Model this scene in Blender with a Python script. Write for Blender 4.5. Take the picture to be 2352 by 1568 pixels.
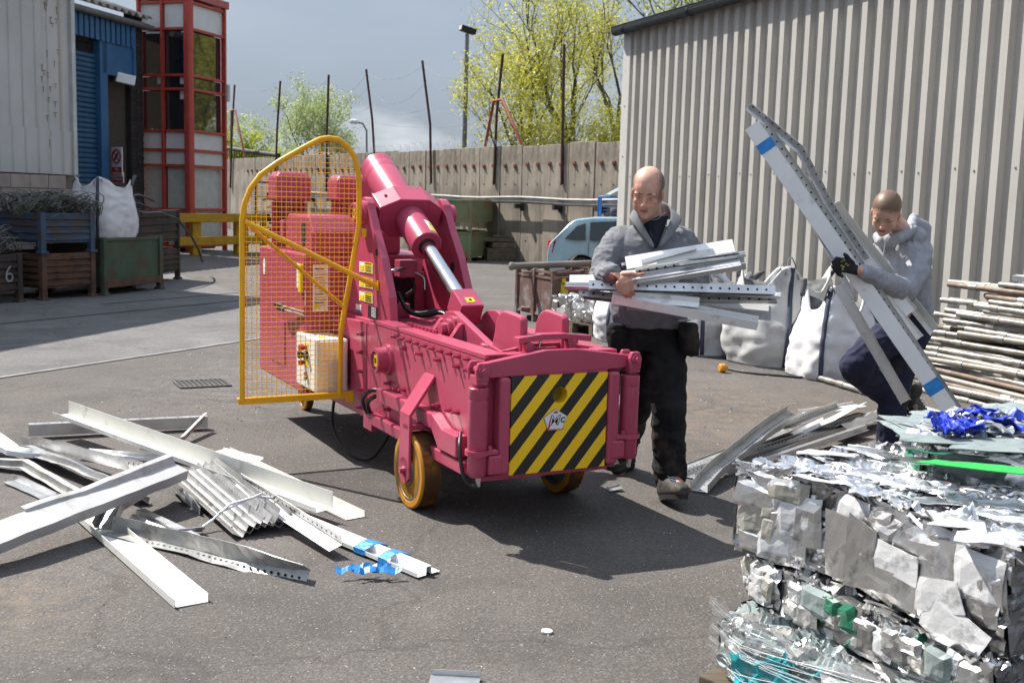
import bpy, bmesh, math, random
import numpy as np
from mathutils import Vector, Matrix, noise

for _o in list(bpy.data.objects):
    bpy.data.objects.remove(_o)
SC = bpy.context.scene
COL = SC.collection
R = math.radians
rnd = random.Random(7)

# ---------------------------------------------------------------- camera
F_PX, HOR, ROLL, CAM_H = 2520.0, 460.0, 0.028, 1.60     # layout in a 2352 x 1568 frame
PITCH = math.atan((784 - HOR) / F_PX)
_fw = Vector((0, math.cos(PITCH), -math.sin(PITCH)))
_rt = Vector((1, 0, 0)); _up = _rt.cross(_fw)
_r2 = _rt * math.cos(ROLL) + _up * math.sin(ROLL)
_u2 = -_rt * math.sin(ROLL) + _up * math.cos(ROLL)
CAMP = Vector((0, 0, CAM_H))
cd = bpy.data.cameras.new('camera'); cam = bpy.data.objects.new('camera', cd); COL.objects.link(cam)
cd.sensor_width = 36.0; cd.lens = 36.0 * F_PX / 2352.0; cd.clip_start = 0.05; cd.clip_end = 2000
cd.dof.use_dof = True; cd.dof.focus_distance = 5.6; cd.dof.aperture_fstop = 7.1
m3 = Matrix((_r2, _u2, -_fw)).transposed()
cam.matrix_world = Matrix.Translation(CAMP) @ m3.to_4x4()
SC.camera = cam

# ---------------------------------------------------------------- sky, sun, exposure
SUN_EL, SUN_DIR = R(51.0), Vector((0.831, -0.556, 0)).normalized()   # direction shadows fall
world = bpy.data.worlds.new('World'); SC.world = world; world.use_nodes = True
wn, wl = world.node_tree.nodes, world.node_tree.links
wn.clear()
w_out = wn.new('ShaderNodeOutputWorld'); w_bg = wn.new('ShaderNodeBackground')
w_sky = wn.new('ShaderNodeTexSky'); w_sky.sky_type = 'NISHITA'; w_sky.sun_disc = False
w_sky.sun_elevation = SUN_EL
_src = -SUN_DIR
w_sky.sun_rotation = math.atan2(_src.x, _src.y)
w_sky.air_density = 1.0; w_sky.dust_density = 1.5
w_tc = wn.new('ShaderNodeTexCoord'); w_map = wn.new('ShaderNodeMapping')
w_map.inputs['Scale'].default_value = (1.0, 1.0, 2.6)
w_map.inputs['Location'].default_value = (0.35, 0.2, 0.05)
wl.new(w_tc.outputs['Generated'], w_map.inputs['Vector'])
w_n1 = wn.new('ShaderNodeTexNoise'); w_n1.inputs['Scale'].default_value = 3.4; w_n1.inputs['Detail'].default_value = 7.0
w_n1.inputs['Roughness'].default_value = 0.52
wl.new(w_map.outputs['Vector'], w_n1.inputs['Vector'])
w_r1 = wn.new('ShaderNodeValToRGB')                       # grey rain cloud: dark blue-grey to paler grey
w_r1.color_ramp.elements[0].position = 0.30; w_r1.color_ramp.elements[0].color = (0.142, 0.170, 0.212, 1)
w_r1.color_ramp.elements[1].position = 0.72; w_r1.color_ramp.elements[1].color = (0.190, 0.215, 0.255, 1)
wl.new(w_n1.outputs['Fac'], w_r1.inputs['Fac'])
w_n2 = wn.new('ShaderNodeTexNoise'); w_n2.inputs['Scale'].default_value = 5.0; w_n2.inputs['Detail'].default_value = 8.0
wl.new(w_map.outputs['Vector'], w_n2.inputs['Vector'])
w_sep = wn.new('ShaderNodeSeparateXYZ'); wl.new(w_tc.outputs['Generated'], w_sep.inputs[0])
w_h = wn.new('ShaderNodeMapRange'); w_h.inputs['From Min'].default_value = 0.012; w_h.inputs['From Max'].default_value = 0.11
w_h.inputs['To Min'].default_value = 0.40; w_h.inputs['To Max'].default_value = -0.05
wl.new(w_sep.outputs['Z'], w_h.inputs['Value'])
w_add = wn.new('ShaderNodeMath'); w_add.operation = 'ADD'
wl.new(w_n2.outputs['Fac'], w_add.inputs[0]); wl.new(w_h.outputs['Result'], w_add.inputs[1])
w_r2 = wn.new('ShaderNodeValToRGB')                       # broken white cloud low down all round the horizon
w_r2.color_ramp.elements[0].position = 0.66; w_r2.color_ramp.elements[0].color = (0, 0, 0, 1)
w_r2.color_ramp.elements[1].position = 0.92; w_r2.color_ramp.elements[1].color = (1, 1, 1, 1)
wl.new(w_add.outputs[0], w_r2.inputs['Fac'])
w_mx = wn.new('ShaderNodeMix'); w_mx.data_type = 'RGBA'
wl.new(w_r2.outputs['Color'], w_mx.inputs[0]); wl.new(w_r1.outputs['Color'], w_mx.inputs[6])
w_mx.inputs[7].default_value = (0.52, 0.54, 0.57, 1)
w_sc = wn.new('ShaderNodeVectorMath'); w_sc.operation = 'SCALE'; w_sc.inputs['Scale'].default_value = 0.07
wl.new(w_sky.outputs['Color'], w_sc.inputs[0])
w_m2 = wn.new('ShaderNodeMix'); w_m2.data_type = 'RGBA'; w_m2.inputs[0].default_value = 0.88
wl.new(w_sc.outputs[0], w_m2.inputs[6]); wl.new(w_mx.outputs[2], w_m2.inputs[7])
wl.new(w_m2.outputs[2], w_bg.inputs['Color'])
# an overcast sky grows brighter towards the zenith (standard overcast luminance distribution)
w_z = wn.new('ShaderNodeMapRange'); w_z.inputs['From Min'].default_value = 0.0; w_z.inputs['From Max'].default_value = 1.0
w_z.inputs['To Min'].default_value = 0.95; w_z.inputs['To Max'].default_value = 2.7
wl.new(w_sep.outputs['Z'], w_z.inputs['Value']); wl.new(w_z.outputs['Result'], w_bg.inputs['Strength'])
wl.new(w_bg.outputs['Background'], w_out.inputs['Surface'])

sl = bpy.data.lights.new('sun', 'SUN'); sun = bpy.data.objects.new('sun', sl); COL.objects.link(sun)
sl.energy = 4.6; sl.angle = R(0.55); sl.color = (1.0, 0.955, 0.89)
sun.rotation_euler = Vector((SUN_DIR.x * math.cos(SUN_EL), SUN_DIR.y * math.cos(SUN_EL), -math.sin(SUN_EL))).to_track_quat('-Z', 'Y').to_euler()
sun.location = (-20, 14, 30)

SC.view_settings.view_transform = 'Standard'; SC.view_settings.look = 'None'
SC.view_settings.exposure = 0.98; SC.view_settings.gamma = 1.0; SC.view_settings.use_curve_mapping = False
SC.render.engine = 'CYCLES'
try:
    SC.cycles.use_denoising = True
    SC.cycles.use_adaptive_sampling = True; SC.cycles.adaptive_threshold = 0.025; SC.cycles.adaptive_min_samples = 16
    SC.cycles.max_bounces = 6; SC.cycles.diffuse_bounces = 2; SC.cycles.glossy_bounces = 3
    SC.cycles.transmission_bounces = 4; SC.cycles.transparent_max_bounces = 10
    SC.cycles.caustics_reflective = False; SC.cycles.caustics_refractive = False
    SC.cycles.sample_clamp_indirect = 4.0
except Exception:
    pass

# ---------------------------------------------------------------- layout helpers
def ray(x, y):
    return _fw + _r2 * ((x - 1176) / F_PX) - _u2 * ((y - 784) / F_PX)
def at(x, y, z=0.0):
    d = ray(x, y); return CAMP + d * ((z - CAM_H) / d.z)
def atY(x, y, Y):
    d = ray(x, y); return CAMP + d * (Y / d.y)
def atP(x, y, P0, n):
    d = ray(x, y); return CAMP + d * ((Vector(P0) - CAMP).dot(n) / d.dot(n))

# ---------------------------------------------------------------- materials
MATS = {}
def M(name, col, rough=0.5, metal=0.0, var=0.12, vscale=4.0, bump=0.0, bscale=60.0, dirt=None, dscale=3.0, damt=0.5,
      streak=None, samt=0.5, sscale=(8, 8, 0.4), spec=0.5, coat=0.0, trans=0.0, alpha=1.0, rvar=0.1, sheen=0.0, ior=1.45,
      ovar=0.0, stretch=(1, 1, 1), col2=None, aniso=0.0):
    if name in MATS: return MATS[name]
    m = bpy.data.materials.new(name); m.use_nodes = True
    nt = m.node_tree; N, L = nt.nodes, nt.links
    b = N['Principled BSDF']
    b.inputs['Roughness'].default_value = rough; b.inputs['Metallic'].default_value = metal
    b.inputs['Specular IOR Level'].default_value = spec; b.inputs['IOR'].default_value = ior
    if coat: b.inputs['Coat Weight'].default_value = coat; b.inputs['Coat Roughness'].default_value = 0.12
    if trans: b.inputs['Transmission Weight'].default_value = trans
    if sheen: b.inputs['Sheen Weight'].default_value = sheen
    if aniso: b.inputs['Anisotropic'].default_value = aniso
    b.inputs['Alpha'].default_value = alpha
    tc = N.new('ShaderNodeTexCoord'); mp = N.new('ShaderNodeMapping'); mp.inputs['Scale'].default_value = stretch
    L.new(tc.outputs['Object'], mp.inputs['Vector'])
    vec = mp.outputs['Vector']
    n1 = N.new('ShaderNodeTexNoise'); n1.inputs['Scale'].default_value = vscale; n1.inputs['Detail'].default_value = 4
    L.new(vec, n1.inputs['Vector'])
    cr = N.new('ShaderNodeValToRGB')
    c = Vector(col)
    lo = c * (1 - var) ; hi = c * (1 + var)
    if col2 is not None: hi = Vector(col2)
    cr.color_ramp.elements[0].position = 0.3; cr.color_ramp.elements[0].color = (*lo, 1)
    cr.color_ramp.elements[1].position = 0.7; cr.color_ramp.elements[1].color = (*[min(x, 1) for x in hi], 1)
    L.new(n1.outputs['Fac'], cr.inputs['Fac'])
    cout = cr.outputs['Color']
    def mixin(fac, color, base):
        mx = N.new('ShaderNodeMix'); mx.data_type = 'RGBA'
        L.new(fac, mx.inputs[0]); L.new(base, mx.inputs[6]); mx.inputs[7].default_value = (*color, 1)
        return mx.outputs[2]
    if dirt is not None:
        n2 = N.new('ShaderNodeTexNoise'); n2.inputs['Scale'].default_value = dscale; n2.inputs['Detail'].default_value = 5
        n2.inputs['Roughness'].default_value = 0.65; L.new(vec, n2.inputs['Vector'])
        r2 = N.new('ShaderNodeValToRGB'); r2.color_ramp.elements[0].position = 0.62 - 0.25 * damt; r2.color_ramp.elements[1].position = 0.75 - 0.2 * damt
        r2.color_ramp.elements[0].color = (0, 0, 0, 1); r2.color_ramp.elements[1].color = (0.85, 0.85, 0.85, 1)
        L.new(n2.outputs['Fac'], r2.inputs['Fac']); cout = mixin(r2.outputs['Color'], dirt, cout)
    if streak is not None:
        mp2 = N.new('ShaderNodeMapping'); mp2.inputs['Scale'].default_value = sscale; L.new(tc.outputs['Object'], mp2.inputs['Vector'])
        n3 = N.new('ShaderNodeTexNoise'); n3.inputs['Scale'].default_value = 1.0; n3.inputs['Detail'].default_value = 6; L.new(mp2.outputs['Vector'], n3.inputs['Vector'])
        r3 = N.new('ShaderNodeValToRGB'); r3.color_ramp.elements[0].position = 0.66 - 0.25 * samt; r3.color_ramp.elements[1].position = 0.82 - 0.2 * samt
        r3.color_ramp.elements[0].color = (0, 0, 0, 1); r3.color_ramp.elements[1].color = (0.8, 0.8, 0.8, 1)
        L.new(n3.outputs['Fac'], r3.inputs['Fac']); cout = mixin(r3.outputs['Color'], streak, cout)
    if ovar:
        oi = N.new('ShaderNodeObjectInfo'); hs = N.new('ShaderNodeHueSaturation')
        mr = N.new('ShaderNodeMapRange'); mr.inputs['To Min'].default_value = 1 - ovar; mr.inputs['To Max'].default_value = 1 + ovar
        L.new(oi.outputs['Random'], mr.inputs['Value']); L.new(mr.outputs['Result'], hs.inputs['Value']); L.new(cout, hs.inputs['Color'])
        cout = hs.outputs['Color']
    L.new(cout, b.inputs['Base Color'])
    if rvar:
        n4 = N.new('ShaderNodeTexNoise'); n4.inputs['Scale'].default_value = vscale * 2.3; n4.inputs['Detail'].default_value = 2; L.new(vec, n4.inputs['Vector'])
        mr = N.new('ShaderNodeMapRange'); mr.inputs['To Min'].default_value = max(0.02, rough - rvar); mr.inputs['To Max'].default_value = min(1, rough + rvar)
        L.new(n4.outputs['Fac'], mr.inputs['Value']); L.new(mr.outputs['Result'], b.inputs['Roughness'])
    if bump:
        n5 = N.new('ShaderNodeTexNoise'); n5.inputs['Scale'].default_value = bscale; n5.inputs['Detail'].default_value = 4; L.new(vec, n5.inputs['Vector'])
        bp = N.new('ShaderNodeBump'); bp.inputs['Strength'].default_value = min(1, bump); bp.inputs['Distance'].default_value = 0.5 / bscale
        L.new(n5.outputs['Fac'], bp.inputs['Height']); L.new(bp.outputs['Normal'], b.inputs['Normal'])
    MATS[name] = m
    return m

# ---------------------------------------------------------------- mesh helpers
class MB:
    """collects shapes, then links them as ONE mesh object"""
    def __init__(s): s.v = []; s.f = []; s.sm = []; s.mi = []
    def add(s, vs, fs, smooth=False, mi=0):
        o = len(s.v); s.v += [tuple(v) for v in vs]
        for f in fs:
            s.f.append(tuple(i + o for i in f)); s.sm.append(smooth); s.mi.append(mi)
        return s
    def box(s, c, size, A=None, mi=0):
        c = Vector(c); A = A or Matrix.Identity(3)
        x, y, z = [A.col[i] * (size[i] / 2) for i in range(3)]
        vs = [c + x * i + y * j + z * k for i in (-1, 1) for j in (-1, 1) for k in (-1, 1)]
        return s.add(vs, [(0, 1, 3, 2), (4, 6, 7, 5), (0, 4, 5, 1), (2, 3, 7, 6), (0, 2, 6, 4), (1, 5, 7, 3)], False, mi)
    def b(s, x0, x1, y0, y1, z0, z1, mi=0):
        return s.box(((x0 + x1) / 2, (y0 + y1) / 2, (z0 + z1) / 2), (x1 - x0, y1 - y0, z1 - z0), None, mi)
    def prism(s, pts, axis_off, mi=0, smooth=False):
        """polygon of 3-D points pushed along the vector axis_off"""
        n = len(pts); a = [Vector(p) for p in pts]; d = Vector(axis_off)
        nn = Vector((0, 0, 0))
        for i in range(n): nn += a[i].cross(a[(i + 1) % n])
        if nn.dot(d) > 0: a.reverse()
        vs = a + [p + d for p in a]
        s.add(vs, [tuple(range(n))], False, mi)
        o = len(s.v) - 2 * n
        s.f.append(tuple(o + n + i for i in reversed(range(n)))); s.sm.append(False); s.mi.append(mi)
        for i in range(n):
            j = (i + 1) % n
            s.f.append((o + i, o + n + i, o + n + j, o + j)); s.sm.append(smooth); s.mi.append(mi)
        return s
    def tube(s, pts, r, n=8, closed=False, caps=True, mi=0, smooth=True):
        pts = [Vector(p) for p in pts]; k = len(pts)
        rs = r if isinstance(r, (list, tuple)) else [r] * k
        o = len(s.v); ref = None
        for i, p in enumerate(pts):
            if closed: t = pts[(i + 1) % k] - pts[i - 1]
            else: t = pts[min(i + 1, k - 1)] - pts[max(i - 1, 0)]
            if t.length < 1e-9: t = Vector((0, 0, 1))
            t.normalize()
            if ref is None:
                ref = Vector((0, 0, 1)) if abs(t.z) < 0.9 else Vector((1, 0, 0))
            a = (ref - t * ref.dot(t))
            if a.length < 1e-6: a = t.orthogonal()
            a.normalize(); ref = a; b_ = t.cross(a)
            for j in range(n):
                th = 2 * math.pi * j / n
                s.v.append(tuple(p + (a * math.cos(th) + b_ * math.sin(th)) * rs[i]))
        for i in range(k if closed else k - 1):
            i2 = (i + 1) % k
            for j in range(n):
                j2 = (j + 1) % n
                s.f.append((o + i * n + j, o + i * n + j2, o + i2 * n + j2, o + i2 * n + j)); s.sm.append(smooth); s.mi.append(mi)
        if caps and not closed:
            e0 = len(s.v); s.v += s.v[o:o + n]; e1 = len(s.v); s.v += s.v[o + (k - 1) * n:o + k * n]
            s.f.append(tuple(e0 + j for j in reversed(range(n)))); s.sm.append(False); s.mi.append(mi)
            s.f.append(tuple(e1 + j for j in range(n))); s.sm.append(False); s.mi.append(mi)
        return s
    def cyl(s, p0, p1, r, n=20, r1=None, mi=0):
        return s.tube([p0, p1], [r, r if r1 is None else r1], n, mi=mi)
    def lathe(s, c, axis, prof, n=28, mi=0, smooth=True):
        """prof: list of (distance along axis, radius)"""
        c = Vector(c); ax = Vector(axis).normalized(); a = ax.orthogonal().normalized(); b_ = ax.cross(a)
        o = len(s.v); k = len(prof)
        cs = [a * math.cos(2 * math.pi * j / n) + b_ * math.sin(2 * math.pi * j / n) for j in range(n)]
        rings = []; i0 = o
        def ring(h, r):
            st = len(s.v)
            for d in cs: s.v.append(tuple(c + ax * h + d * r))
            return st
        prev = None; first = None
        for i in range(k - 1):
            (h0, r0), (h1, r1) = prof[i], prof[i + 1]
            an = math.atan2(r1 - r0, h1 - h0)
            if prev is None or not smooth or abs(math.atan2(math.sin(an - prev[0]), math.cos(an - prev[0]))) > 0.5: q0 = ring(h0, r0)
            else: q0 = prev[1]
            if first is None: first = q0
            q1 = ring(h1, r1); prev = (an, q1)
            for j in range(n):
                j2 = (j + 1) % n
                s.f.append((q0 + j, q0 + j2, q1 + j2, q1 + j)); s.sm.append(smooth and n > 8); s.mi.append(mi)
        e0 = ring(*prof[0]); e1 = ring(*prof[-1])
        s.f.append(tuple(e0 + j for j in reversed(range(n)))); s.sm.append(False); s.mi.append(mi)
        s.f.append(tuple(e1 + j for j in range(n))); s.sm.append(False); s.mi.append(mi)
        return s
    def grid(s, fn, nu, nv, smooth=True, mi=0):
        vs = [fn(i / nu, j / nv) for i in range(nu + 1) for j in range(nv + 1)]
        fs = [(i * (nv + 1) + j, (i + 1) * (nv + 1) + j, (i + 1) * (nv + 1) + j + 1, i * (nv + 1) + j + 1) for i in range(nu) for j in range(nv)]
        return s.add(vs, fs, smooth, mi)
    def mesh(s, name, mats):
        me = bpy.data.meshes.new(name); me.from_pydata(s.v, [], s.f)
        for m in (mats if isinstance(mats, (list, tuple)) else [mats]): me.materials.append(m)
        me.polygons.foreach_set('use_smooth', s.sm)
        me.polygons.foreach_set('material_index', s.mi)
        me.update(); return me
    def build(s, name, mats, parent=None, bevel=0.0, segs=2, base=None, angle=35, solid=0.0, sub=0):
        """base: shift the origin to that point (top-level meshes)"""
        if base is not None:
            bb = Vector(base); s.v = [tuple(Vector(v) - bb) for v in s.v]
        me = s.mesh(name, mats)
        o = bpy.data.objects.new(name, me); COL.objects.link(o)
        if base is not None: o.location = bb
        if parent is not None: adopt(o, parent)
        if solid:
            md = o.modifiers.new('solid', 'SOLIDIFY'); md.thickness = solid; md.offset = 0
        if bevel:
            md = o.modifiers.new('bevel', 'BEVEL'); md.width = bevel; md.segments = segs; md.limit_method = 'ANGLE'; md.angle_limit = R(angle)
            md.harden_normals = False
        if sub:
            md = o.modifiers.new('sub', 'SUBSURF'); md.levels = sub; md.render_levels = sub
        return o

def wmat(o):
    m = Matrix.LocRotScale(o.location, o.rotation_euler, o.scale)
    if o.parent: m = wmat(o.parent) @ o.matrix_parent_inverse @ m
    return m
def adopt(o, parent, keep=True):
    """parent o; keep=True: o was modelled in world space; False: in the parent's own space"""
    o.parent = parent
    if keep: o.matrix_parent_inverse = wmat(parent).inverted()
    return o
def tag(o, label=None, cat=None, group=None, kind=None):
    if label: o['label'] = label
    if cat: o['category'] = cat
    if group: o['group'] = group
    if kind: o['kind'] = kind
    return o
def thing(name, label, cat, loc=(0, 0, 0), rz=0.0, group=None):
    o = bpy.data.objects.new(name, None); COL.objects.link(o); o.location = loc; o.rotation_euler = (0, 0, rz)
    o.empty_display_size = 0.1
    return tag(o, label, cat, group)
def dup(o, parent=None):
    c = o.copy(); COL.objects.link(c)
    if parent is not None: c.parent = parent
    for ch in [x for x in bpy.data.objects if x.parent == o]: dup(ch, c)
    return c
def share(name, me, parent, loc, rot=None, scale=None, keep=False):
    """a part that shares mesh data"""
    o = bpy.data.objects.new(name, me); COL.objects.link(o); o.location = loc
    if rot is not None:
        o.rotation_mode = 'XYZ'; o.rotation_euler = rot
    if scale is not None: o.scale = scale
    if parent is not None:
        o.parent = parent
        if keep: o.matrix_parent_inverse = wmat(parent).inverted()
    return o
def text_obj(name, body, size, mat, parent, origin, ax, ay, align='CENTER', extrude=0.0006, bold=0.0, squeeze=1.0):
    """flat lettering as a mesh: origin is the centre, ax reading direction, ay up"""
    cu = bpy.data.curves.new(name, 'FONT'); cu.body = body; cu.size = size; cu.align_x = align; cu.align_y = 'CENTER'
    cu.extrude = extrude; cu.offset = bold; cu.resolution_u = 3; cu.space_line = 0.9
    o = bpy.data.objects.new(name, cu); COL.objects.link(o)
    dg = bpy.context.evaluated_depsgraph_get(); me = bpy.data.meshes.new_from_object(o.evaluated_get(dg))
    bpy.data.objects.remove(o); me.materials.clear(); me.materials.append(mat); me.name = name
    ax = Vector(ax).normalized(); ay = Vector(ay).normalized(); an = ax.cross(ay)
    A = Matrix((ax * squeeze, ay, an)).transposed().to_4x4(); A.translation = Vector(origin)
    me.transform(A)
    o = bpy.data.objects.new(name, me); COL.objects.link(o)
    if parent is not None: adopt(o, parent)
    return o
# ================================================================ ground
def asphalt(name, base, dirtcol, patch=0.35, stone=(0.30, 0.28, 0.26), spots=()):
    m = bpy.data.materials.new(name); m.use_nodes = True; nt = m.node_tree; N, L = nt.nodes, nt.links
    b = N['Principled BSDF']; b.inputs['Roughness'].default_value = 0.86; b.inputs['Specular IOR Level'].default_value = 0.35
    tc = N.new('ShaderNodeTexCoord'); v = tc.outputs['Object']
    def nz(sc, det=5, rough=0.6):
        n = N.new('ShaderNodeTexNoise'); n.inputs['Scale'].default_value = sc; n.inputs['Detail'].default_value = det
        n.inputs['Roughness'].default_value = rough; L.new(v, n.inputs['Vector']); return n.outputs['Fac']
    def ramp(f, p0, c0, p1, c1):
        r = N.new('ShaderNodeValToRGB'); r.color_ramp.elements[0].position = p0; r.color_ramp.elements[1].position = p1
        r.color_ramp.elements[0].color = (*c0, 1); r.color_ramp.elements[1].color = (*c1, 1); L.new(f, r.inputs['Fac']); return r.outputs['Color']
    def mix(fac, a, bb, blend='MIX'):
        x = N.new('ShaderNodeMix'); x.data_type = 'RGBA'; x.blend_type = blend
        L.new(fac, x.inputs[0]) if not isinstance(fac, float) else setattr(x.inputs[0], 'default_value', fac)
        L.new(a, x.inputs[6])
        if isinstance(bb, tuple): x.inputs[7].default_value = (*bb, 1)
        else: L.new(bb, x.inputs[7])
        return x.outputs[2]
    B = Vector(base)
    c = ramp(nz(0.55, 4), 0.32, B * 0.68, 0.68, B * 1.28)
    c = mix(ramp(nz(1.7, 5, 0.7), 0.52, (0, 0, 0), 0.75, (patch,) * 3), c, dirtcol)
    c = mix(ramp(nz(0.33, 5, 0.66), 0.55, (0, 0, 0), 0.66, (0.6, 0.6, 0.6)), c, tuple(B * 0.55))
    c = mix(ramp(nz(95, 1, 0.5), 0.35, (0.55, 0.55, 0.55), 0.62, (0, 0, 0)), c, tuple(B * 0.42))
    c = mix(ramp(nz(38, 2, 0.62), 0.38, (0.45, 0.45, 0.45), 0.54, (0, 0, 0)), c, tuple(B * 0.52))
    c = mix(ramp(nz(55, 1, 0.6), 0.55, (0, 0, 0), 0.72, (0.5, 0.5, 0.5)), c, tuple(B * 1.6))
    c = mix(ramp(nz(2.1, 6, 0.72), 0.54, (0, 0, 0), 0.64, (0.6, 0.6, 0.6)), c, tuple(B * 0.55))
    c = mix(ramp(nz(1.15, 5, 0.7), 0.56, (0, 0, 0), 0.70, (0.5, 0.5, 0.5)), c, tuple(B * 1.45))
    wv = N.new('ShaderNodeTexVoronoi'); wv.feature = 'DISTANCE_TO_EDGE'; wv.inputs['Scale'].default_value = 0.42
    dn = N.new('ShaderNodeTexNoise'); dn.inputs['Scale'].default_value = 3.0; dn.inputs['Detail'].default_value = 3; L.new(v, dn.inputs['Vector'])
    av = N.new('ShaderNodeVectorMath'); av.operation = 'MULTIPLY_ADD'; av.inputs[1].default_value = (0.5, 0.5, 0.0); L.new(dn.outputs['Color'], av.inputs[0]); L.new(v, av.inputs[2]); L.new(av.outputs[0], wv.inputs['Vector'])
    crk = ramp(wv.outputs['Distance'], 0.002, (0.45, 0.45, 0.45), 0.006, (0, 0, 0))
    c = mix(crk, c, tuple(B * 0.35))
    for (px_, py_, rad, colr, amt) in spots:
        q0 = at(px_, py_); vd = N.new('ShaderNodeVectorMath'); vd.operation = 'DISTANCE'; vd.inputs[1].default_value = (q0.x, q0.y, 0); L.new(av.outputs[0], vd.inputs[0])
        f0 = N.new('ShaderNodeMapRange'); f0.inputs['From Min'].default_value = rad * 0.25; f0.inputs['From Max'].default_value = rad; f0.inputs['To Min'].default_value = 1.0; f0.inputs['To Max'].default_value = 0.0; L.new(vd.outputs['Value'], f0.inputs['Value'])
        f1_ = N.new('ShaderNodeMath'); f1_.operation = 'MULTIPLY'; L.new(f0.outputs['Result'], f1_.inputs[0]); L.new(ramp(nz(7.0, 5, 0.75), 0.46, (0, 0, 0), 0.60, (amt, amt, amt)), f1_.inputs[1])
        c = mix(f1_.outputs[0], c, colr)
    vo = N.new('ShaderNodeTexVoronoi'); vo.inputs['Scale'].default_value = 62; L.new(v, vo.inputs['Vector'])
    st = ramp(vo.outputs['Distance'], 0.10, (1, 1, 1), 0.27, (0, 0, 0))
    wn_ = N.new('ShaderNodeTexWhiteNoise'); L.new(vo.outputs['Position'], wn_.inputs['Vector'])
    sel = ramp(wn_.outputs['Value'], 0.60, (0, 0, 0), 0.95, (1, 1, 1))
    mm = N.new('ShaderNodeMath'); mm.operation = 'MULTIPLY'; L.new(st, mm.inputs[0]); L.new(sel, mm.inputs[1])
    c = mix(mm.outputs[0], c, stone)
    vo2 = N.new('ShaderNodeTexVoronoi'); vo2.inputs['Scale'].default_value = 23; L.new(v, vo2.inputs['Vector'])
    st2 = ramp(vo2.outputs['Distance'], 0.05, (1, 1, 1), 0.13, (0, 0, 0))
    wn2 = N.new('ShaderNodeTexWhiteNoise'); L.new(vo2.outputs['Position'], wn2.inputs['Vector'])
    sel2 = ramp(wn2.outputs['Value'], 0.86, (0, 0, 0), 0.93, (1, 1, 1))
    mm2 = N.new('ShaderNodeMath'); mm2.operation = 'MULTIPLY'; L.new(st2, mm2.inputs[0]); L.new(sel2, mm2.inputs[1])
    c = mix(mm2.outputs[0], c, tuple(Vector(stone) * 1.4))
    L.new(c, b.inputs['Base Color'])
    h = N.new('ShaderNodeMath'); h.operation = 'ADD'; L.new(nz(70, 3, 0.7), h.inputs[0]); L.new(nz(5, 4), h.inputs[1])
    bp = N.new('ShaderNodeBump'); bp.inputs['Strength'].default_value = 0.85; bp.inputs['Distance'].default_value = 0.010
    L.new(h.outputs[0], bp.inputs['Height']); L.new(bp.outputs['Normal'], b.inputs['Normal'])
    MATS[name] = m; return m
asphalt('asphalt', (0.118, 0.105, 0.096), (0.135, 0.112, 0.088), 0.55, spots=((140, 1345, 0.6, (0.20, 0.155, 0.105), 0.5), (1850, 960, 2.2, (0.16, 0.115, 0.08), 0.75), (1500, 900, 1.8, (0.15, 0.12, 0.09), 0.6), (720, 880, 1.6, (0.19, 0.175, 0.16), 0.5)))
asphalt('apron_concrete', (0.150, 0.144, 0.140), (0.09, 0.086, 0.082), 0.6, (0.30, 0.29, 0.28))

gd = MB(); gd.add([(-260, -60, 0), (260, -60, 0), (260, 420, 0), (-260, 420, 0)], [(0, 1, 2, 3)])
tag(gd.build('ground', MATS['asphalt']), kind='structure')
pA, pB = at(0, 868), at(548, 785); dl = (pB - pA).normalized(); nl = Vector((-dl.y, dl.x, 0))
ap = MB(); q = [pA - dl * 9, pB + dl * 2.1, pB + dl * 2.1 + nl * 22 + dl * 14, pA - dl * 9 + nl * 22]
ap.add([(p.x, p.y, 0.004) for p in q], [(0, 1, 2, 3)])
tag(ap.build('yard_apron', MATS['apron_concrete']), kind='structure')
M('joint', (0.21, 0.205, 0.20), 0.8, var=0.25, vscale=6)
M('joint_dark', (0.035, 0.034, 0.033), 0.9, var=0.3, vscale=4)
def strip(name, a, b_, w, z, m):
    d = (b_ - a).normalized(); n_ = Vector((-d.y, d.x, 0)) * (w / 2); k = 14; s = MB()
    vs = []
    for i in range(k + 1):
        p = a.lerp(b_, i / k); jit = n_ * (1 + 0.25 * noise.noise(p * 2)); off = n_.normalized() * 0.012 * noise.noise(p * 0.7)
        vs += [(p + off - jit), (p + off + jit)]
    s.add([(p.x, p.y, z) for p in vs], [(2 * i, 2 * i + 2, 2 * i + 3, 2 * i + 1) for i in range(k)])
    return tag(s.build(name, MATS[m]), kind='structure')
strip('pavement_joint_strip', pA - dl * 6, pB + dl * 2, 0.055, 0.008, 'joint')
strip('pavement_joint_strip', at(0, 745), at(560, 690), 0.045, 0.009, 'joint_dark')
strip('pavement_joint_strip', at(230, 700), at(560, 672), 0.04, 0.0095, 'joint_dark')

# scattered grit and metal crumbs: nobody could count it
gm = MB()
for i in range(2600):
    x, y = rnd.uniform(-3.2, 3.4), rnd.uniform(2.9, 11) ** 1.0
    r_ = rnd.uniform(0.002, 0.0058) * (1 + (y > 7) * 0.6)
    a = rnd.uniform(0, 6.28); vs = []
    for k in range(4):
        vs.append((x + math.cos(a + k * 1.57) * r_ * rnd.uniform(0.6, 1.4), y + math.sin(a + k * 1.57) * r_ * rnd.uniform(0.6, 1.4), 0.0005))
    vs.append((x, y, r_ * rnd.uniform(0.5, 1.1)))
    gm.add(vs, [(0, 1, 4), (1, 2, 4), (2, 3, 4), (3, 0, 4)], mi=rnd.choice([0, 0, 0, 1, 1, 2]))
go = gm.build('grit', [M('grit_dark', (0.10, 0.09, 0.085), 0.8), M('grit_pale', (0.38, 0.36, 0.33), 0.7), M('grit_tan', (0.30, 0.20, 0.12), 0.8)])
tag(go, 'small stones and metal crumbs strewn over the tarmac', 'grit', kind='stuff')

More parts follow.
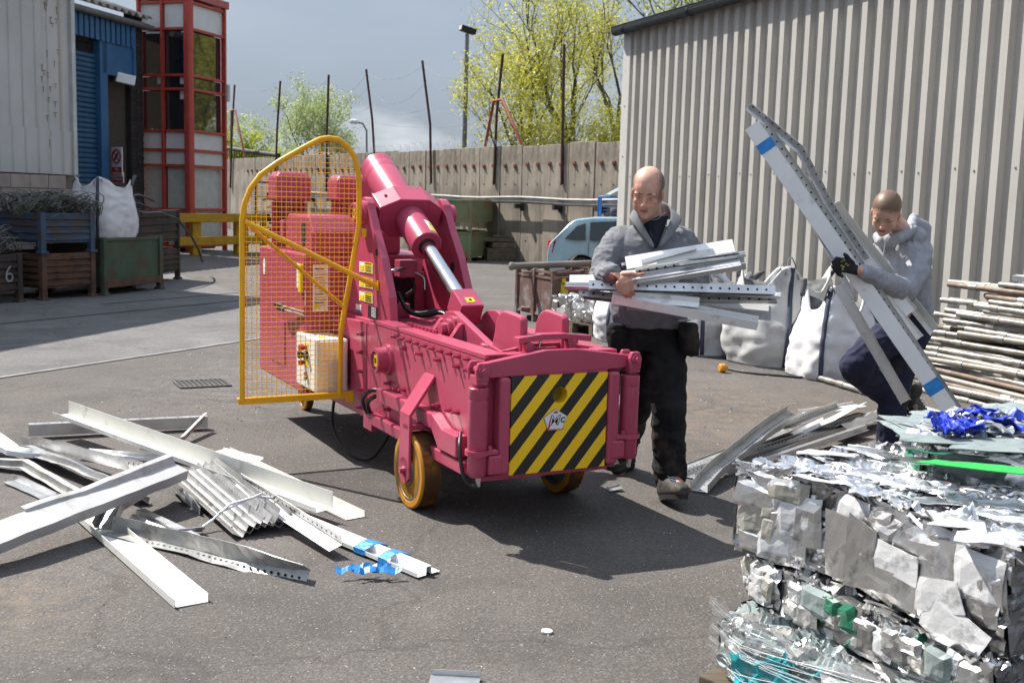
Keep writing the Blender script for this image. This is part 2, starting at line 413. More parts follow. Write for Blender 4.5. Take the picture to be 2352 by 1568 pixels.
# drain grating set in the yard
dc = at(464, 882); t = thing('drain_grate', 'iron drain grating let into the tarmac beyond the left scrap heap', 'drain', (dc.x, dc.y, 0.004), R(27)); t.scale = (0.8, 0.8, 0.8)
M('cast_iron', (0.085, 0.078, 0.072), 0.6, 0.6, var=0.3)
M('pit_black', (0.03, 0.028, 0.026), 0.9)
s = MB(); s.b(-0.24, 0.24, -0.2, 0.2, 0.0, 0.002); o = s.build('pit', MATS['pit_black']); adopt(o, t, False)
s = MB()
for a in (-1, 1): s.b(-0.26, 0.26, a * 0.215 - 0.015, a * 0.215 + 0.015, 0, 0.010); s.b(a * 0.25 - 0.015, a * 0.25 + 0.015, -0.2, 0.2, 0, 0.010)
adopt(s.build('frame', MATS['cast_iron']), t, False)
s = MB(); s.b(-0.012, 0.012, -0.2, 0.2, 0.002, 0.009); gb = s.mesh('bar', MATS['cast_iron'])
for i in range(9): share('bar', gb, t, (-0.2 + 0.05 * i, 0, 0))

# ================================================================ grey ribbed warehouse on the right
WC = atY(1432, 500, 18.0); WC.z = 0
wd = Vector((0.38, -0.925, 0)).normalized(); wnn = Vector((wd.y, -wd.x, 0))     # along the wall towards the camera, and out of it
WH = 4.36
M('clad_grey', (0.43, 0.41, 0.375), 0.55, var=0.06, vscale=1.5, streak=(0.30, 0.285, 0.265), samt=0.22, sscale=(5, 5, 0.25), spec=0.4)
M('flash_grey', (0.50, 0.485, 0.455), 0.5, var=0.05)
M('gutter_black', (0.006, 0.010, 0.011), 0.5, var=0.2)
M('roof_sheet', (0.38, 0.37, 0.35), 0.5, var=0.1)
M('screw_grey', (0.45, 0.45, 0.44), 0.4, 0.3)
wh = thing('warehouse', 'grey ribbed metal warehouse with a black gutter along its eave', 'warehouse', WC)
s = MB(); PITCH_R, RH = 0.257, 0.066; prof = []
x = 0.10
while x < 13.8:
    prof += [(x, 0), (x + 0.120, 0), (x + 0.142, RH), (x + 0.235, RH)]; x += PITCH_R
prof.append((x, 0))
for (a0, h0), (a1, h1) in zip(prof[:-1], prof[1:]):
    p0 = WC + wd * a0 + wnn * h0; p1 = WC + wd * a1 + wnn * h1
    s.add([p0, p1, p1 + Vector((0, 0, WH)), p0 + Vector((0, 0, WH))], [(0, 1, 2, 3)])
s.build('cladding', MATS['clad_grey'], wh)
s = MB(); A = Matrix((wd, wnn, Vector((0, 0, 1)))).transposed()
s.box(WC + wd * 0.02 + wnn * 0.035 + Vector((0, 0, WH / 2)), (0.24, 0.07, WH), A)
bw = Vector((-wd.x, -wd.y, 0))
s.build('corner_flashing', MATS['flash_grey'], wh, bevel=0.006)
s = MB(); e = WC + wnn * -0.15 - wd * 0.05
s.add([e, e + wnn * -9, e + wnn * -9 + Vector((0, 0, WH)), e + Vector((0, 0, WH))], [(0, 1, 2, 3)])
s.build('end_wall', MATS['clad_grey'], wh)
# gutter: half-round trough along the eave, standing proud of the ribs
s = MB(); gpr = []
for k in range(9):
    th = math.pi * k / 8; gpr.append((0.075 - 0.075 * math.cos(th) , -0.08 * math.sin(th)))
gpr = [(0.0, 0.02)] + gpr + [(0.15, 0.05), (0.16, 0.05)]
ga, gb_ = -0.22, 13.6
for (o0, h0), (o1, h1) in zip(gpr[:-1], gpr[1:]):
    pts = [WC + wd * a + wnn * (RH + 0.03 + oo) + Vector((0, 0, WH - 0.02 + hh)) for a, oo, hh in ((ga, o0, h0), (gb_, o0, h0), (gb_, o1, h1), (ga, o1, h1))]
    s.add(pts, [(0, 1, 2, 3)], True)
s.add([WC + wd * ga + wnn * (RH + 0.03 + oo) + Vector((0, 0, WH - 0.02 + hh)) for oo, hh in gpr[1:10]], [tuple(range(9))])
gut = s.build('gutter', MATS['gutter_black'], wh, solid=0.008)
br = MB(); br.lathe((0, 0, 0), wd, [(-0.03, 0.084), (0.03, 0.084)], 20); brm = br.mesh('bracket', MATS['gutter_black'])
for a in (0.15, 2.1, 4.1, 6.0, 8.0, 10.0): share('bracket', brm, wh, wd * a + wnn * (RH + 0.105) + Vector((0, 0, WH - 0.025)))
s = MB(); r0 = WC + wd * -0.2 + wnn * 0.12 + Vector((0, 0, WH - 0.02)); up = wnn * -9 + Vector((0, 0, 1.55))
k = 0
while k * 0.2 < 13.8:
    a, b_ = r0 + wd * (k * 0.2), r0 + wd * (k * 0.2 + 0.2); m1 = (a + b_) / 2 + Vector((0, 0, 0.035))
    s.add([a, m1, m1 + up, a + up], [(0, 1, 2, 3)]); s.add([m1, b_, b_ + up, m1 + up], [(0, 1, 2, 3)]); k += 1
s.build('roof', MATS['roof_sheet'], wh, solid=0.01)
sc_ = MB(); sc_.lathe((0, 0, 0), wnn, [(0, 0.014), (0.004, 0.014), (0.004, 0.008), (0.012, 0.007)], 8); scm = sc_.mesh('screw', MATS['screw_grey'])
i = 0; x = 0.10
while x < 12.5:
    if i % 3 != 2:
        share('screw', scm, wh, wd * (x + 0.188) + wnn * RH + Vector((0, 0, 2.03 + 0.02 * math.sin(i * 1.7))))
    x += PITCH_R; i += 1
for z in (1.2, 2.35, 3.15): share('screw', scm, wh, wd * 0.02 + wnn * 0.072 + Vector((0, 0, z)))

# ================================================================ concrete boundary wall far behind
FW0, FW1 = Vector((3.6, 23.86, 0)), Vector((-16.0, 53.95, 0)); fd = (FW1 - FW0).normalized(); fn = Vector((fd.y, -fd.x, 0))
if fn.y > 0: fn = -fn
FWH = 3.03
M('wall_concrete', (0.30, 0.258, 0.207), 0.85, var=0.22, vscale=0.9, streak=(0.135, 0.115, 0.09), samt=0.75, sscale=(7, 7, 0.5), bump=0.3, bscale=30, ovar=0.13, dirt=(0.15, 0.125, 0.098), damt=0.55, dscale=1.3)
M('rust_plate', (0.21, 0.085, 0.045), 0.8, var=0.35, vscale=12, ovar=0.3)
M('rust_post', (0.060, 0.026, 0.021), 0.75, var=0.4, vscale=6)
M('rail_grey', (0.29, 0.285, 0.275), 0.5, 0.4, var=0.2, ovar=0.1)
M('dark_steel', (0.045, 0.042, 0.040), 0.6, 0.3, var=0.3)
bwall = thing('boundary_wall', 'tall weathered concrete panel wall along the back of the yard', 'wall', FW0)
rust = MB(); rust.box((0, 0, 0), (0.10, 0.06, 0.10), Matrix((fd, fn, Vector((0, 0, 1)))).transposed()); rust.lathe((0, 0, 0), fn, [(0.03, 0.025), (0.055, 0.025)], 6); rum = rust.mesh('bolt_plate', MATS['rust_plate'])
dk = MB(); dk.lathe((0, 0, 0), fn, [(-0.01, 0.028), (0.004, 0.028)], 8); dkm = dk.mesh('bolt_hole', MATS['dark_steel'])
PW = 1.06; npan = 34
AF = Matrix((fd, fn, Vector((0, 0, 1)))).transposed()
for i in range(npan):
    a0 = i * PW; jit = rnd.uniform(-0.012, 0.012); top = FWH + rnd.uniform(-0.03, 0.03)
    s = MB(); c = FW0 + fd * (a0 + PW / 2) + fn * (-0.09 + jit)
    s.box(c + Vector((0, 0, top / 2)), (PW - 0.022, 0.18, top), AF)
    pn = s.build('wall_panel', MATS['wall_concrete'], bwall, bevel=0.012, base=c); adopt(pn, bwall)
    for q in (0.30, 0.76):
        base = FW0 + fd * (a0 + PW * q) + fn * jit
        if i < 26:
            share('bolt_plate', rum, pn, base + fn * 0.012 + Vector((0, 0, 2.52 + rnd.uniform(-0.02, 0.02))), None, (1, 1, 1), True)
            share('bolt_hole', dkm, pn, base + Vector((0, 0, 2.02)), None, None, True)
            if i % 2: share('bolt_hole', dkm, pn, base + Vector((0, 0, 0.55)), None, None, True)
s = MB(); s.box(FW0 + fd * 18 + fn * -0.35 + Vector((0, 0, 1.3)), (37, 0.3, 2.6), AF); s.build('backing', MATS['dark_steel'], bwall)
# pipe rail carried along the wall on brackets
pr = thing('pipe_rail', 'pair of pale pipes carried along the concrete wall on brackets', 'pipe', FW0 + Vector((0, 0, 1.5)))
for z, off, r_ in ((1.66, 0.24, 0.035), (1.56, 0.20, 0.05)):
    s = MB(); s.tube([FW0 + fd * a + fn * off + Vector((0, 0, z + 0.02 * math.sin(a * 1.3))) for a in range(0, 22, 1)], r_, 8); s.build('pipe', MATS['rail_grey'], pr)
for i in range(12):
    s = MB(); s.box(FW0 + fd * (1.0 + i * 1.75) + fn * 0.13 + Vector((0, 0, 1.45)), (0.09, 0.26, 0.12), AF)
    s.box(FW0 + fd * (1.0 + i * 1.75) + fn * 0.04 + Vector((0, 0, 1.5)), (0.13, 0.05, 0.34), AF); s.build('bracket', MATS['dark_steel'], pr)

# leaning posts above the wall, two of them propped
def onwall(x, y, off=0.05): return atP(x, y, FW0 + fn * off, fn)
POSTS = [((539, 195), (533, 300), (529, 432)), ((644, 186), (637, 290), (631, 440)), ((755, 172), (751, 300), (748, 440)),
         ((841, 160), (855, 275), (861, 372)), ((970, 140), (988, 285), (990, 422)), ((1155, 124), (1141, 260), (1134, 424)), ((1296, 103), (1293, 260), (1290, 424))]
LAB = ['rusty post with props nearest the red stair tower', 'second rusty post from the stair tower above the wall', 'rusty post rising behind the top of the yellow guard',
       'rusty post leaning left above the machine cylinder', 'rusty bent post leaning left beside the tall floodlight mast', 'rusty post with two red props before the tree',
       'rusty post in front of the tree trunks by the warehouse']
for i, (tp, md_, bt) in enumerate(POSTS):
    P = [onwall(*bt), onwall(*md_), onwall(*tp)]
    t = thing('wall_post', LAB[i], 'post', (P[0].x, P[0].y, P[0].z), 0, 'posts above the boundary wall')
    s = MB(); s.tube([P[0], P[1], P[2]], 0.042 if i < 3 else 0.038, 8); s.build('shaft', MATS['rust_post'], t)
    if i in (0, 5):
        M('red_oxide', (0.30, 0.085, 0.055), 0.7, var=0.25, vscale=5)
        h = P[2].lerp(P[1], 0.55 if i == 0 else 0.78)
        for sx in (-1, 1):
            s = MB(); hh = h + fd * (-0.22 * sx); foot = Vector((h.x, h.y, 0)) + fd * (-0.95 * sx) + fn * -0.2 + Vector((0, 0, FWH))
            s.tube([h, hh, foot], 0.045, 7); s.build('brace', MATS['red_oxide'], t)
M('wire_grey', (0.16, 0.16, 0.165), 0.5, 0.6)
tops = [onwall(*p[0]) for p in POSTS]; mids = [onwall(*p[1]) for p in POSTS]
for k, (fr, sag) in enumerate(((0.08, 0.45), (0.35, 0.5), (0.75, 0.25), (1.05, 0.12))):
    s = MB(); pts = []
    for i in range(6):
        a, b_ = tops[i].lerp(mids[i], fr), tops[i + 1].lerp(mids[i + 1], fr)
        for q in range(8):
            u_ = q / 8; p = a.lerp(b_, u_); p.z -= sag * 4 * u_ * (1 - u_) * (0.5 + 0.8 * ((i * 7 + k * 3) % 5) / 5); pts.append(p)
    s.tube(pts, 0.004, 4)
    tag(s.build('barbed_wire', MATS['wire_grey'], base=pts[0]), ['slack topmost barbed wire strung between the leaning posts', 'second slack barbed wire strand between the leaning posts', 'third barbed wire strand between the leaning posts', 'lowest barbed wire strand just above the concrete wall'][k], 'wire', 'barbed wire strands')
M('razor', (0.42, 0.42, 0.42), 0.35, 0.8)
for k, (a0, a1) in enumerate(((0.5, 9.5), (9.5, 18.0))):
    s = MB(); pts = []
    n_ = int((a1 - a0) / 0.50 * 12)
    for i in range(n_):
        a = a0 + (a1 - a0) * i / n_; th = i * 2 * math.pi / 12; rr = 0.15 + 0.09 * noise.noise(Vector((a, 3.1 * k, 0)))
        pts.append(FW0 + fd * (a + 0.05 * noise.noise(Vector((a * 3, 0, 0)))) + fn * (rr * math.cos(th) - 0.05) + Vector((0, 0, FWH + 0.05 + rr * 0.75 + rr * math.sin(th) - 0.12)))
    s.tube(pts, 0.0038, 4)
    tag(s.build('razor_wire', MATS['razor'], base=pts[0]), ['loose razor wire coils on the wall top near the warehouse', 'loose razor wire coils on the wall top behind the machine'][k], 'wire', 'razor wire coils')
# fence rail and junk seen over the left end of the wall
s = MB(); a, b_ = onwall(517, 340, -0.6), onwall(640, 357, -0.6)
s.tube([a, b_], 0.09, 8)
for i in range(22):
    p = a.lerp(b_, i / 21); s.tube([p, p - Vector((0, 0, 0.55))], 0.015, 4)
tag(s.build('palisade_fence', MATS['dark_steel'], base=a), 'dark railing fence over the wall beside the stair tower', 'fence')

# tall floodlight mast behind the wall
lp = atY(1063, 460, 37.0); lp.z = 0; ltop = atY(1073, 78, 37.0)
t = thing('floodlight_mast', 'tall thin grey mast with a floodlight, left of the big tree', 'lamp post', lp)
M('galv', (0.20, 0.21, 0.22), 0.5, 0.5, var=0.15)
s = MB(); s.tube([lp, lp.lerp(ltop, 0.5), ltop], [0.10, 0.08, 0.065], 10); s.build('pole', MATS['galv'], t)
M('lamp_glass', (0.55, 0.50, 0.42), 0.15)
AL = Matrix.Rotation(R(25), 3, 'Z') @ Matrix.Rotation(R(12), 3, 'Y')
s = MB(); s.box(ltop + Vector((0.02, 0, 0.12)), (0.52, 0.26, 0.18), AL); s.build('lamp_head', MATS['gutter_black'], t, bevel=0.02)
s = MB(); s.box(ltop + AL @ Vector((-0.27, -0.02, 0)) + Vector((0.02, 0, 0.12)), (0.02, 0.2, 0.14), AL); s.build('lamp_glass', MATS['lamp_glass'], t)
# small street lamp head beyond the pale tree
sp = atY(845, 460, 58.0); sp.z = 0; st = atY(842, 300, 58.0)
t = thing('street_lamp', 'street lamp with a pale head beyond the wall, right of the pale tree', 'lamp post', sp)
s = MB(); s.tube([sp, st, st + Vector((-0.2, 0, 0.35)), st + Vector((-0.55, 0, 0.42))], 0.05, 6); s.build('pole', MATS['galv'], t)
s = MB(); s.lathe(st + Vector((-0.9, 0, 0.45)), (1, 0, -0.05), [(0, 0.03), (0.08, 0.12), (0.36, 0.13), (0.5, 0.05)], 10); s.build('lamp_head', M('lamp_white', (0.7, 0.72, 0.72), 0.3), t)

# low grey building peeping over the wall beside the warehouse
q0 = atY(1372, 338, 40.0); q1 = atY(1470, 338, 40.0); hb = atY(1372, 318, 40.0).z
t = thing('grey_shed', 'low pale grey shed roof peeping over the wall beside the warehouse', 'shed', (q0.x, 40, 0))
s = MB()
for i in range(14):
    x0 = q0.x + i * 0.25; s.b(x0, x0 + 0.2, 39.96, 40.05, 0, hb); 
s.b(q0.x, q1.x + 3, 40.03, 46, 0, hb); s.build('wall', M('shed_grey', (0.30, 0.31, 0.33), 0.6, var=0.1), t)
s = MB(); s.add([(q0.x - 0.15, 39.8, hb), (q1.x + 3, 39.8, hb + 0.12), (q1.x + 3, 43, hb + 0.9), (q0.x + 1.2, 43, hb + 0.55), (q0.x - 0.15, 39.8, hb + 0.13), (q1.x + 3, 39.8, hb + 0.28), (q1.x + 3, 43, hb + 1.0), (q0.x + 1.2, 43, hb + 0.65)],
      [(0, 3, 2, 1), (4, 5, 6, 7), (0, 1, 5, 4), (1, 2, 6, 5), (2, 3, 7, 6), (3, 0, 4, 7)]); s.build('roof', M('shed_roof', (0.52, 0.53, 0.53), 0.5, var=0.08), t)
s = MB(); fl = atY(1398, 322, 39.8); s.b(fl.x - 0.2, fl.x + 0.2, 39.75, 39.93, fl.z - 0.13, fl.z + 0.1); s.build('floodlight', MATS['gutter_black'], t, bevel=0.02)
# ================================================================ buildings on the left
th_l = R(14); ld = Vector((math.sin(th_l), math.cos(th_l), 0)); ln = Vector((ld.y, -ld.x, 0))     # wall direction (away) and outward (towards the yard)
Z = Vector((0, 0, 1))
GC = atY(166, 430, 19.0); GC.z = 0
M('old_clad', (0.46, 0.455, 0.44), 0.65, var=0.08, vscale=1.2, streak=(0.33, 0.27, 0.17), samt=0.36, sscale=(9, 9, 0.16))
M('pink_block', (0.33, 0.27, 0.235), 0.85, var=0.15, vscale=3, bump=0.3, bscale=20, ovar=0.08)
M('mortar', (0.18, 0.15, 0.13), 0.9)
gb0 = thing('grey_shed_building', 'tall pale grey clad building with rust streaks at the left edge', 'building', GC)
z_cl = atP(168, 402, GC, ln).z
s = MB(); x = 0.0; prof = []
while x < 15:
    prof += [(x, 0.0), (x + 0.24, 0.0), (x + 0.26, -0.022), (x + 0.29, -0.022), (x + 0.31, 0.0)]; x += 0.31
for z0, z1, off in ((z_cl, 2.55, 0.03), (2.53, 5.3, 0.0)):
    for (a0, h0), (a1, h1) in zip(prof[:-1], prof[1:]):
        p0, p1 = GC - ld * a0 + ln * (h0 + off), GC - ld * a1 + ln * (h1 + off)
        s.add([p0 + Z * z0, p1 + Z * z0, p1 + Z * z1, p0 + Z * z1], [(0, 1, 2, 3)])
s.build('cladding', MATS['old_clad'], gb0)
s = MB(); A_l = Matrix((ld, ln, Z)).transposed()
s.box(GC + ln * 0.02 + ld * 0.03 + Z * ((z_cl + 5.3) / 2), (0.10, 0.09, 5.3 - z_cl), A_l); s.build('corner_trim', M('trim_pale', (0.45, 0.47, 0.46), 0.5), gb0)
s = MB(); s.box(GC - ld * 7.3 - ln * 3.1 + Z * 2.62, (15, 6, 5.2), A_l); s.build('core', MATS['mortar'], gb0)
bm_ = MB(); bm_.box((0, 0, 0), (0.44, 0.1, 0.215), A_l); bmm = bm_.mesh('block', MATS['pink_block'])
for r_ in range(8):
    for c_ in range(12):
        share('block', bmm, gb0, -ld * (0.23 + c_ * 0.452 + (r_ % 2) * 0.22) + ln * (-0.02 + 0.004 * ((r_ * 5 + c_ * 3) % 4)) + Z * (0.11 + r_ * 0.226))
# rust weeps on the cladding: thin rivet stains
rm = MB(); rr = random.Random(3)
for i in range(34):
    p = GC - ld * rr.uniform(0.30, 0.75) + ln * 0.012; z0 = rr.uniform(2.2, 4.9); w_ = rr.uniform(0.02, 0.09)
    rm.box(p + Z * z0, (w_, 0.003, 0.012), A_l); rm.box(p + Z * (z0 - 0.05) , (0.009, 0.003, rr.uniform(0.03, 0.12)), A_l)
rs = rm.build('rust_weeps', M('rust_stain', (0.22, 0.12, 0.055), 0.9, var=0.3), gb0); rs['kind'] = 'stuff'
s = MB(); s.box(GC - ld * 7.3 - ln * 2.6 + Z * 5.36, (15.4, 6.2, 0.12), A_l); s.build('roof_edge', MATS['roof_sheet'], gb0)

# blue-fronted building with the roller shutter, set back beyond it
BC = Vector((-9.95, 28.5, 0)); bl = ld
def onblue(x, y, off=0.0): return atP(x, y, BC + ln * off, ln)
bb = thing('blue_shutter_building', 'brown rendered building with blue cladding over a blue roller shutter', 'building', BC)
M('blue_clad', (0.028, 0.10, 0.22), 0.5, var=0.14, vscale=2, streak=(0.02, 0.07, 0.15), samt=0.25)
M('blue_slat', (0.022, 0.075, 0.15), 0.45, var=0.12, ovar=0.08)
M('pebble', (0.060, 0.046, 0.034), 0.95, var=0.35, vscale=30, bump=0.8, bscale=90)
M('dark_brick', (0.030, 0.023, 0.021), 0.9, var=0.4, ovar=0.35)
M('asbestos', (0.26, 0.235, 0.215), 0.9, var=0.25, vscale=4)
s = MB(); s.box(BC - ld * 5 - ln * 2.55 + Z * 2.9, (10.4, 5, 5.8), A_l); s.build('wall', MATS['pebble'], bb)
def along(p): return (p - BC).dot(ld)
# shutter slats between the two openings' edges
a_r = along(onblue(216, 300)); a_l = a_r - 4.0; zb = 0.05; zt = onblue(200, 97).z
s = MB(); s.box(BC + ld * ((a_l + a_r) / 2) + ln * 0.005 + Z * ((zb + zt) / 2), (a_r - a_l, 0.02, zt - zb), A_l); s.build('shutter_gap', M('void', (0.006, 0.007, 0.009), 0.9), bb)
sl_ = MB(); n_s = 40; hs = (zt - 0.25 - zb) / n_s
pr_ = [(0.02, 0), (0.05, 0.25), (0.055, 0.5), (0.05, 0.75), (0.02, 1)]
for (o0, h0), (o1, h1) in zip(pr_[:-1], pr_[1:]):
    p = [ld * -2.0 + ln * o0 + Z * (h0 * hs), ld * 2.0 + ln * o0 + Z * (h0 * hs), ld * 2.0 + ln * o1 + Z * (h1 * hs), ld * -2.0 + ln * o1 + Z * (h1 * hs)]
    sl_.add(p, [(0, 1, 2, 3)], True)
slm = sl_.mesh('slat', MATS['blue_slat']); slg = sl_.mesh('slat', M('grey_slat', (0.13, 0.15, 0.17), 0.5, ovar=0.1))
for i in range(n_s):
    z = zb + i * hs; gap = 9.5 < i < 11.5
    if gap: continue
    share('slat', slg if i < 10 else slm, bb, ld * ((a_l + a_r) / 2) + ln * 0.02 + Z * z)
# blue box surround and header cladding
s = MB(); zj = onblue(222, 60).z
s.box(BC + ld * (a_r + 0.16) + ln * 0.10 + Z * (zt + 0.2) / 2, (0.30, 0.2, zt + 0.2), A_l); s.build('door_jamb', MATS['blue_clad'], bb, bevel=0.01)
s = MB(); k = 0
ztop = 5.75; zlow = onblue(240, 100).z
a = a_l - 0.2
while a < along(onblue(293, 100)) - 0.02:
    s.box(BC + ld * (a + 0.07) + ln * 0.20 + Z * ((ztop + zlow) / 2), (0.14, 0.10, ztop - zlow), A_l)
    s.box(BC + ld * (a + 0.17) + ln * 0.18 + Z * ((ztop + zlow) / 2), (0.07, 0.06, ztop - zlow), A_l); a += 0.21
s.build('header_cladding', MATS['blue_clad'], bb)
s = MB(); a0, a1 = a_r + 0.1, along(onblue(293, 100)); z0 = onblue(270, 178).z
s.box(BC + ld * ((a0 + a1) / 2) + ln * 0.10 + Z * ((z0 + zlow) / 2 ), (a1 - a0, 0.20, zlow - z0 + 0.02), A_l)
s.box(BC + ld * (a1 - 0.06) + ln * 0.21 + Z * ((z0 + ztop) / 2 + 0.05), (0.12, 0.07, ztop - z0), A_l); s.build('side_box', MATS['blue_clad'], bb, bevel=0.01)
s = MB(); s.tube([BC - ld * 8 + ln * 0.33 + Z * 5.72, BC + ld * 0.6 + ln * 0.33 + Z * 5.72], 0.085, 10); s.build('gutter', M('gutter_grey', (0.11, 0.105, 0.10), 0.6, var=0.25), bb)
s = MB(); a = -8.0; rise = ln * -4 + Z * 1.3
fnr = lambda q: BC + ld * q + ln * 0.42 + Z * (5.93 + 0.055 * math.sin(q * 2 * math.pi / 0.30))
while a < 0.4:
    p0, p1 = fnr(a), fnr(a + 0.05); s.add([p0, p1, p1 + rise, p0 + rise], [(0, 1, 2, 3)], True); a += 0.05
s.build('corrugated_roof', MATS['asbestos'], bb, solid=0.02)
# dark brickwork pier between the blue front and the stair tower
pr0 = onblue(293, 300); a1 = along(pr0)
brk = thing('brick_pier', 'dark brick pier between the blue building and the red tower', 'wall', BC + ld * (a1 + 0.5))
a2 = along(onblue(321, 300)); wp_ = a2 - a1
s = MB(); s.box(BC + ld * (a1 + wp_ / 2) + ln * 0.02 + Z * 3.0, (wp_, 0.16, 6.0), A_l); s.build('mortar_core', M('mortar_dark', (0.02, 0.018, 0.017), 0.95), brk)
nb_ = max(2, int(wp_ / 0.226)); bw_ = wp_ / nb_
bk = MB(); bk.box((0, 0, 0), (bw_ - 0.011, 0.1, 0.066), A_l); bkm = bk.mesh('brick', MATS['dark_brick'])
for r_ in range(60):
    for c_ in range(nb_):
        share('brick', bkm, brk, ld * (-0.5 + bw_ * (c_ + 0.5) + (r_ % 2) * 0.02) + ln * (0.058 + 0.003 * ((r_ + c_ * 2) % 3)) + Z * (0.16 + r_ * 0.098))
# floodlight on the blue corner
fp = onblue(288, 182, 0.28); t = thing('wall_floodlight', 'small white security light fixed below the blue cladding', 'lamp', fp)
s = MB(); AL = Matrix.Rotation(R(28), 3, 'Z') @ Matrix.Rotation(R(10), 3, 'Y'); s.box(fp, (0.46, 0.2, 0.24), AL); s.build('housing', M('lamp_white', (0.7, 0.72, 0.72), 0.3), t, bevel=0.02)
s = MB(); s.box(fp + AL @ Vector((-0.22, 0.0, -0.06)), (0.1, 0.16, 0.16), AL); s.tube([fp, fp - ln * 0.5 + ld * 0.2], 0.03, 6); s.build('bracket', MATS['dark_steel'], t)
# safety signs on the render
M('sign_white', (0.72, 0.70, 0.68), 0.4, var=0.04); M('sign_red', (0.36, 0.035, 0.03), 0.4, var=0.06); M('ink_black', (0.012, 0.012, 0.012), 0.5)
def sign_plane(cx, cy, w_, h_, off=0.50):
    return onblue(cx, cy, off)
S1 = onblue(269, 372, 0.34); kk = 0.0112
sg = thing('no_smoking_sign', 'white and red no smoking sign above the drive carefully sign', 'sign', S1)
sx = Vector((0.80, -0.6, 0)).normalized(); sn = Vector((sx.y, -sx.x, 0)); 
if sn.y > 0: sn = -sn
A_s = Matrix((sx, sn, Z)).transposed()
pxm = (S1 - CAMP).dot(_fw) / F_PX
SW, SH = 37 * pxm / 0.9, 67 * pxm
s = MB(); s.box(S1, (SW, 0.02, SH), A_s); s.build('board', MATS['sign_white'], sg)
s = MB(); s.box(S1 + Z * (-SH * 0.32) + sn * 0.012, (SW * 0.9, 0.006, SH * 0.3), A_s); s.build('red_panel', MATS['sign_red'], sg)
s = MB(); c = S1 + Z * (SH * 0.19) + sn * 0.016; rr_ = SW * 0.37
s.tube([c + sx * (rr_ * math.cos(q)) + Z * (rr_ * math.sin(q)) for q in [i * math.pi / 14 for i in range(28)]], SW * 0.045, 6, closed=True)
s.tube([c + (sx * -0.7 + Z * 0.7) * rr_, c + (sx * 0.7 - Z * 0.7) * rr_], SW * 0.035, 6); s.build('red_ring', MATS['sign_red'], sg)
s = MB(); s.tube([c + (sx * -0.5 - Z * 0.5) * rr_, c + (sx * 0.5 + Z * 0.5) * rr_], SW * 0.05, 6); s.build('cigarette', MATS['ink_black'], sg)
text_obj('lettering', 'No\nsmoking', SH * 0.16, MATS['sign_white'], sg, S1 + Z * (-SH * 0.32) + sn * 0.017, sx, Z)
S2 = onblue(271, 408, 0.34)
sg2 = thing('drive_carefully_sign', 'red sign reading please drive carefully below the no smoking sign', 'sign', S2)
SW2, SH2 = 41 * pxm / 0.9, 24 * pxm
s = MB(); s.box(S2, (SW2, 0.02, SH2), A_s); s.build('board', MATS['sign_white'], sg2)
s = MB(); s.box(S2 + sn * 0.012, (SW2 * 0.94, 0.006, SH2 * 0.9), A_s); s.build('red_panel', MATS['sign_red'], sg2)
text_obj('lettering', 'PLEASE DRIVE\nCAREFULLY', SH2 * 0.36, MATS['sign_white'], sg2, S2 + sn * 0.017, sx, Z)

# ---------------------------------------------------------------- red stair tower
TC = at(437, 579); ta = R(17.7)
tr_ = Vector((math.sin(ta), math.cos(ta), 0)); tl_ = Vector((-math.cos(ta), math.sin(ta), 0))       # along right face, along left face
tnl = -tr_; tnr = Vector((math.cos(ta), -math.sin(ta), 0))                                          # outward normals of left and right face
tw = thing('stair_tower', 'red framed glazed stair tower with pale grey panels', 'tower', TC)
M('red_frame', (0.38, 0.050, 0.034), 0.45, var=0.12, vscale=3, ovar=0.05)
M('panel_grey', (0.58, 0.585, 0.575), 0.5, var=0.05, ovar=0.04)
M('tower_glass', (0.012, 0.015, 0.020), 0.04, var=0.2, spec=0.6, rvar=0.02, ior=2.4)
M('blind', (0.42, 0.44, 0.41), 0.25, var=0.1, spec=0.6)
LW = (atP(327, 579, TC, tnl) - TC).dot(tl_); 
prr = atP(515, 573, TC, tnr); RW = (prr - TC).dot(tr_)
def zl(y): return atP(437, y, TC, tnl).z
lev = [0.0, zl(566), zl(482), zl(381), zl(345), zl(301), zl(205), zl(173), zl(66), zl(4)]
kinds = ['low', 'blind', 'panel', 'panel', 'glass', 'glassband', 'glass', 'panel']
TH = lev[-1] + 0.12
fwid = 0.075
def face(orig, d, n_, W, cols, glass2):
    bars = [0.0] + [W * (i + 1) / cols for i in range(cols)]
    for i, b_ in enumerate(bars):
        w_ = fwid * (0.8 if 0 < i < cols else 1.0)
        s = MB(); Aq = Matrix((d, n_, Z)).transposed(); cc = min(max(b_, w_ / 2), W - w_ / 2)
        s.box(orig + d * cc + n_ * 0.045 + Z * TH / 2, (w_, 0.13, TH), Aq); s.build('mullion', MATS['red_frame'], tw, bevel=0.008)
    Aq = Matrix((d, n_, Z)).transposed()
    for k in range(1, len(lev)):
        s = MB(); s.box(orig + d * W / 2 + n_ * 0.035 + Z * lev[k], (W - 0.01, 0.09, 0.07), Aq); s.build('transom', MATS['red_frame'], tw, bevel=0.008)
    for k in range(1, len(lev) - 1):
        for c_ in range(cols):
            x0, x1 = W * c_ / cols + 0.05, W * (c_ + 1) / cols - 0.05
            kd = kinds[k - 1]; isp = kd == 'panel'
            mt = MATS['panel_grey'] if isp else (MATS['blind'] if kd in ('low', 'blind') else MATS['tower_glass'])
            s = MB(); s.box(orig + d * (x0 + x1) / 2 + n_ * (0.0 if isp else -0.05) + Z * (lev[k] + lev[k + 1]) / 2, (x1 - x0, 0.02, lev[k + 1] - lev[k] - 0.07), Aq)
            s.build('panel' if isp else 'pane', mt, tw)
face(TC, tl_, tnl, LW, 2, False); face(TC, tr_, tnr, RW, 1, True)
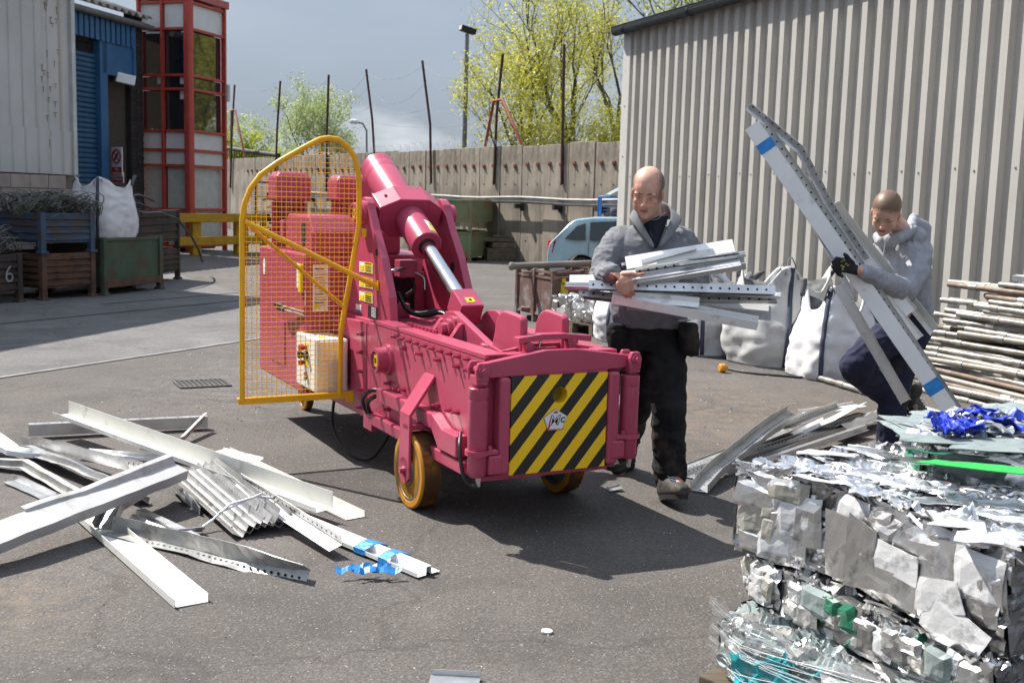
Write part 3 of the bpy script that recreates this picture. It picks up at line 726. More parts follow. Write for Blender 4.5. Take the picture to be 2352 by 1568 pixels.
s = MB(); s.tube([TC + tnl * 0.04 + tnr * 0.05, TC + tnl * 0.04 + tnr * 0.05 + Z * TH], 0.085, 12); s.build('corner_post', MATS['red_frame'], tw)
s = MB(); c = TC + tl_ * LW / 2 + tr_ * RW / 2; Aq = Matrix((tr_, -tl_, Z)).transposed()
s.box(c + Z * (TH + 0.06), (RW + 0.25, LW + 0.25, 0.2), Aq); s.build('roof', M('red_trim', (0.36, 0.09, 0.085), 0.5, var=0.1), tw, bevel=0.02)
s = MB(); s.box(c + Z * TH / 2, (RW - 0.35, LW - 0.35, TH - 0.1), Aq); s.build('core', M('tower_core', (0.035, 0.037, 0.04), 0.9), tw)
for (x, y0, y1, x1) in ((330, 177, 193, 356 - 12), (412, 177, 193, 425), (412, 206, 228, 425)):
    p0, p1 = atP(x + 30 if x == 330 else x, y0, TC, tnl), atP(371 if x == 330 else 425, y1, TC, tnl)
    s = MB(); s.box((p0 + p1) / 2 + tnl * -0.03, (abs((p1 - p0).dot(tl_)), 0.01, abs(p0.z - p1.z)), Matrix((tl_, tnl, Z)).transposed()); s.build('paper_notice', MATS['sign_white'], tw)
pb = TC + tr_ * RW + tnr * 0.12 + Z * zl(200); s = MB(); s.box(pb, (0.12, 0.10, 0.45), Aq); s.build('alarm_box', M('alarm_grey', (0.4, 0.4, 0.4), 0.5), tw)

# ---------------------------------------------------------------- yellow timber barrier
M('yellow_rail', (0.45, 0.24, 0.012), 0.6, var=0.16, vscale=6, dirt=(0.20, 0.11, 0.02), damt=0.25, dscale=5)
yb0, yb1 = at(449, 586), at(560, 582); yd = (yb1 - yb0).normalized(); yl = Vector((-yd.y, yd.x, 0))
yb = thing('yellow_barrier', 'yellow two-rail barrier in front of the red tower', 'barrier', yb0)
Ay = Matrix((yd, yl, Z)).transposed(); z1, z2 = atP(449, 500, yb0, yl).z, atP(449, 553, yb0, yl).z
for zz in (z1, z2):
    s = MB(); s.box(yb0 + yd * 0.75 - yl * 0.12 + Z * zz, (2.9, 0.06, 0.22), Ay); s.build('rail', MATS['yellow_rail'], yb, bevel=0.012)
for q in (0.0, 1.42, 1.72, 2.4):
    s = MB(); w_ = 0.28 if q == 0 else 0.13
    s.box(yb0 + yd * q + Z * (z1 + 0.1) / 2, (w_, 0.14, z1 + 0.1), Ay); s.build('post', MATS['yellow_rail'], yb, bevel=0.012)
# ================================================================ trees behind the wall
def bark(): return M('bark', (0.085, 0.072, 0.052), 0.9, var=0.35, vscale=8, bump=0.6, bscale=25)
def leafmat(name, c1, c2):
    if name in MATS: return MATS[name]
    m = bpy.data.materials.new(name); m.use_nodes = True; N, L = m.node_tree.nodes, m.node_tree.links
    b = N['Principled BSDF']; N.remove(b)
    out = N['Material Output']
    g = N.new('ShaderNodeNewGeometry'); cr = N.new('ShaderNodeValToRGB')
    cr.color_ramp.elements[0].color = (*c1, 1); cr.color_ramp.elements[1].color = (*c2, 1)
    L.new(g.outputs['Random Per Island'], cr.inputs['Fac'])
    d = N.new('ShaderNodeBsdfDiffuse'); t = N.new('ShaderNodeBsdfTranslucent'); mx = N.new('ShaderNodeMixShader'); mx.inputs[0].default_value = 0.5
    gl = N.new('ShaderNodeBsdfGlossy'); gl.inputs['Roughness'].default_value = 0.45; gl.inputs['Color'].default_value = (0.5, 0.5, 0.45, 1)
    m2 = N.new('ShaderNodeMixShader'); m2.inputs[0].default_value = 0.06
    L.new(cr.outputs['Color'], d.inputs['Color']); L.new(cr.outputs['Color'], t.inputs['Color'])
    L.new(d.outputs[0], mx.inputs[1]); L.new(t.outputs[0], mx.inputs[2]); L.new(mx.outputs[0], m2.inputs[1]); L.new(gl.outputs[0], m2.inputs[2])
    L.new(m2.outputs[0], out.inputs['Surface']); MATS[name] = m; return m
def tree(label, base, trunks, spread, top, leaf, nleaf, lsize, seed, levels=4, droop=0.0, clear=0.35, group='trees beyond the wall', name='tree', crown_w=1.0):
    """trunks: list of (dx, dy, lean_x, lean_y, height share, radius)"""
    rg = random.Random(seed); t = thing(name, label, 'tree', base, 0, group)
    wood = MB(); tips = []
    def grow(p, d, ln_, r_, lv):
        k = 4; pts = [p]; rs = [r_]
        for i in range(k):
            d = (d + Vector((rg.uniform(-1, 1), rg.uniform(-1, 1), rg.uniform(-0.4, 0.7))) * 0.13 - Vector((0, 0, droop * 0.1 * (levels - lv)))).normalized()
            p = p + d * (ln_ / k); pts.append(p); rs.append(r_ * (1 - 0.13 * (i + 1)))
            if lv <= 2: tips.append((p.copy(), lv))
        wood.tube(pts, rs, 7 if r_ > 0.05 else (5 if r_ > 0.015 else 3), caps=False)
        if lv == 0: return
        nb = 3 if lv > 2 else rg.choice((3, 4))
        for j in range(nb):
            q = pts[-1] if j < 2 else pts[rg.choice((1, 2, 3))]
            side = Vector((rg.uniform(-1, 1), rg.uniform(-1, 1), rg.uniform(-0.15, 0.75)))
            nd = (d * rg.uniform(0.55, 1.0) + side.normalized() * spread * rg.uniform(0.5, 1.1)).normalized()
            grow(q, nd, ln_ * rg.uniform(0.55, 0.8), r_ * rg.uniform(0.34, 0.52), lv - 1)
    for dx, dy, lx, ly, hs, r_ in trunks:
        grow(Vector(base) + Vector((dx, dy, 0)), Vector((lx, ly, 1)).normalized(), top * clear * hs, r_, levels)
    wood.build('trunk', bark(), t)
    lf = MB(); n_t = len(tips)
    if n_t == 0: return t
    for i in range(nleaf):
        p, lv = tips[rg.randrange(n_t)]
        jit = Vector((rg.gauss(0, 1), rg.gauss(0, 1), rg.gauss(0, 1))) * (0.16 + 0.10 * lv) * crown_w
        c = p + jit
        a = Vector((rg.uniform(-1, 1), rg.uniform(-1, 1), rg.uniform(-1, 1))).normalized(); b_ = a.orthogonal().normalized()
        if rg.random() < 0.5: b_ = a.cross(b_)
        sz = lsize * rg.uniform(0.5, 1.25)
        lf.add([c - a * sz, c + b_ * sz * 0.42, c + a * sz, c - b_ * sz * 0.42], [(0, 1, 2, 3)])
    lf.build('crown', leaf, t)
    return t
LY = leafmat('leaf_yellow', (0.36, 0.38, 0.05), (0.62, 0.58, 0.10))
LG = leafmat('leaf_pale', (0.26, 0.34, 0.12), (0.48, 0.54, 0.25))
LB = leafmat('leaf_lime', (0.26, 0.33, 0.02), (0.46, 0.50, 0.06))
LD = leafmat('leaf_mid', (0.20, 0.24, 0.04), (0.40, 0.41, 0.09))
def gp(x, Y): p = atY(x, 470, Y); p.z = 0; return p
tree('tall spring tree with two bare trunks, next to the warehouse', gp(1365, 38), [(-0.42, 0, -0.10, 0.0, 1.0, 0.22), (0.45, 0.2, 0.06, 0.03, 0.95, 0.22), (-0.3, 0.5, -0.42, 0.1, 1.0, 0.13), (0.3, 0.4, 0.33, 0.1, 0.95, 0.10)], 0.68, 8.6, LY, 16500, 0.056, 13, 4, clear=0.44)
tree('leafy yellow-green spring tree right of the floodlight mast', gp(1248, 36), [(0, 0, -0.34, 0, 1.0, 0.20), (0.1, 0.1, -0.05, 0.1, 1.0, 0.13), (0.1, 0.1, -0.75, -0.1, 0.8, 0.11), (0.2, 0.1, 0.45, 0.0, 0.65, 0.09)], 0.75, 7.8, LY, 22000, 0.056, 5, 4, clear=0.40)
tree('spring tree showing above the warehouse gutter', gp(1600, 34), [(0, 0, 0.0, 0, 1.0, 0.2), (0.3, 0, 0.3, 0, 0.9, 0.14)], 0.75, 8.8, LD, 6000, 0.080, 23, 4, clear=0.44)
tree('thin young tree behind the pale grey shed', gp(1402, 52), [(0, 0, 0.05, 0, 1.0, 0.1)], 0.8, 5.5, LG, 1500, 0.08, 31, 3, clear=0.45)
tree('wide pale willow-like tree over the middle of the wall', gp(700, 62), [(-0.9, 0, -0.30, 0, 0.85, 0.10), (0, 0, 0.05, 0, 1.0, 0.12), (1.0, 0.3, 0.35, 0, 0.85, 0.10), (0.4, 0.5, -0.1, 0.2, 0.95, 0.09)], 0.85, 7.0, LG, 17000, 0.08, 43, 4, clear=0.45)
tree('dense lime green bush beside the red tower', gp(545, 60), [(0, 0, 0.1, 0, 0.9, 0.12), (-0.5, 0, -0.35, 0, 0.8, 0.1)], 0.95, 4.6, LB, 9000, 0.10, 51, 4, clear=0.42, name='bush')
# ================================================================ the pink shear machine
MTH = R(27.5); mu_, mv_ = Vector((math.sin(MTH), -math.cos(MTH), 0)), Vector((math.cos(MTH), math.sin(MTH), 0))
MO = Vector((0.22336, 5.16383, 0))
# local frame of the machine: x to its own right seen from the front, y towards its rear, z up
def LX(px, x):
    p = atP(px[0], px[1], MO + mv_ * x, mv_) - MO; return Vector((p.dot(mv_), -p.dot(mu_), p.z))
def LYp(px, y):
    p = atP(px[0], px[1], MO - mu_ * y, mu_) - MO; return Vector((p.dot(mv_), -p.dot(mu_), p.z))
mc = thing('shear_machine', 'pink hydraulic alligator shear on wheels with a striped front panel', 'machine', MO, MTH)
def pinkmat(name, c, rough=0.31):
    return M(name, c, rough, var=0.07, vscale=2.5, bump=0.10, bscale=130, spec=0.5, rvar=0.06)
PK = pinkmat('pink_paint', (0.41, 0.060, 0.112))
M('chrome', (0.62, 0.63, 0.65), 0.16, 1.0, var=0.05, bump=0.05, bscale=200)
M('steel_fit', (0.5, 0.5, 0.48), 0.3, 1.0, var=0.1)
M('rubber', (0.012, 0.012, 0.013), 0.45, var=0.3, vscale=20)
M('void_dark', (0.010, 0.008, 0.009), 0.8)
M('guard_yellow', (0.78, 0.40, 0.008), 0.4, var=0.08, vscale=6, spec=0.5)
M('decal_yellow', (0.72, 0.55, 0.01), 0.4, var=0.05); M('decal_white', (0.75, 0.74, 0.73), 0.4, var=0.03)
M('decal_blue', (0.03, 0.10, 0.40), 0.4)
def part(s, name, mat, parent=None, bevel=0.004, **k):
    o = s.build(name, mat, None, bevel=bevel, **k); adopt(o, parent or mc, False); return o
def poly_x(pts, x0, x1):       # polygon in (y, z) pushed along x
    return MB().prism([(x0, y, z) for y, z in pts], (x1 - x0, 0, 0))
def poly_y(pts, y0, y1):       # polygon in (x, z) pushed along y
    return MB().prism([(x, y0, z) for x, z in pts], (0, y1 - y0, 0))
def arc(cx, cz, r, a0, a1, n=8): return [(cx + r * math.cos(R(a0 + (a1 - a0) * i / n)), cz + r * math.sin(R(a0 + (a1 - a0) * i / n))) for i in range(n + 1)]

# ---- frame
lside = part(poly_x([(0.06, 0.30), (0.06, 0.86), (1.66, 0.86), (1.66, 0.29), (1.45, 0.29)], -0.36, -0.325), 'side_plate', PK)
rside = part(poly_x([(0.06, 0.30), (0.06, 0.86), (2.30, 0.86), (2.30, 0.29)], 0.325, 0.36), 'side_plate', PK)
rear_side = part(poly_x([(1.664, 0.285), (1.664, 0.856), (2.33, 0.835), (2.33, 0.275)], -0.364, -0.325), 'rear_side_plate', PK)
for x0, x1 in ((-0.362, -0.25), (0.25, 0.362)):
    part(MB().b(x0, x1, 0.05, 1.55, 0.862, 0.886), 'top_rail', PK)
part(MB().b(-0.32, 0.32, 0.10, 2.25, 0.30, 0.33), 'floor_plate', PK)
part(MB().b(-0.32, 0.32, 1.25, 2.28, 0.835, 0.862), 'deck_plate', PK)
part(MB().b(-0.322, 0.322, 2.24, 2.27, 0.33, 0.83), 'bulkhead', PK)
part(MB().b(-0.32, 0.32, 0.12, 1.24, 0.50, 0.53), 'jaw_bed', PK)
# welded box rail with its cranked front end, and the lower flange
part(MB().b(-0.425, -0.361, 0.52, 1.32, 0.445, 0.525), 'box_rail', PK, bevel=0.008)
part(poly_x([(0.53, 0.525), (0.53, 0.445), (0.44, 0.36), (0.22, 0.36), (0.22, 0.47), (0.40, 0.47)], -0.425, -0.361), 'rail_end', PK, bevel=0.008)
part(MB().b(-0.415, -0.361, 0.17, 1.46, 0.287, 0.352), 'lower_flange', PK, bevel=0.008)
part(MB().b(0.361, 0.415, 0.17, 1.46, 0.287, 0.352), 'lower_flange', PK, bevel=0.008)
part(MB().b(-0.40, -0.364, 1.46, 1.60, 0.24, 0.34), 'skid_block', PK)
# ---- bolts on the side
bz = MB(); bz.lathe((0, 0, 0), (-1, 0, 0), [(0, 0.017), (0.004, 0.017), (0.004, 0.0135), (0.018, 0.0135), (0.018, 0.008), (0.038, 0.008)], 6, smooth=False)
bzm = bz.mesh('bolt', PK)
def zoom2(x, y): return ((900 + x / 2.34) * 0.57422, (1100 + y / 2.34) * 0.57422)
B1 = [(1605, 575), (1670, 593), (1735, 613), (1805, 635), (1880, 657), (1952, 682), (2030, 706), (2112, 730), (2192, 757), (2280, 782),
      (1685, 683), (1835, 733), (2005, 790), (2185, 850), (2285, 885), (1410, 783), (1540, 1010), (1680, 1070), (1625, 1060), (2000, 1210), (2110, 1260), (2180, 1280), (1535, 1255)]
for p in B1:
    q = LX(zoom2(*p), -0.362); share('bolt', bzm, lside, (-0.361, q.y, q.z))
for z in (0.78, 0.67, 0.555, 0.445, 0.335): share('bolt', bzm, rear_side, (-0.364, 1.73, z))
# bolt heads along the inner edge of the top rail
hb_ = MB(); hb_.lathe((0, 0, 0), (0, 0, 1), [(0, 0.016), (0.018, 0.016)], 6, smooth=False); hbm = hb_.mesh('bolt', PK)
for i in range(8): share('bolt', hbm, lside, (-0.268, 0.86 + i * 0.052, 0.886))
for i in range(6): share('bolt', hbm, rside, (0.268, 0.30 + i * 0.052, 0.886))
# ---- pivot boss with pin on the side
def boss(c, r, h, name='pivot_boss', sticker=True, sgn=-1):
    s = MB(); s.lathe(c, (sgn, 0, 0), [(-0.01, r * 1.28), (0.018, r * 1.20), (0.022, r * 1.02), (h, r), (h, r * 0.72), (h - 0.012, r * 0.70), (h - 0.012, r * 0.3)], 30)
    o = part(s, name, PK, bevel=0.0)
    if sticker:
        s = MB(); s.box(Vector(c) + Vector((sgn * (h - 0.009), 0, 0)), (0.003, r * 0.62, r * 0.95)); part(s, 'sticker', MATS['decal_yellow'], o, 0)
        s = MB(); s.box(Vector(c) + Vector((sgn * (h - 0.0065), 0, 0)), (0.003, r * 0.28, r * 0.4)); part(s, 'sticker_mark', MATS['ink_black'], o, 0)
    return o
boss((-0.361, 1.303, 0.685), 0.072, 0.085)
share('bolt', bzm, lside, (-0.361, 1.40, 0.70))
# ---- A-shaped cylinder cheeks
ear = arc(1.957, 1.497, 0.098, 20, 165, 8)
cheek = [(1.47, 0.862), (1.475, 0.93), (1.60, 1.16), (1.70, 1.36), (1.835, 1.46)]
def cheek_poly(): 
    e = [(y, z) for y, z in arc(1.957, 1.497, 0.098, 200, 0, 10)]
    return [(1.47, 0.862), (1.50, 1.02), (1.635, 1.24), (1.775, 1.40)] + [(1.957 + 0.098 * math.cos(R(a)), 1.497 + 0.098 * math.sin(R(a))) for a in (165, 140, 115, 90, 65, 40, 15)] + [(2.09, 1.40), (2.20, 1.20), (2.27, 0.862)]
for x0, x1 in ((-0.285, -0.235), (0.215, 0.265)):
    ck = part(poly_x(cheek_poly(), x0, x1), 'cylinder_cheek', PK, bevel=0.005)
    if x0 < 0:
        q = LX((866, 580), -0.285); s = MB(); s.lathe((-0.286, q.y, q.z), (-1, 0, 0), [(-0.03, 0.022), (0.0012, 0.022)], 18); part(s, 'hole', MATS['void_dark'], ck, 0)
    else:
        s = MB(); s.lathe((x0 - 0.001, 1.72, 1.18), (-1, 0, 0), [(0, 0.03), (0.002, 0.03)], 18); part(s, 'hole', MATS['void_dark'], ck, 0)
boss((-0.285, 1.957, 1.497), 0.062, 0.07, 'trunnion_pin')
boss((0.265, 1.957, 1.497), 0.062, 0.05, 'trunnion_pin', False, 1)
s = MB(); s.lathe((0.21, 1.957, 1.497), (-1, 0, 0), [(0, 0.045), (0.06, 0.045)], 20); part(s, 'trunnion_collar', PK, bevel=0)
# rear plate between the cheeks with a dark opening, valve and hoses in it
part(poly_y([(-0.234, 0.862), (-0.234, 1.12), (0.214, 1.12), (0.214, 0.862)], 2.15, 2.18), 'rear_web', PK)
part(MB().b(-0.16, 0.14, 2.140, 2.149, 0.87, 1.09), 'web_opening', MATS['void_dark'], bevel=0.02)
part(MB().b(-0.05, 0.07, 1.93, 2.03, 1.10, 1.21), 'valve_block', PK, bevel=0.006)
part(MB().b(-0.12, -0.03, 1.80, 1.88, 0.862, 0.95), 'valve_block', PK, bevel=0.006)
M('hose_black', (0.010, 0.010, 0.011), 0.35, var=0.2)
def hose(pts, r_, name='hose', mat='hose_black', parent=None, n=8, sub=8):
    pts = [Vector(p) for p in pts]; out = []
    P = [pts[0]] + pts + [pts[-1]]
    for i in range(1, len(P) - 2):
        for k in range(sub):
            t_ = k / sub; a, b_, c, d = P[i - 1], P[i], P[i + 1], P[i + 2]
            out.append(0.5 * ((2 * b_) + (c - a) * t_ + (2 * a - 5 * b_ + 4 * c - d) * t_ * t_ + (3 * b_ - a - 3 * c + d) * t_ ** 3))
    out.append(pts[-1]); s = MB(); s.tube(out, r_, n); return part(s, name, MATS[mat], parent, 0)
hose([(-0.10, 1.84, 0.95), (-0.13, 1.75, 1.02), (-0.11, 1.65, 0.93), (-0.05, 1.55, 0.90), (0.02, 1.42, 0.93), (0.04, 1.25, 0.86)], 0.014)
hose([(-0.06, 1.84, 0.93), (-0.02, 1.70, 0.90), (0.08, 1.62, 0.92), (0.10, 1.45, 0.90), (0.11, 1.28, 0.85)], 0.014)
hose([(0.02, 1.95, 1.10), (0.02, 1.86, 1.04), (-0.05, 1.82, 1.0)], 0.012)
hose([(-0.02, 1.93, 1.16), (-0.10, 1.88, 1.15), (-0.15, 1.92, 1.13)], 0.013, 'fitting', 'steel_fit')
hose([(-0.15, 1.80, 0.90), (-0.16, 1.80, 1.0), (-0.14, 1.80, 1.03)], 0.012, 'fitting', 'steel_fit')
hose([(0.05, 1.93, 1.13), (0.09, 1.88, 1.10), (0.09, 1.86, 1.03)], 0.009, 'fitting', 'steel_fit')
# ---- main cylinder: axis in the plane x = -0.01
CA, CB = Vector((-0.01, 2.47, 1.790)), Vector((-0.01, 0.985, 0.975)); cax = (CB - CA).normalized()
def onax(y): return CA + cax * ((CA.y - y) / -cax.y)
Lt = (CB - CA).length
def st(y): return (CA.y - y) / -cax.y
tr0 = st(1.957)
s = MB(); s.lathe(CA, cax, [(0, 0.100), (0.004, 0.110), (0.075, 0.112), (0.078, 0.1115), (0.081, 0.112), (0.155, 0.112), (0.158, 0.1115), (0.161, 0.112), (tr0 - 0.07, 0.112)], 40); cyl_o = part(s, 'cylinder_barrel', PK, bevel=0)
# hexagonal trunnion block
az_ = Vector((0, cax.z, -cax.y)); az_ = az_ if az_.z > 0 else -az_
ct = onax(1.957); s = MB()
hx = [(-0.215, -0.055), (-0.215, 0.075), (-0.095, 0.135), (0.095, 0.135), (0.195, 0.075), (0.195, -0.055), (0.115, -0.135), (-0.115, -0.135)]
s.prism([ct - cax * 0.085 + Vector((a + 0.01, 0, 0)) + az_ * b_ for a, b_ in hx], cax * 0.17); trb = part(s, 'trunnion_block', PK, bevel=0.006)
for a in (-0.145, 0.125):
    s = MB(); s.lathe(ct + Vector((a, 0, 0)) + az_ * 0.108 + cax * -0.01, az_, [(-0.004, 0.011), (0.002, 0.011)], 14); part(s, 'tapped_hole', MATS['void_dark'], trb, 0)
g0 = st(1.60)
s = MB(); s.lathe(CA, cax, [(tr0 + 0.084, 0.085), (tr0 + 0.09, 0.094), (tr0 + 0.16, 0.094), (tr0 + 0.162, 0.0925), (tr0 + 0.164, 0.094), (g0 - 0.006, 0.094), (g0, 0.090), (g0, 0.05), (g0 - 0.01, 0.048)], 40); part(s, 'cylinder_gland', PK, bevel=0)
s = MB(); s.lathe(CA, cax, [(g0 - 0.02, 0.052), (g0 + 0.008, 0.052), (g0 + 0.008, 0.045)], 30); part(s, 'rod_wiper', MATS['rubber'], bevel=0)
s = MB(); s.lathe(CA, cax, [(g0, 0.043), (Lt - 0.07, 0.043)], 36); part(s, 'piston_rod', MATS['chrome'], bevel=0)
s = MB(); cE = CA + cax * (Lt - 0.02); s.box(cE - cax * 0.04 + az_ * 0.0, (0.135, 0.17, 0.135), Matrix((Vector((1, 0, 0)), cax, az_)).transposed()); re_ = part(s, 'rod_clevis', PK, bevel=0.008)
# warning label bent round the gland
def wrap_label(s0, s1, a0, a1, r_, mat, name, par):
    s = MB(); px_ = Vector((1, 0, 0))
    s.grid(lambda i, j: CA + cax * (s0 + (s1 - s0) * i) + (px_ * math.sin(R(a0 + (a1 - a0) * j)) + az_ * math.cos(R(a0 + (a1 - a0) * j))) * r_, 2, 8)
    return part(s, name, MATS[mat], par, 0)
wrap_label(g0 - 0.155, g0 - 0.03, 8, 46, 0.0952, 'decal_white', 'warning_label', cyl_o)
wrap_label(g0 - 0.085, g0 - 0.035, 10, 44, 0.0960, 'decal_yellow', 'warning_label', cyl_o)
wrap_label(g0 - 0.135, g0 - 0.100, 20, 36, 0.0960, 'decal_yellow', 'warning_label', cyl_o)
wrap_label(g0 - 0.122, g0 - 0.108, 25, 31, 0.0965, 'ink_black', 'warning_mark', cyl_o)
s = MB(); s.box(cE - cax * 0.01 + az_ * 0.069 , (0.05, 0.045, 0.002), Matrix((Vector((1, 0, 0)), cax, az_)).transposed()); part(s, 'sticker', MATS['decal_yellow'], re_, 0)
s = MB(); s.lathe(cE - cax * 0.01 + az_ * 0.070, az_, [(0, 0.010), (0.0012, 0.010)], 12); part(s, 'sticker_mark', MATS['ink_black'], re_, 0)
# ---- moving jaw
jaw = [(1.28, 0.80), (1.26, 0.835), (0.98, 0.99), (0.88, 1.00), (0.79, 0.975), (0.46, 0.88), (0.30, 0.86), (0.30, 0.76), (0.90, 0.72)]
for x0, x1 in ((-0.155, -0.115), (0.095, 0.135)):
    part(poly_x(jaw, x0, x1), 'jaw_plate', PK, bevel=0.005)
part(MB().b(-0.114, 0.094, 0.30, 0.95, 0.74, 0.80), 'jaw_core', PK)
def gus(y): part(poly_x([(y + 0.012, 0.84), (y + 0.012, 0.935), (y - 0.012, 0.935), (y - 0.012, 0.84)], -0.215, -0.156), 'gusset', PK)
for y0, y1 in ((1.03, 0.985), (0.78, 0.735)):
    s = MB(); s.prism([(-0.156, y0, 0.82), (-0.225, y0 + 0.05, 0.82), (-0.22, y0 + 0.04, 0.85), (-0.175, y0, 0.945), (-0.156, y0, 0.95)], (0, y1 - y0, 0)); part(s, 'gusset', PK)
s = MB(); s.lathe((-0.155, 0.885, 0.905), (-1, 0, 0), [(0, 0.070), (0.015, 0.070), (0.018, 0.055), (0.045, 0.055), (0.045, 0.034), (0.075, 0.034)], 28); part(s, 'jaw_pin', PK, bevel=0)
s = MB(); s.lathe((-0.20, 0.875, 0.832), (-1, 0, 0), [(0, 0.017), (0.02, 0.017)], 6, smooth=False); part(s, 'lock_bolt', PK, bevel=0)
s = MB(); s.lathe((-0.155, 0.50, 0.845), (-1, 0, 0), [(0, 0.03), (0.02, 0.03), (0.02, 0.016), (0.04, 0.016)], 8, smooth=False); part(s, 'lock_bolt', PK, bevel=0)
earp = [(0.115, 0.86), (0.115, 1.035), (0.135, 1.052)] + [(0.29 + 0.11 * math.cos(R(a)), 0.955 + 0.108 * math.sin(R(a))) for a in (100, 80, 60, 40, 20, 0)] + [(0.42, 0.90), (0.44, 0.86)]
for x0, x1 in ((-0.145, -0.105), (0.085, 0.125)):
    part(poly_x(earp, x0, x1), 'jaw_ear', PK, bevel=0.012, segs=3)
part(poly_y([(-0.185, 0.928), (-0.185, 0.957), (-0.06, 0.972), (0.06, 0.972), (0.215, 0.957), (0.215, 0.928), (0.06, 0.945), (-0.06, 0.945)], 0.055, 0.115), 'cross_bar', PK, bevel=0.003)
for x0, x1 in ((-0.14, -0.10), (0.09, 0.13)): part(MB().b(x0, x1, 0.06, 0.11, 0.80, 0.93), 'bar_leg', PK)
part(MB().b(-0.09, 0.06, 0.12, 0.19, 0.84, 0.90), 'stop_block', PK)
part(MB().b(0.0, 0.07, 0.118, 0.121, 0.865, 0.89), 'sticker', MATS['decal_yellow'], bevel=0)
hose([(-0.03, 0.14, 0.90), (-0.02, 0.14, 0.935), (-0.01, 0.13, 0.95)], 0.008, 'grease_nipple', 'steel_fit')
# ---- front door frame
part(MB().b(-0.385, 0.365, 0.042, 0.06, 0.298, 0.80), 'door_back_plate', PK)
part(poly_y([(-0.36, 0.785), (-0.41, 0.80), (-0.41, 0.850), (-0.36, 0.860), (-0.07, 0.905), (0.09, 0.905), (0.36, 0.868), (0.40, 0.862), (0.40, 0.81), (0.34, 0.80)], -0.012, 0.035), 'head_bar', PK, bevel=0.005)
part(MB().b(-0.35, 0.33, 0.05, 0.13, 0.862, 0.884), 'top_plate', PK)
part(poly_y([(-0.24, 0.885), (-0.05, 0.918), (0.10, 0.918), (0.30, 0.885)], 0.14, 0.165), 'inner_head_bar', PK)
for x0, x1 in ((-0.322, -0.264), (0.274, 0.336)):
    part(MB().b(x0, x1, -0.035, 0.041, 0.325, 0.787), 'door_post', PK, bevel=0.016, segs=3)
part(MB().b(-0.40, 0.30, 0.000, 0.041, 0.297, 0.322), 'sill_bar', PK)
part(MB().b(-0.263, 0.273, -0.010, 0.041, 0.787, 0.800), 'door_lip', PK, bevel=0.002)
# striped plate with its round hole
def stripes():
    m = bpy.data.materials.new('hazard_stripes'); m.use_nodes = True; N, L = m.node_tree.nodes, m.node_tree.links; b = N['Principled BSDF']
    tc = N.new('ShaderNodeTexCoord'); sp = N.new('ShaderNodeSeparateXYZ'); L.new(tc.outputs['Object'], sp.inputs[0])
    a = N.new('ShaderNodeMath'); a.operation = 'MULTIPLY'; a.inputs[1].default_value = 1 / 0.136; L.new(sp.outputs['X'], a.inputs[0])
    c = N.new('ShaderNodeMath'); c.operation = 'MULTIPLY_ADD'; c.inputs[1].default_value = -1 / 0.162; L.new(sp.outputs['Z'], c.inputs[0]); L.new(a.outputs[0], c.inputs[2])
    d = N.new('ShaderNodeMath'); d.operation = 'ADD'; d.inputs[1].default_value = 20 + 6.748; L.new(c.outputs[0], d.inputs[0])
    e = N.new('ShaderNodeMath'); e.operation = 'FRACT'; L.new(d.outputs[0], e.inputs[0])
    g = N.new('ShaderNodeMath'); g.operation = 'GREATER_THAN'; g.inputs[1].default_value = 0.5; L.new(e.outputs[0], g.inputs[0])
    nz = N.new('ShaderNodeTexNoise'); nz.inputs['Scale'].default_value = 9; nz.inputs['Detail'].default_value = 7; L.new(tc.outputs['Object'], nz.inputs['Vector'])
    cr = N.new('ShaderNodeValToRGB'); cr.color_ramp.elements[0].color = (0.90, 0.52, 0.008, 1); cr.color_ramp.elements[1].color = (0.95, 0.60, 0.012, 1); L.new(nz.outputs['Fac'], cr.inputs['Fac'])
    mx = N.new('ShaderNodeMix'); mx.data_type = 'RGBA'; L.new(g.outputs[0], mx.inputs[0]); mx.inputs[6].default_value = (0.012, 0.012, 0.013, 1); L.new(cr.outputs['Color'], mx.inputs[7])
    L.new(mx.outputs[2], b.inputs['Base Color']); b.inputs['Roughness'].default_value = 0.38; MATS['stripes'] = m; return m
stripes()
X0, X1, Z0, Z1 = -0.258, 0.268, 0.320, 0.787; hc = LYp((1282, 905), 0.0); HRr = 0.040; n_ = 48
s = MB(); out_, inn = [], []
for i in range(n_):
    a = 2 * math.pi * i / n_; dx, dz = math.cos(a), math.sin(a)
    tx = ((X1 if dx > 0 else X0) - hc.x) / dx if abs(dx) > 1e-6 else 1e9; tz = ((Z1 if dz > 0 else Z0) - hc.z) / dz if abs(dz) > 1e-6 else 1e9
    t_ = min(tx, tz); out_.append([hc.x + dx * t_, hc.z + dz * t_]); inn.append([hc.x + dx * HRr, hc.z + dz * HRr])
for cx_, cz_ in ((X0, Z0), (X0, Z1), (X1, Z0), (X1, Z1)):      # square the corners
    k = min(range(n_), key=lambda i: (out_[i][0] - cx_) ** 2 + (out_[i][1] - cz_) ** 2); out_[k] = [cx_, cz_]
yf, yb_ = -0.020, 0.040
vs = [(x, yf, z) for x, z in out_] + [(x, yf, z) for x, z in inn] + [(x, yb_, z) for x, z in out_] + [(x, yb_, z) for x, z in inn]
fs = []
for i in range(n_):
    j = (i + 1) % n_
    fs += [(i, j, n_ + j, n_ + i), (n_ + i, n_ + j, 3 * n_ + j, 3 * n_ + i), (i, 2 * n_ + i, 2 * n_ + j, j)]
s.add(vs, [tuple(reversed(f)) for f in fs]); sp_ = part(s, 'striped_panel', MATS['stripes'], bevel=0)
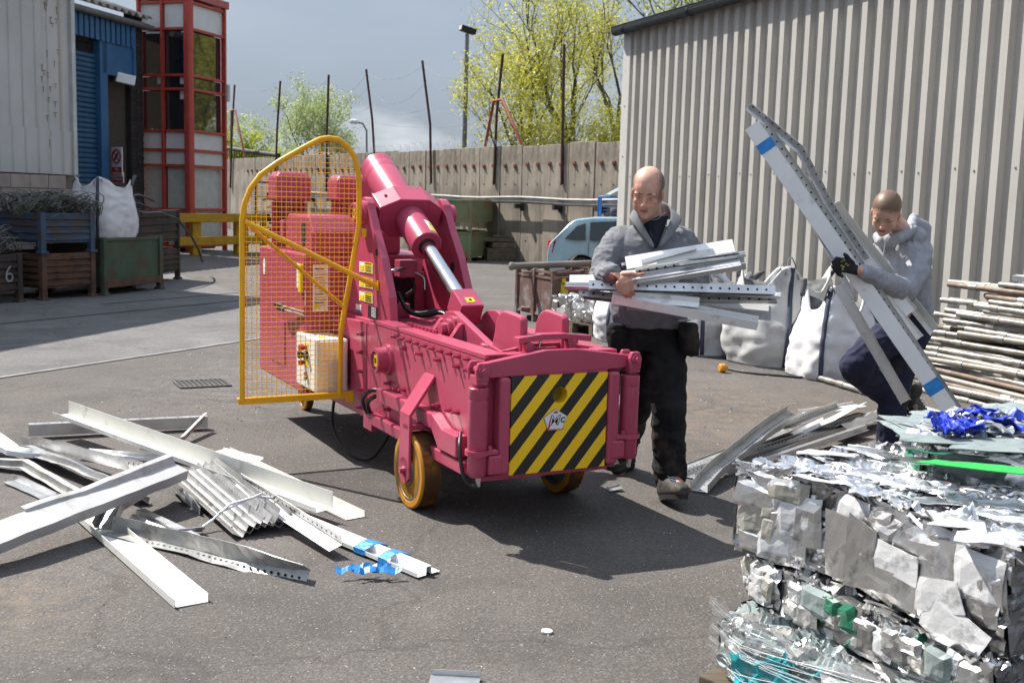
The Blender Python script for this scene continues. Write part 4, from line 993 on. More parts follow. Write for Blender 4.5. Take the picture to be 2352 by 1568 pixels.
s = MB(); s.lathe((hc.x, 0.039, hc.z), (0, 1, 0), [(0, HRr * 1.02), (0.002, HRr * 1.02)], 24); part(s, 'hole_back', M('hole_olive', (0.30, 0.21, 0.012), 0.6), sp_, 0)
# pentagon badge: J M c, crown and web address
bc = LYp((1275, 965), yf); bcx, bcz = bc.x, bc.z; BR_ = 0.066; yb2 = yf - 0.0015
def pent(r_, y0, y1, mat, nm, par):
    pts = [(bcx + r_ * math.sin(R(72 * i)) * 1.02, bcz + r_ * math.cos(R(72 * i)) * 0.88) for i in range(5)]
    return part(poly_y(pts, y0, y1), nm, MATS[mat], par, 0)
bdg = pent(BR_, yf - 0.002, yf, 'ink_black', 'badge', mc); pent(BR_ * 0.965, yf - 0.004, yf - 0.0021, 'decal_white', 'badge_face', bdg)
M('badge_red', (0.50, 0.02, 0.03), 0.4)
RX = (1, 0, 0); UZ = (0.22, 0, 1)
def btxt(nm, body, size, mat, dx, dz, y, bold=0.0, sq=1.0, up=(0, 0, 1)):
    o = text_obj(nm, body, size, MATS[mat], None, (bcx + dx, y, bcz + dz), RX, up, 'CENTER', 0.0004, bold, sq); adopt(o, bdg, False); return o
btxt('letter_m', 'M', 0.068, 'ink_black', -0.004, 0.0, yf - 0.0046, 0.0018, 1.12, UZ)
btxt('letter_m_fill', 'M', 0.064, 'decal_white', -0.004, 0.0, yf - 0.0056, -0.0010, 1.12, UZ)
btxt('letter_c', 'C', 0.036, 'ink_black', 0.040, 0.0, yf - 0.0046, 0.0015, 1.0, (0.1, 0, 1))
btxt('letter_j', 'J', 0.050, 'badge_red', -0.032, -0.016, yf - 0.0052, 0.0018, 1.1, UZ)
btxt('web_address', 'www.jmcrecycling.com', 0.0105, 'badge_red', 0.0, -0.042, yf - 0.0046, 0.0001)
s = MB(); cz = bcz + 0.040
s.prism([(bcx + a, yf - 0.0046, cz + b_) for a, b_ in ((-0.010, -0.005), (-0.013, 0.007), (-0.0065, 0.001), (0, 0.010), (0.0065, 0.001), (0.013, 0.007), (0.010, -0.005))], (0, -0.0008, 0)); part(s, 'crown', MATS['badge_red'], bdg, 0)
# ---- door cylinders at both front corners
for sx, xc in ((-1, -0.418), (1, 0.412)):
    z0, z1 = (0.325, 0.745) if sx < 0 else (0.345, 0.765)
    s = MB(); s.lathe((xc, 0.0, z0), (0, 0, 1), [(0, 0.036), (0.02, 0.046), (z1 - z0 - 0.06, 0.047), (z1 - z0 - 0.058, 0.0455), (z1 - z0 - 0.055, 0.047), (z1 - z0 - 0.004, 0.047), (z1 - z0, 0.043)], 30); dcy = part(s, 'door_cylinder', PK, bevel=0)
    s = MB(); s.lathe((xc, 0.0, z1 - 0.01), (0, 0, 1), [(0, 0.02), (0.05, 0.02)], 18); part(s, 'piston_rod', PK, dcy, 0)
    zc = z1 + 0.085
    s = MB(); s.box((xc, 0.0, z1 + 0.035), (0.058, 0.085, 0.045)); 
    s.prism([(xc - 0.03, -0.046, z1 + 0.03), (xc + 0.03, -0.046, z1 + 0.03), (xc + 0.034, -0.046, zc), (xc + 0.022, -0.046, zc + 0.032), (xc - 0.022, -0.046, zc + 0.032), (xc - 0.034, -0.046, zc)], (0, 0.028, 0))
    s.prism([(xc - 0.03, 0.042, z1 + 0.03), (xc + 0.03, 0.042, z1 + 0.03), (xc + 0.034, 0.042, zc), (xc + 0.022, 0.042, zc + 0.032), (xc - 0.022, 0.042, zc + 0.032), (xc - 0.034, 0.042, zc)], (0, 0.022, 0))
    part(s, 'clevis', PK, dcy, 0.006)
    s = MB(); s.lathe((xc, -0.046, zc - 0.005), (0, -1, 0), [(-0.1, 0.017), (0.004, 0.017), (0.004, 0.026), (0.008, 0.026), (0.008, 0.014), (0.022, 0.014)], 20); s.tube([(xc - 0.02, -0.062, zc - 0.005), (xc + 0.02, -0.062, zc - 0.005)], 0.003, 6); part(s, 'clevis_pin', PK, dcy, 0)
    s = MB(); s.lathe((xc, 0, z0 + 0.105), (0, 0, 1), [(0, 0.058), (0.022, 0.058)], 28); s.box((xc - sx * 0.062, -0.01, z0 + 0.116), (0.06, 0.06, 0.022)); part(s, 'collar', PK, dcy, 0.004)
    s = MB(); s.box((xc - sx * 0.078, -0.005, z0 + 0.055), (0.075, 0.075, 0.095)); part(s, 'mount_block', PK, dcy, 0.012)
    s = MB(); s.lathe((xc - sx * 0.05, -0.03, z0 + 0.127), (0, 0, 1), [(0, 0.012), (0.02, 0.012)], 6, smooth=False); part(s, 'bolt', PK, dcy, 0)
    s = MB(); s.lathe((xc + 0.005, -0.01, z0 - 0.045), (0, 0, 1), [(0, 0.012), (0.025, 0.012), (0.025, 0.016), (0.05, 0.016)], 6, smooth=False); part(s, 'hose_end', MATS['steel_fit'], dcy, 0)
hose([(-0.415, -0.012, 0.285), (-0.445, 0.01, 0.285), (-0.475, 0.03, 0.34), (-0.47, 0.08, 0.45), (-0.43, 0.16, 0.50)], 0.010)
hose([(0.417, -0.01, 0.30), (0.38, 0.02, 0.275), (0.31, 0.10, 0.29)], 0.010)
# ---- wheels
def wheel(xc, yc, r_, w_, sgn, tread, name='wheel'):
    s = MB(); rim = r_ * 0.80
    s.lathe((xc - sgn * w_ / 2, yc, r_), (sgn, 0, 0), [(0.004, rim), (0.0, rim + 0.006), (0.0, r_ - 0.008), (0.008, r_), (w_ - 0.008, r_), (w_, r_ - 0.008), (w_, rim + 0.006), (w_ - 0.004, rim), (0.004, rim)], 56)
    wo = part(s, name, tread, bevel=0)
    s = MB(); s.lathe((xc - sgn * w_ / 2, yc, r_), (sgn, 0, 0), [(0.014, r_ + 0.0006), (w_ - 0.006, r_ + 0.0006)], 56); s.f = s.f[:-2]; s.sm = s.sm[:-2]; s.mi = s.mi[:-2]
    part(s, 'tread', MATS['tyre_tread'], wo, 0)
    s = MB(); s.lathe((xc - sgn * w_ / 2, yc, r_), (sgn, 0, 0), [(0.0, r_ * 0.12), (-0.006, r_ * 0.26), (-0.004, r_ * 0.36), (0.03, r_ * 0.40), (0.034, r_ * 0.62), (0.012, r_ * 0.70), (0.002, r_ * 0.74), (0.002, rim), (w_ - 0.002, rim), (w_ - 0.002, r_ * 0.74), (w_ - 0.03, r_ * 0.66), (w_ - 0.03, r_ * 0.3), (w_ + 0.004, r_ * 0.26), (w_ + 0.004, r_ * 0.1)], 48)
    for k in range(4):
        a = math.pi / 4 + k * math.pi / 2; d = Vector((0, math.cos(a), math.sin(a)))
        s.box(Vector((xc - sgn * (w_ / 2 - 0.020), yc, r_)) + d * r_ * 0.5, (0.026, r_ * 0.44, 0.014), Matrix((Vector((1, 0, 0)), d, Vector((1, 0, 0)).cross(d))).transposed())
    part(s, 'rim', MATS['rim_grey'], wo, 0); return wo
M('rim_grey', (0.15, 0.165, 0.16), 0.4, 0.5, var=0.3, vscale=10)
TR = M('tyre_orange', (0.46, 0.20, 0.012), 0.45, var=0.15, vscale=7, dirt=(0.16, 0.075, 0.02), damt=0.25, dscale=9)
M('tyre_tread', (0.085, 0.036, 0.012), 0.5, var=0.45, vscale=9, dirt=(0.30, 0.125, 0.015), damt=0.35, dscale=7)
wheel(-0.430, 0.69, 0.2, 0.105, 1, TR); wheel(0.430, 0.69, 0.2, 0.105, -1, TR)
wheel(-0.20, 3.42, 0.115, 0.06, 1, TR); wheel(0.20, 3.42, 0.115, 0.06, -1, TR)
for sx in (-1, 1):
    # bent strap from the side plate out and down to the hub
    s = MB(); yo = 0.70; hw = 0.068; tk = 0.014
    prof_ = [(-0.362, 0.700), (-0.500, 0.500), (-0.500, 0.165)]
    o_ = [(p[0] * (-sx), p[1]) for p in prof_]
    a, b_, c_ = [Vector((p[0], 0, p[1])) for p in o_]
    inn_ = [Vector((a.x - (-sx) * -0.016 * 1, 0, a.z - 0.012)), Vector((b_.x + (-sx) * 0.0 + (0.016 if -sx * -1 < 0 else -0.016) * 0, 0, b_.z))]
    k_ = 1 if sx < 0 else -1      # k_=+1: inner side is towards +x
    P_ = [a, b_, c_, c_ + Vector((k_ * 0.016, 0, 0)), b_ + Vector((k_ * 0.016, 0, 0.006 - 0.012)), a + Vector((k_ * 0.004, 0, -0.026))]
    s.prism([p + Vector((0, yo - hw, 0)) for p in P_], (0, 2 * hw, 0))
    s.lathe((o_[2][0], yo, 0.165 + 0.035), (-k_, 0, 0), [(-0.016, hw), (0, hw)], 24)
    st_ = part(s, 'wheel_bracket', PK, bevel=0.004)
    s = MB(); s.lathe((o_[2][0], yo, 0.2), (-k_, 0, 0), [(0, 0.022), (0.006, 0.022), (0.006, 0.016), (0.024, 0.016)], 8, smooth=False); part(s, 'axle_nut', PK, st_, 0)
    s = MB(); s.lathe((o_[2][0] + k_ * 0.016, yo, 0.2), (k_, 0, 0), [(0, 0.02), (0.14, 0.02)], 14); part(s, 'axle', MATS['rim_grey'], st_, 0)
    s = MB(); s.box((-sx * -0.43, yo - 0.02, 0.432), (0.14, 0.075, 0.03)); part(s, 'brace', PK, st_, 0.004)
    if sx < 0: pass
# hoses looping out under the box rail
hose([(-0.37, 1.30, 0.50), (-0.43, 1.38, 0.50), (-0.44, 1.50, 0.42), (-0.36, 1.55, 0.30), (-0.25, 1.5, 0.27)], 0.013)
hose([(-0.37, 1.30, 0.47), (-0.42, 1.36, 0.465), (-0.425, 1.46, 0.40), (-0.35, 1.50, 0.29), (-0.25, 1.45, 0.26)], 0.013)
hose([(-0.30, 2.42, 0.33), (-0.34, 2.36, 0.12), (-0.36, 2.15, 0.035), (-0.38, 1.85, 0.016), (-0.34, 1.6, 0.05), (-0.25, 1.5, 0.25)], 0.011)
# ---- power pack behind
CABX0, CABX1, CABY0, CABY1, CABZ0, CABZ1 = -0.555, 0.36, 2.29, 3.40, 0.33, 1.225
part(MB().b(CABX0, CABX1, CABY0, CABY1, CABZ0, CABZ1), 'cabinet', PK, bevel=0.012)
part(MB().b(CABX0 - 0.006, CABX0 - 0.001, 2.72, 3.10, 0.45, 0.75), 'access_plate', PK, bevel=0.002)
part(poly_x([(2.30, 1.226), (2.30, 1.36), (2.40, 1.47), (2.86, 1.47), (2.90, 1.43), (2.90, 1.226)], -0.50, 0.10), 'tank_cover', PK, bevel=0.014)
part(MB().b(-0.506, -0.501, 2.45, 2.52, 1.28, 1.42), 'latch_slot', MATS['void_dark'], bevel=0.0)
part(MB().b(-0.300, -0.286, 2.286, 2.289, 1.30, 1.34), 'latch', MATS['steel_fit'], bevel=0)
# two finned motors with box covers
for (xa, xb, ytop) in ((628, 722, 395), (768, 862, 403)):
    ym = 2.98 if xa < 700 else 2.75
    a, b_ = LYp((xa, 440), ym), LYp((xb, 440), ym); zt = LYp(((xa + xb) / 2, ytop), ym).z; zm = LYp(((xa + xb) / 2, 462), ym).z
    xc, w_ = (a.x + b_.x) / 2, (b_.x - a.x) * 0.86; z0 = 1.226
    s = MB(); h2 = w_ / 2; y0, y1 = ym, ym + w_ * 0.9; c_ = 0.03
    lowr = [(xc - h2, y0), (xc + h2, y0), (xc + h2, y1), (xc - h2, y1)]
    upr = [(xc - h2 + c_, y0 + c_), (xc + h2 - c_, y0 + c_), (xc + h2 - c_, y1 - c_), (xc - h2 + c_, y1 - c_)]
    s.add([(x, y, zm) for x, y in lowr] + [(x, y, zt - 0.035) for x, y in lowr] + [(x, y, zt) for x, y in upr],
          [(3, 2, 1, 0), (0, 1, 5, 4), (1, 2, 6, 5), (2, 3, 7, 6), (3, 0, 4, 7), (4, 5, 9, 8), (5, 6, 10, 9), (6, 7, 11, 10), (7, 4, 8, 11), (8, 9, 10, 11)])
    mo = part(s, 'motor_cowl', PK, bevel=0.012)
    s = MB(); cc = Vector((xc, (y0 + y1) / 2, z0)); s.lathe(cc, (0, 0, 1), [(0, h2 * 0.86), (zm - z0, h2 * 0.86)], 28)
    for k in range(36):
        an = k * 2 * math.pi / 36; d = Vector((math.cos(an), math.sin(an), 0))
        s.box(cc + d * h2 * 0.9 + Vector((0, 0, (zm - z0) / 2)), (h2 * 0.2, 0.006, zm - z0 - 0.02), Matrix((d, Vector((-d.y, d.x, 0)), Vector((0, 0, 1)))).transposed())
    part(s, 'motor_body', PK, mo, 0)
    s = MB(); s.box((xc - h2 * 0.3, y0 - 0.02, z0 + (zm - z0) * 0.42), (h2 * 0.9, 0.09, 0.12)); part(s, 'terminal_box', PK, mo, 0.008)
# white control box on the corner, with buttons on its outer face
BX0, BX1, BY0, BY1, BZ0, BZ1 = -0.585, -0.385, 1.93, 2.36, 0.395, 0.725
cbx = part(MB().b(BX0, BX1, BY0, BY1, BZ0, BZ1), 'control_box', M('box_white', (0.72, 0.70, 0.62), 0.45, var=0.04), bevel=0.008)
part(MB().b(BX0 + 0.012, BX1 - 0.012, BY0 - 0.012, BY0 - 0.001, BZ0 + 0.01, BZ1 - 0.01), 'box_lid', MATS['box_white'], cbx, 0.005)
part(MB().b(BX0 - 0.001, BX0 + 0.002, BY0 + 0.018, BY0 + 0.022, BZ0 + 0.01, BZ1 - 0.01), 'seam', MATS['ink_black'], cbx, 0)
part(MB().b(BX0 + 0.05, BX0 + 0.09, BY0 + 0.1, BY0 + 0.16, BZ1, BZ1 + 0.002), 'sticker', MATS['decal_yellow'], cbx, 0)
M('button_red', (0.42, 0.02, 0.015), 0.35); M('button_green', (0.02, 0.20, 0.06), 0.35)
def knob(y, z, r_, h, mat, nm): 
    s = MB(); s.lathe((BX0, y, z), (-1, 0, 0), [(0, r_ * 0.7), (h * 0.4, r_ * 0.7), (h * 0.45, r_), (h, r_ * 0.9)], 16); part(s, nm, MATS[mat], cbx, 0)
for z, mat_ in ((0.655, 'decal_yellow'), (0.60, 'ink_black'), (0.555, 'decal_yellow'), (0.50, 'decal_white')):
    part(MB().b(BX0 - 0.003, BX0 - 0.0005, 2.10, 2.17, z - 0.03, z + 0.03), 'legend_plate', MATS[mat_], cbx, 0)
knob(2.135, 0.655, 0.022, 0.05, 'button_red', 'isolator_switch'); knob(2.20, 0.60, 0.026, 0.035, 'ink_black', 'selector'); knob(2.17, 0.555, 0.018, 0.04, 'button_red', 'stop_button'); knob(2.12, 0.49, 0.013, 0.02, 'button_red', 'button'); knob(2.12, 0.46, 0.013, 0.02, 'button_green', 'button')
# instruction sheets and levers
part(MB().b(-0.552, -0.549 + 0.0, 2.285, 2.288, 0.9, 1.0), 'small_tab', MATS['decal_white'], bevel=0)
part(MB().b(-0.50, -0.40, 2.284, 2.288, 0.86, 1.16), 'instruction_sheet', MATS['decal_white'], bevel=0)
for k in range(14): part(MB().b(-0.49, -0.43 + 0.02 * ((k * 7) % 3) / 2, 2.2815, 2.2838, 1.13 - k * 0.018, 1.136 - k * 0.018), 'print_line', M('print_pale', (0.45, 0.25, 0.22), 0.5) if k % 3 else MATS['ink_black'], bevel=0)
part(MB().b(-0.495, -0.455, 2.2815, 2.2838, 0.88, 0.91), 'sticker', MATS['decal_yellow'], bevel=0)
part(MB().b(CABX0 - 0.003, CABX0 - 0.0005, 2.40, 2.45, 1.00, 1.16), 'sticker', MATS['decal_white'], bevel=0)
s = MB(); s.prism([(CABX0 - 0.003, 3.26 + a, 1.09 + b_) for a, b_ in ((-0.02, -0.06), (0.02, -0.06), (0.03, 0.02), (0, 0.06), (-0.03, 0.02))], (0.0025, 0, 0)); part(s, 'maker_badge', MATS['decal_white'], bevel=0)
s = MB(); s.b(CABX0 - 0.02, CABX0, 2.31, 2.36, 0.98, 1.16); part(s, 'sight_glass', MATS['decal_yellow'], bevel=0.003)
for dz, y1 in ((0.0, 2.75), (-0.022, 2.70)):
    s = MB(); s.tube([(-0.56, 2.27, 0.86 + dz), (-0.60, y1 - 0.12, 0.865 + dz)], 0.007, 8); lv = part(s, 'lever', MATS['steel_fit'], bevel=0)
    s = MB(); s.tube([(-0.60, y1 - 0.12, 0.865 + dz), (-0.615, y1, 0.868 + dz)], 0.014, 10); part(s, 'lever_grip', MATS['rubber'], lv, 0)
# caster forks
for sx in (-1, 1): part(MB().b(sx * 0.2 - 0.05, sx * 0.2 + 0.05, 3.36, 3.48, 0.20, 0.33), 'caster_fork', MATS['dark_steel'], bevel=0.01)
# ---- warning decals on the left cheek
xd = -0.287
def decal(px0, px1, mat, nm, off=0.0):
    a, b_ = LX(px0, xd), LX(px1, xd); s = MB()
    s.b(xd - 0.002 - off, xd - off, min(a.y, b_.y), max(a.y, b_.y), min(a.z, b_.z), max(a.z, b_.z)); part(s, nm, MATS[mat], ck0, 0)
ck0 = [o for o in bpy.data.objects if o.parent == mc and o.name.startswith('cylinder_cheek')][0]
for y in (600, 635, 668):
    decal((826, y), (857, y + 30), 'decal_white', 'warning_label'); decal((838, y + 1), (856, y + 28), 'decal_yellow', 'warning_label', 0.002)
    decal((828, y + 8), (836, y + 22), 'decal_yellow', 'warning_label', 0.002); decal((840, y + 3), (854, y + 7), 'ink_black', 'warning_mark', 0.004)
    for k in range(3): decal((841, y + 11 + k * 5), (854, y + 12.3 + k * 5), 'ink_black', 'warning_mark', 0.004)
decal((818, 697), (830, 718), 'decal_white', 'warning_label'); decal((819, 710), (829, 717), 'decal_blue', 'warning_label', 0.002)
decal((846, 700), (866, 735), 'ink_black', 'data_plate')
for k in range(7): decal((854, 706 + k * 3.4), (864, 708 + k * 3.4), 'decal_white', 'data_field', 0.002)
# ---- yellow mesh guard standing out from the side
YG = 1.85
GP = [(556, 920), (556, 505), (561, 470), (574, 435), (598, 402), (640, 372), (700, 338), (735, 320), (755, 317), (778, 321), (800, 338), (815, 362), (823, 395), (825, 440), (824, 520), (818, 558), (804, 640), (790, 720), (783, 768), (781, 830), (780, 906)]
gl_ = [LYp(p, YG) for p in GP]
gfr = MB(); gfr.tube(gl_, 0.0165, 12); guard = part(gfr, 'mesh_guard', MATS['guard_yellow'], bevel=0)
lo0, lo1 = gl_[0], gl_[-1]
s = MB(); Ag = Matrix(((lo1 - lo0).normalized(), Vector((0, 1, 0)), Vector((0, 0, 1)))).transposed()
s.box((lo0 + lo1) / 2 + Vector((0.03, -0.008, -0.005)), ((lo1 - lo0).length + 0.11, 0.006, 0.036), Ag); s.box((lo0 + lo1) / 2 + Vector((0.03, 0.01, 0.012)), ((lo1 - lo0).length + 0.11, 0.04, 0.005), Ag); part(s, 'bottom_angle', MATS['guard_yellow'], guard, 0.002)
s = MB(); pe = LYp((799, 910), YG); s.box(pe + Vector((0.012, -0.02, 0)), (0.008, 0.06, 0.05)); s.box(pe + Vector((0, -0.045, 0)), (0.05, 0.006, 0.05)); part(s, 'bracket', MATS['guard_yellow'], guard, 0.002)
s = MB(); pe = LYp((827, 535), YG); s.box(pe + Vector((0.02, -0.01, 0)), (0.03, 0.02, 0.05)); part(s, 'bracket', MATS['guard_yellow'], guard, 0.003)
# welded wires clipped to the outline
def spans(poly, val, ax):
    xs = []
    n_ = len(poly)
    for i in range(n_):
        a, b_ = poly[i], poly[(i + 1) % n_]
        if (a[ax] - val) * (b_[ax] - val) < 0:
            t_ = (val - a[ax]) / (b_[ax] - a[ax]); xs.append(a[1 - ax] + (b_[1 - ax] - a[1 - ax]) * t_)
    xs.sort(); return [(xs[i], xs[i + 1]) for i in range(0, len(xs) - 1, 2)]
P2 = [(p.x, p.z) for p in gl_]; wm = MB()
x = min(p[0] for p in P2) + 0.029
while x < max(p[0] for p in P2):
    for a, b_ in spans(P2, x, 0): wm.tube([(x, YG, a), (x, YG, b_)], 0.0018, 4, caps=False)
    x += 0.0292
z = min(p[1] for p in P2) + 0.02
while z < max(p[1] for p in P2):
    for a, b_ in spans(P2, z, 1): wm.tube([(a, YG - 0.0045, z), (b_, YG - 0.0038, z)], 0.0018, 4, caps=False)
    z += 0.0292
wo_ = part(wm, 'wire_mesh', MATS['guard_yellow'], guard, 0); wo_['kind'] = 'stuff'
# two struts from the middle of the outer upright
s0 = LYp((560, 508), YG); e0 = LX((866, 656), -0.290)
s = MB(); s.tube([s0 + Vector((0, -0.015, 0)), e0 + Vector((-0.02, 0, 0.005)), e0], 0.0155, 10); part(s, 'strut', MATS['guard_yellow'], guard, 0)
s = MB(); s.box(e0, (0.008, 0.05, 0.06)); s.lathe(e0 + Vector((-0.004, 0, 0)), (-1, 0, 0), [(0, 0.011), (0.012, 0.011)], 6, smooth=False); part(s, 'bracket', MATS['guard_yellow'], guard, 0.002)
s = MB(); s.tube([LYp((575, 520), YG) + Vector((0, 0.01, 0)), LYp((790, 704), YG) + Vector((0, 0.01, 0))], 0.012, 8); part(s, 'strut', MATS['guard_yellow'], guard, 0)
# ================================================================ stillages, sacks and other yard things
M('rust_brown', (0.075, 0.042, 0.030), 0.8, var=0.35, vscale=5, dirt=(0.13, 0.060, 0.030), damt=0.6, dscale=4, ovar=0.15)
M('rust_dark', (0.040, 0.030, 0.026), 0.8, var=0.35, vscale=5, dirt=(0.080, 0.042, 0.025), damt=0.5, dscale=4)
M('old_blue', (0.038, 0.078, 0.135), 0.65, var=0.25, vscale=4, dirt=(0.085, 0.055, 0.04), damt=0.8, dscale=6)
M('old_green', (0.050, 0.082, 0.050), 0.7, var=0.2, vscale=3, dirt=(0.085, 0.045, 0.025), damt=0.6, dscale=3.5)
M('pale_green', (0.20, 0.25, 0.13), 0.7, var=0.15, vscale=3, dirt=(0.22, 0.10, 0.045), damt=0.62, dscale=3.0)
M('wire_dull', (0.17, 0.165, 0.155), 0.6, 0.2, var=0.3); M('wire_green', (0.11, 0.12, 0.07), 0.6, var=0.3)
M('cable_black', (0.020, 0.021, 0.023), 0.5, var=0.3)
def crate(name, label, A, d, n_, L_, W_, z0, z1, leg, mat, ribs=6, amp=0.022, flat=False, group=None, wall=0.012, floor=True):
    """open steel box: near corner A, right face along d, left face along n_ (away)"""
    t = thing(name, label, 'crate', (A.x, A.y, z0), 0, group)
    zb = z0 + leg; H_ = z1 - zb
    for o0, dd, nn_, LL in ((A, d, -n_, L_), (A + n_ * W_, d, n_, L_), (A, n_, -d, W_), (A + d * L_, n_, d, W_)):
        s = MB(); prof = []
        if flat: prof = [(0, 0), (H_, 0)]
        else:
            hh = H_ / ribs
            for k in range(ribs):
                prof += [(k * hh, 0), (k * hh + hh * 0.30, 0), (k * hh + hh * 0.42, amp), (k * hh + hh * 0.82, amp), (k * hh + hh * 0.94, 0)]
            prof.append((H_, 0))
        for (h0, a0), (h1, a1) in zip(prof[:-1], prof[1:]):
            p = [o0 + nn_ * a0 + Z * (zb + h0), o0 + dd * LL + nn_ * a0 + Z * (zb + h0), o0 + dd * LL + nn_ * a1 + Z * (zb + h1), o0 + nn_ * a1 + Z * (zb + h1)]
            s.add(p, [(0, 1, 2, 3)])
        s.build('side_panel', MATS[mat], t, solid=wall)
    Ac = Matrix((d, n_, Z)).transposed()
    for p in (A, A + d * L_, A + n_ * W_, A + d * L_ + n_ * W_):
        s = MB(); s.box(p + Z * ((z0 + z1) / 2 + 0.02), (0.085, 0.085, z1 - z0 + 0.04), Ac)
        s.box(p + Z * (z0 + 0.02), (0.13, 0.13, 0.04), Ac); s.build('corner_leg', MATS[mat], t, bevel=0.008)
    for o0, dd, LL in ((A, d, L_), (A + n_ * W_, d, L_), (A, n_, W_), (A + d * L_, n_, W_)):
        s = MB(); s.box(o0 + dd * LL / 2 + Z * (z1 + 0.005), (LL if dd is d else 0.045, 0.045 if dd is d else LL, 0.05), Ac); s.build('rim', MATS[mat], t, bevel=0.006)
    if floor:
        s = MB(); s.box(A + d * L_ / 2 + n_ * W_ / 2 + Z * (zb + 0.03), (L_ - 0.02, W_ - 0.02, 0.05), Ac); s.build('floor', MATS[mat], t)
    return t
def tangle(name, label, c, d, n_, lx, ly, lz, count, mats, seed, r0=0.006, cat='wire'):
    rg = random.Random(seed); t = thing(name, label, cat, c)
    bunch = [MB() for _ in mats]
    for i in range(count):
        p = c + d * rg.uniform(-lx, lx) * 0.9 + n_ * rg.uniform(-ly, ly) * 0.9 + Z * rg.uniform(0, lz * 0.5)
        a = rg.uniform(0, 6.28); rr_ = rg.uniform(0.06, 0.24); pts = []; inc = rg.uniform(-0.8, 0.8); sq = rg.uniform(0.3, 1)
        for k in range(rg.randint(9, 18)):
            a += rg.uniform(0.25, 0.6); 
            q = p + d * (rr_ * math.cos(a)) + n_ * (rr_ * math.sin(a) * sq) + Z * (abs(rr_ * math.sin(a + inc)) * 0.9 * lz / 0.3 + 0.02 * rg.random())
            p = p + d * rg.uniform(-0.03, 0.05) + n_ * rg.uniform(-0.03, 0.03); pts.append(q)
        bunch[rg.randrange(len(mats))].tube(pts, r0 * rg.uniform(0.7, 1.5), 4, caps=False)
    for b_, m_ in zip(bunch, mats):
        o = b_.build('wire_strands', MATS[m_], t); o['kind'] = 'stuff'
    return t
def facing(pxA, pxB):
    A, B = at(*pxA), at(*pxB); d = (B - A); L_ = d.length; d.normalize(); n_ = Vector((-d.y, d.x, 0)); return A, d, n_, L_
zA = lambda px, P: atP(px[0], px[1], P, Vector((0, 1, 0))).z
A, d, n_, L_ = facing((100, 690), (212, 681)); zt = zA((100, 588), A)
crate('rusty_stillage', 'rusty brown ribbed steel stillage under the blue one', A, d, n_, L_, 1.1, 0, zt, 0.17, 'rust_brown', 5, group='steel stillages on the left')
zt2 = zA((98, 494), A)
crate('blue_stillage', 'battered blue ribbed steel stillage full of wire, on top of a rusty one', A, d, n_, L_, 1.1, zt + 0.03, zt2, 0.15, 'old_blue', 4, group='steel stillages on the left')
c_ = A + d * L_ / 2 + n_ * 0.55 + Z * (zt2 - 0.08)
s = MB(); s.box(c_ - Z * 0.05, (L_ - 0.06, 1.0, 0.12), Matrix((d, n_, Z)).transposed())
tangle('wire_heap', 'tangled heap of old grey wire piled in the blue stillage', c_, d, n_, L_ * 0.55, 0.6, 0.36, 330, ['wire_dull', 'wire_dull', 'cable_black', 'wire_green'], 5, 0.0055)
A2, d2, n2, L2 = facing((-70, 705), (44, 694)); zt3 = zA((40, 588), A2 + d2 * L2)
lc = crate('rusty_stillage', 'dark rusty stillage with a chalked number at the left edge', A2, d2, n2, L2, 1.1, 0, zt3, 0.15, 'rust_dark', 5, group='steel stillages on the left')
tx = text_obj('chalk_number', '6', 0.34, M('chalk', (0.30, 0.30, 0.30), 0.9, var=0.3), lc, A2 + d2 * (L2 - 0.2) - n2 * 0.045 + Z * (0.15 + (zt3 - 0.15) * 0.5), d2, Z, bold=-0.004)
tangle('wire_heap', 'bundle of grey wire lying in the stillage at the left edge', A2 + d2 * L2 * 0.62 + n2 * 0.5 + Z * (zt3 - 0.05), d2, n2, 0.42, 0.4, 0.42, 150, ['wire_dull', 'wire_dull', 'cable_black'], 9, 0.0055)
A3, d3, n3, L3 = facing((240, 679), (367, 664)); zt4 = zA((240, 552), A3)
gc_ = crate('green_stillage', 'dark green flat-sided steel stillage carrying the white sack', A3, d3, n3, L3, 0.95, 0, zt4, 0.13, 'old_green', flat=True, group='steel stillages on the left')
s = MB(); Ac = Matrix((d3, n3, Z)).transposed(); s.box(A3 + d3 * L3 / 2 - n3 * 0.03 + Z * 0.17, (L3, 0.05, 0.1), Ac); s.build('base_rail', MATS['rust_brown'], gc_)
s = MB(); s.box(A3 + d3 * L3 / 2 + n3 * 0.47 + Z * (zt4 - 0.06), (L3 - 0.03, 0.9, 0.04), Ac); s.build('load', MATS['rust_dark'], gc_)
A4, d4, n4, L4 = facing((300, 662), (408, 641)); zt5 = zA((405, 572), A4 + d4 * L4); zt6 = zA((405, 486), A4 + d4 * L4)
crate('rusty_stillage', 'black ribbed stillage on the ground behind the green one', A4, d4, n4, L4, 1.0, 0, zt5, 0.16, 'rust_dark', 4, group='steel stillages on the left')
crate('rusty_stillage', 'rusty ribbed stillage stacked behind the white sack, holding black cable', A4, d4, n4, L4, 1.0, zt5 + 0.03, zt6, 0.12, 'rust_dark', 4, group='steel stillages on the left')
t = thing('cable_heap', 'black cable ends and tube lying over the stillage behind the white sack', 'cable', A4 + d4 * L4 * 0.5 + Z * zt6)
rg = random.Random(4)
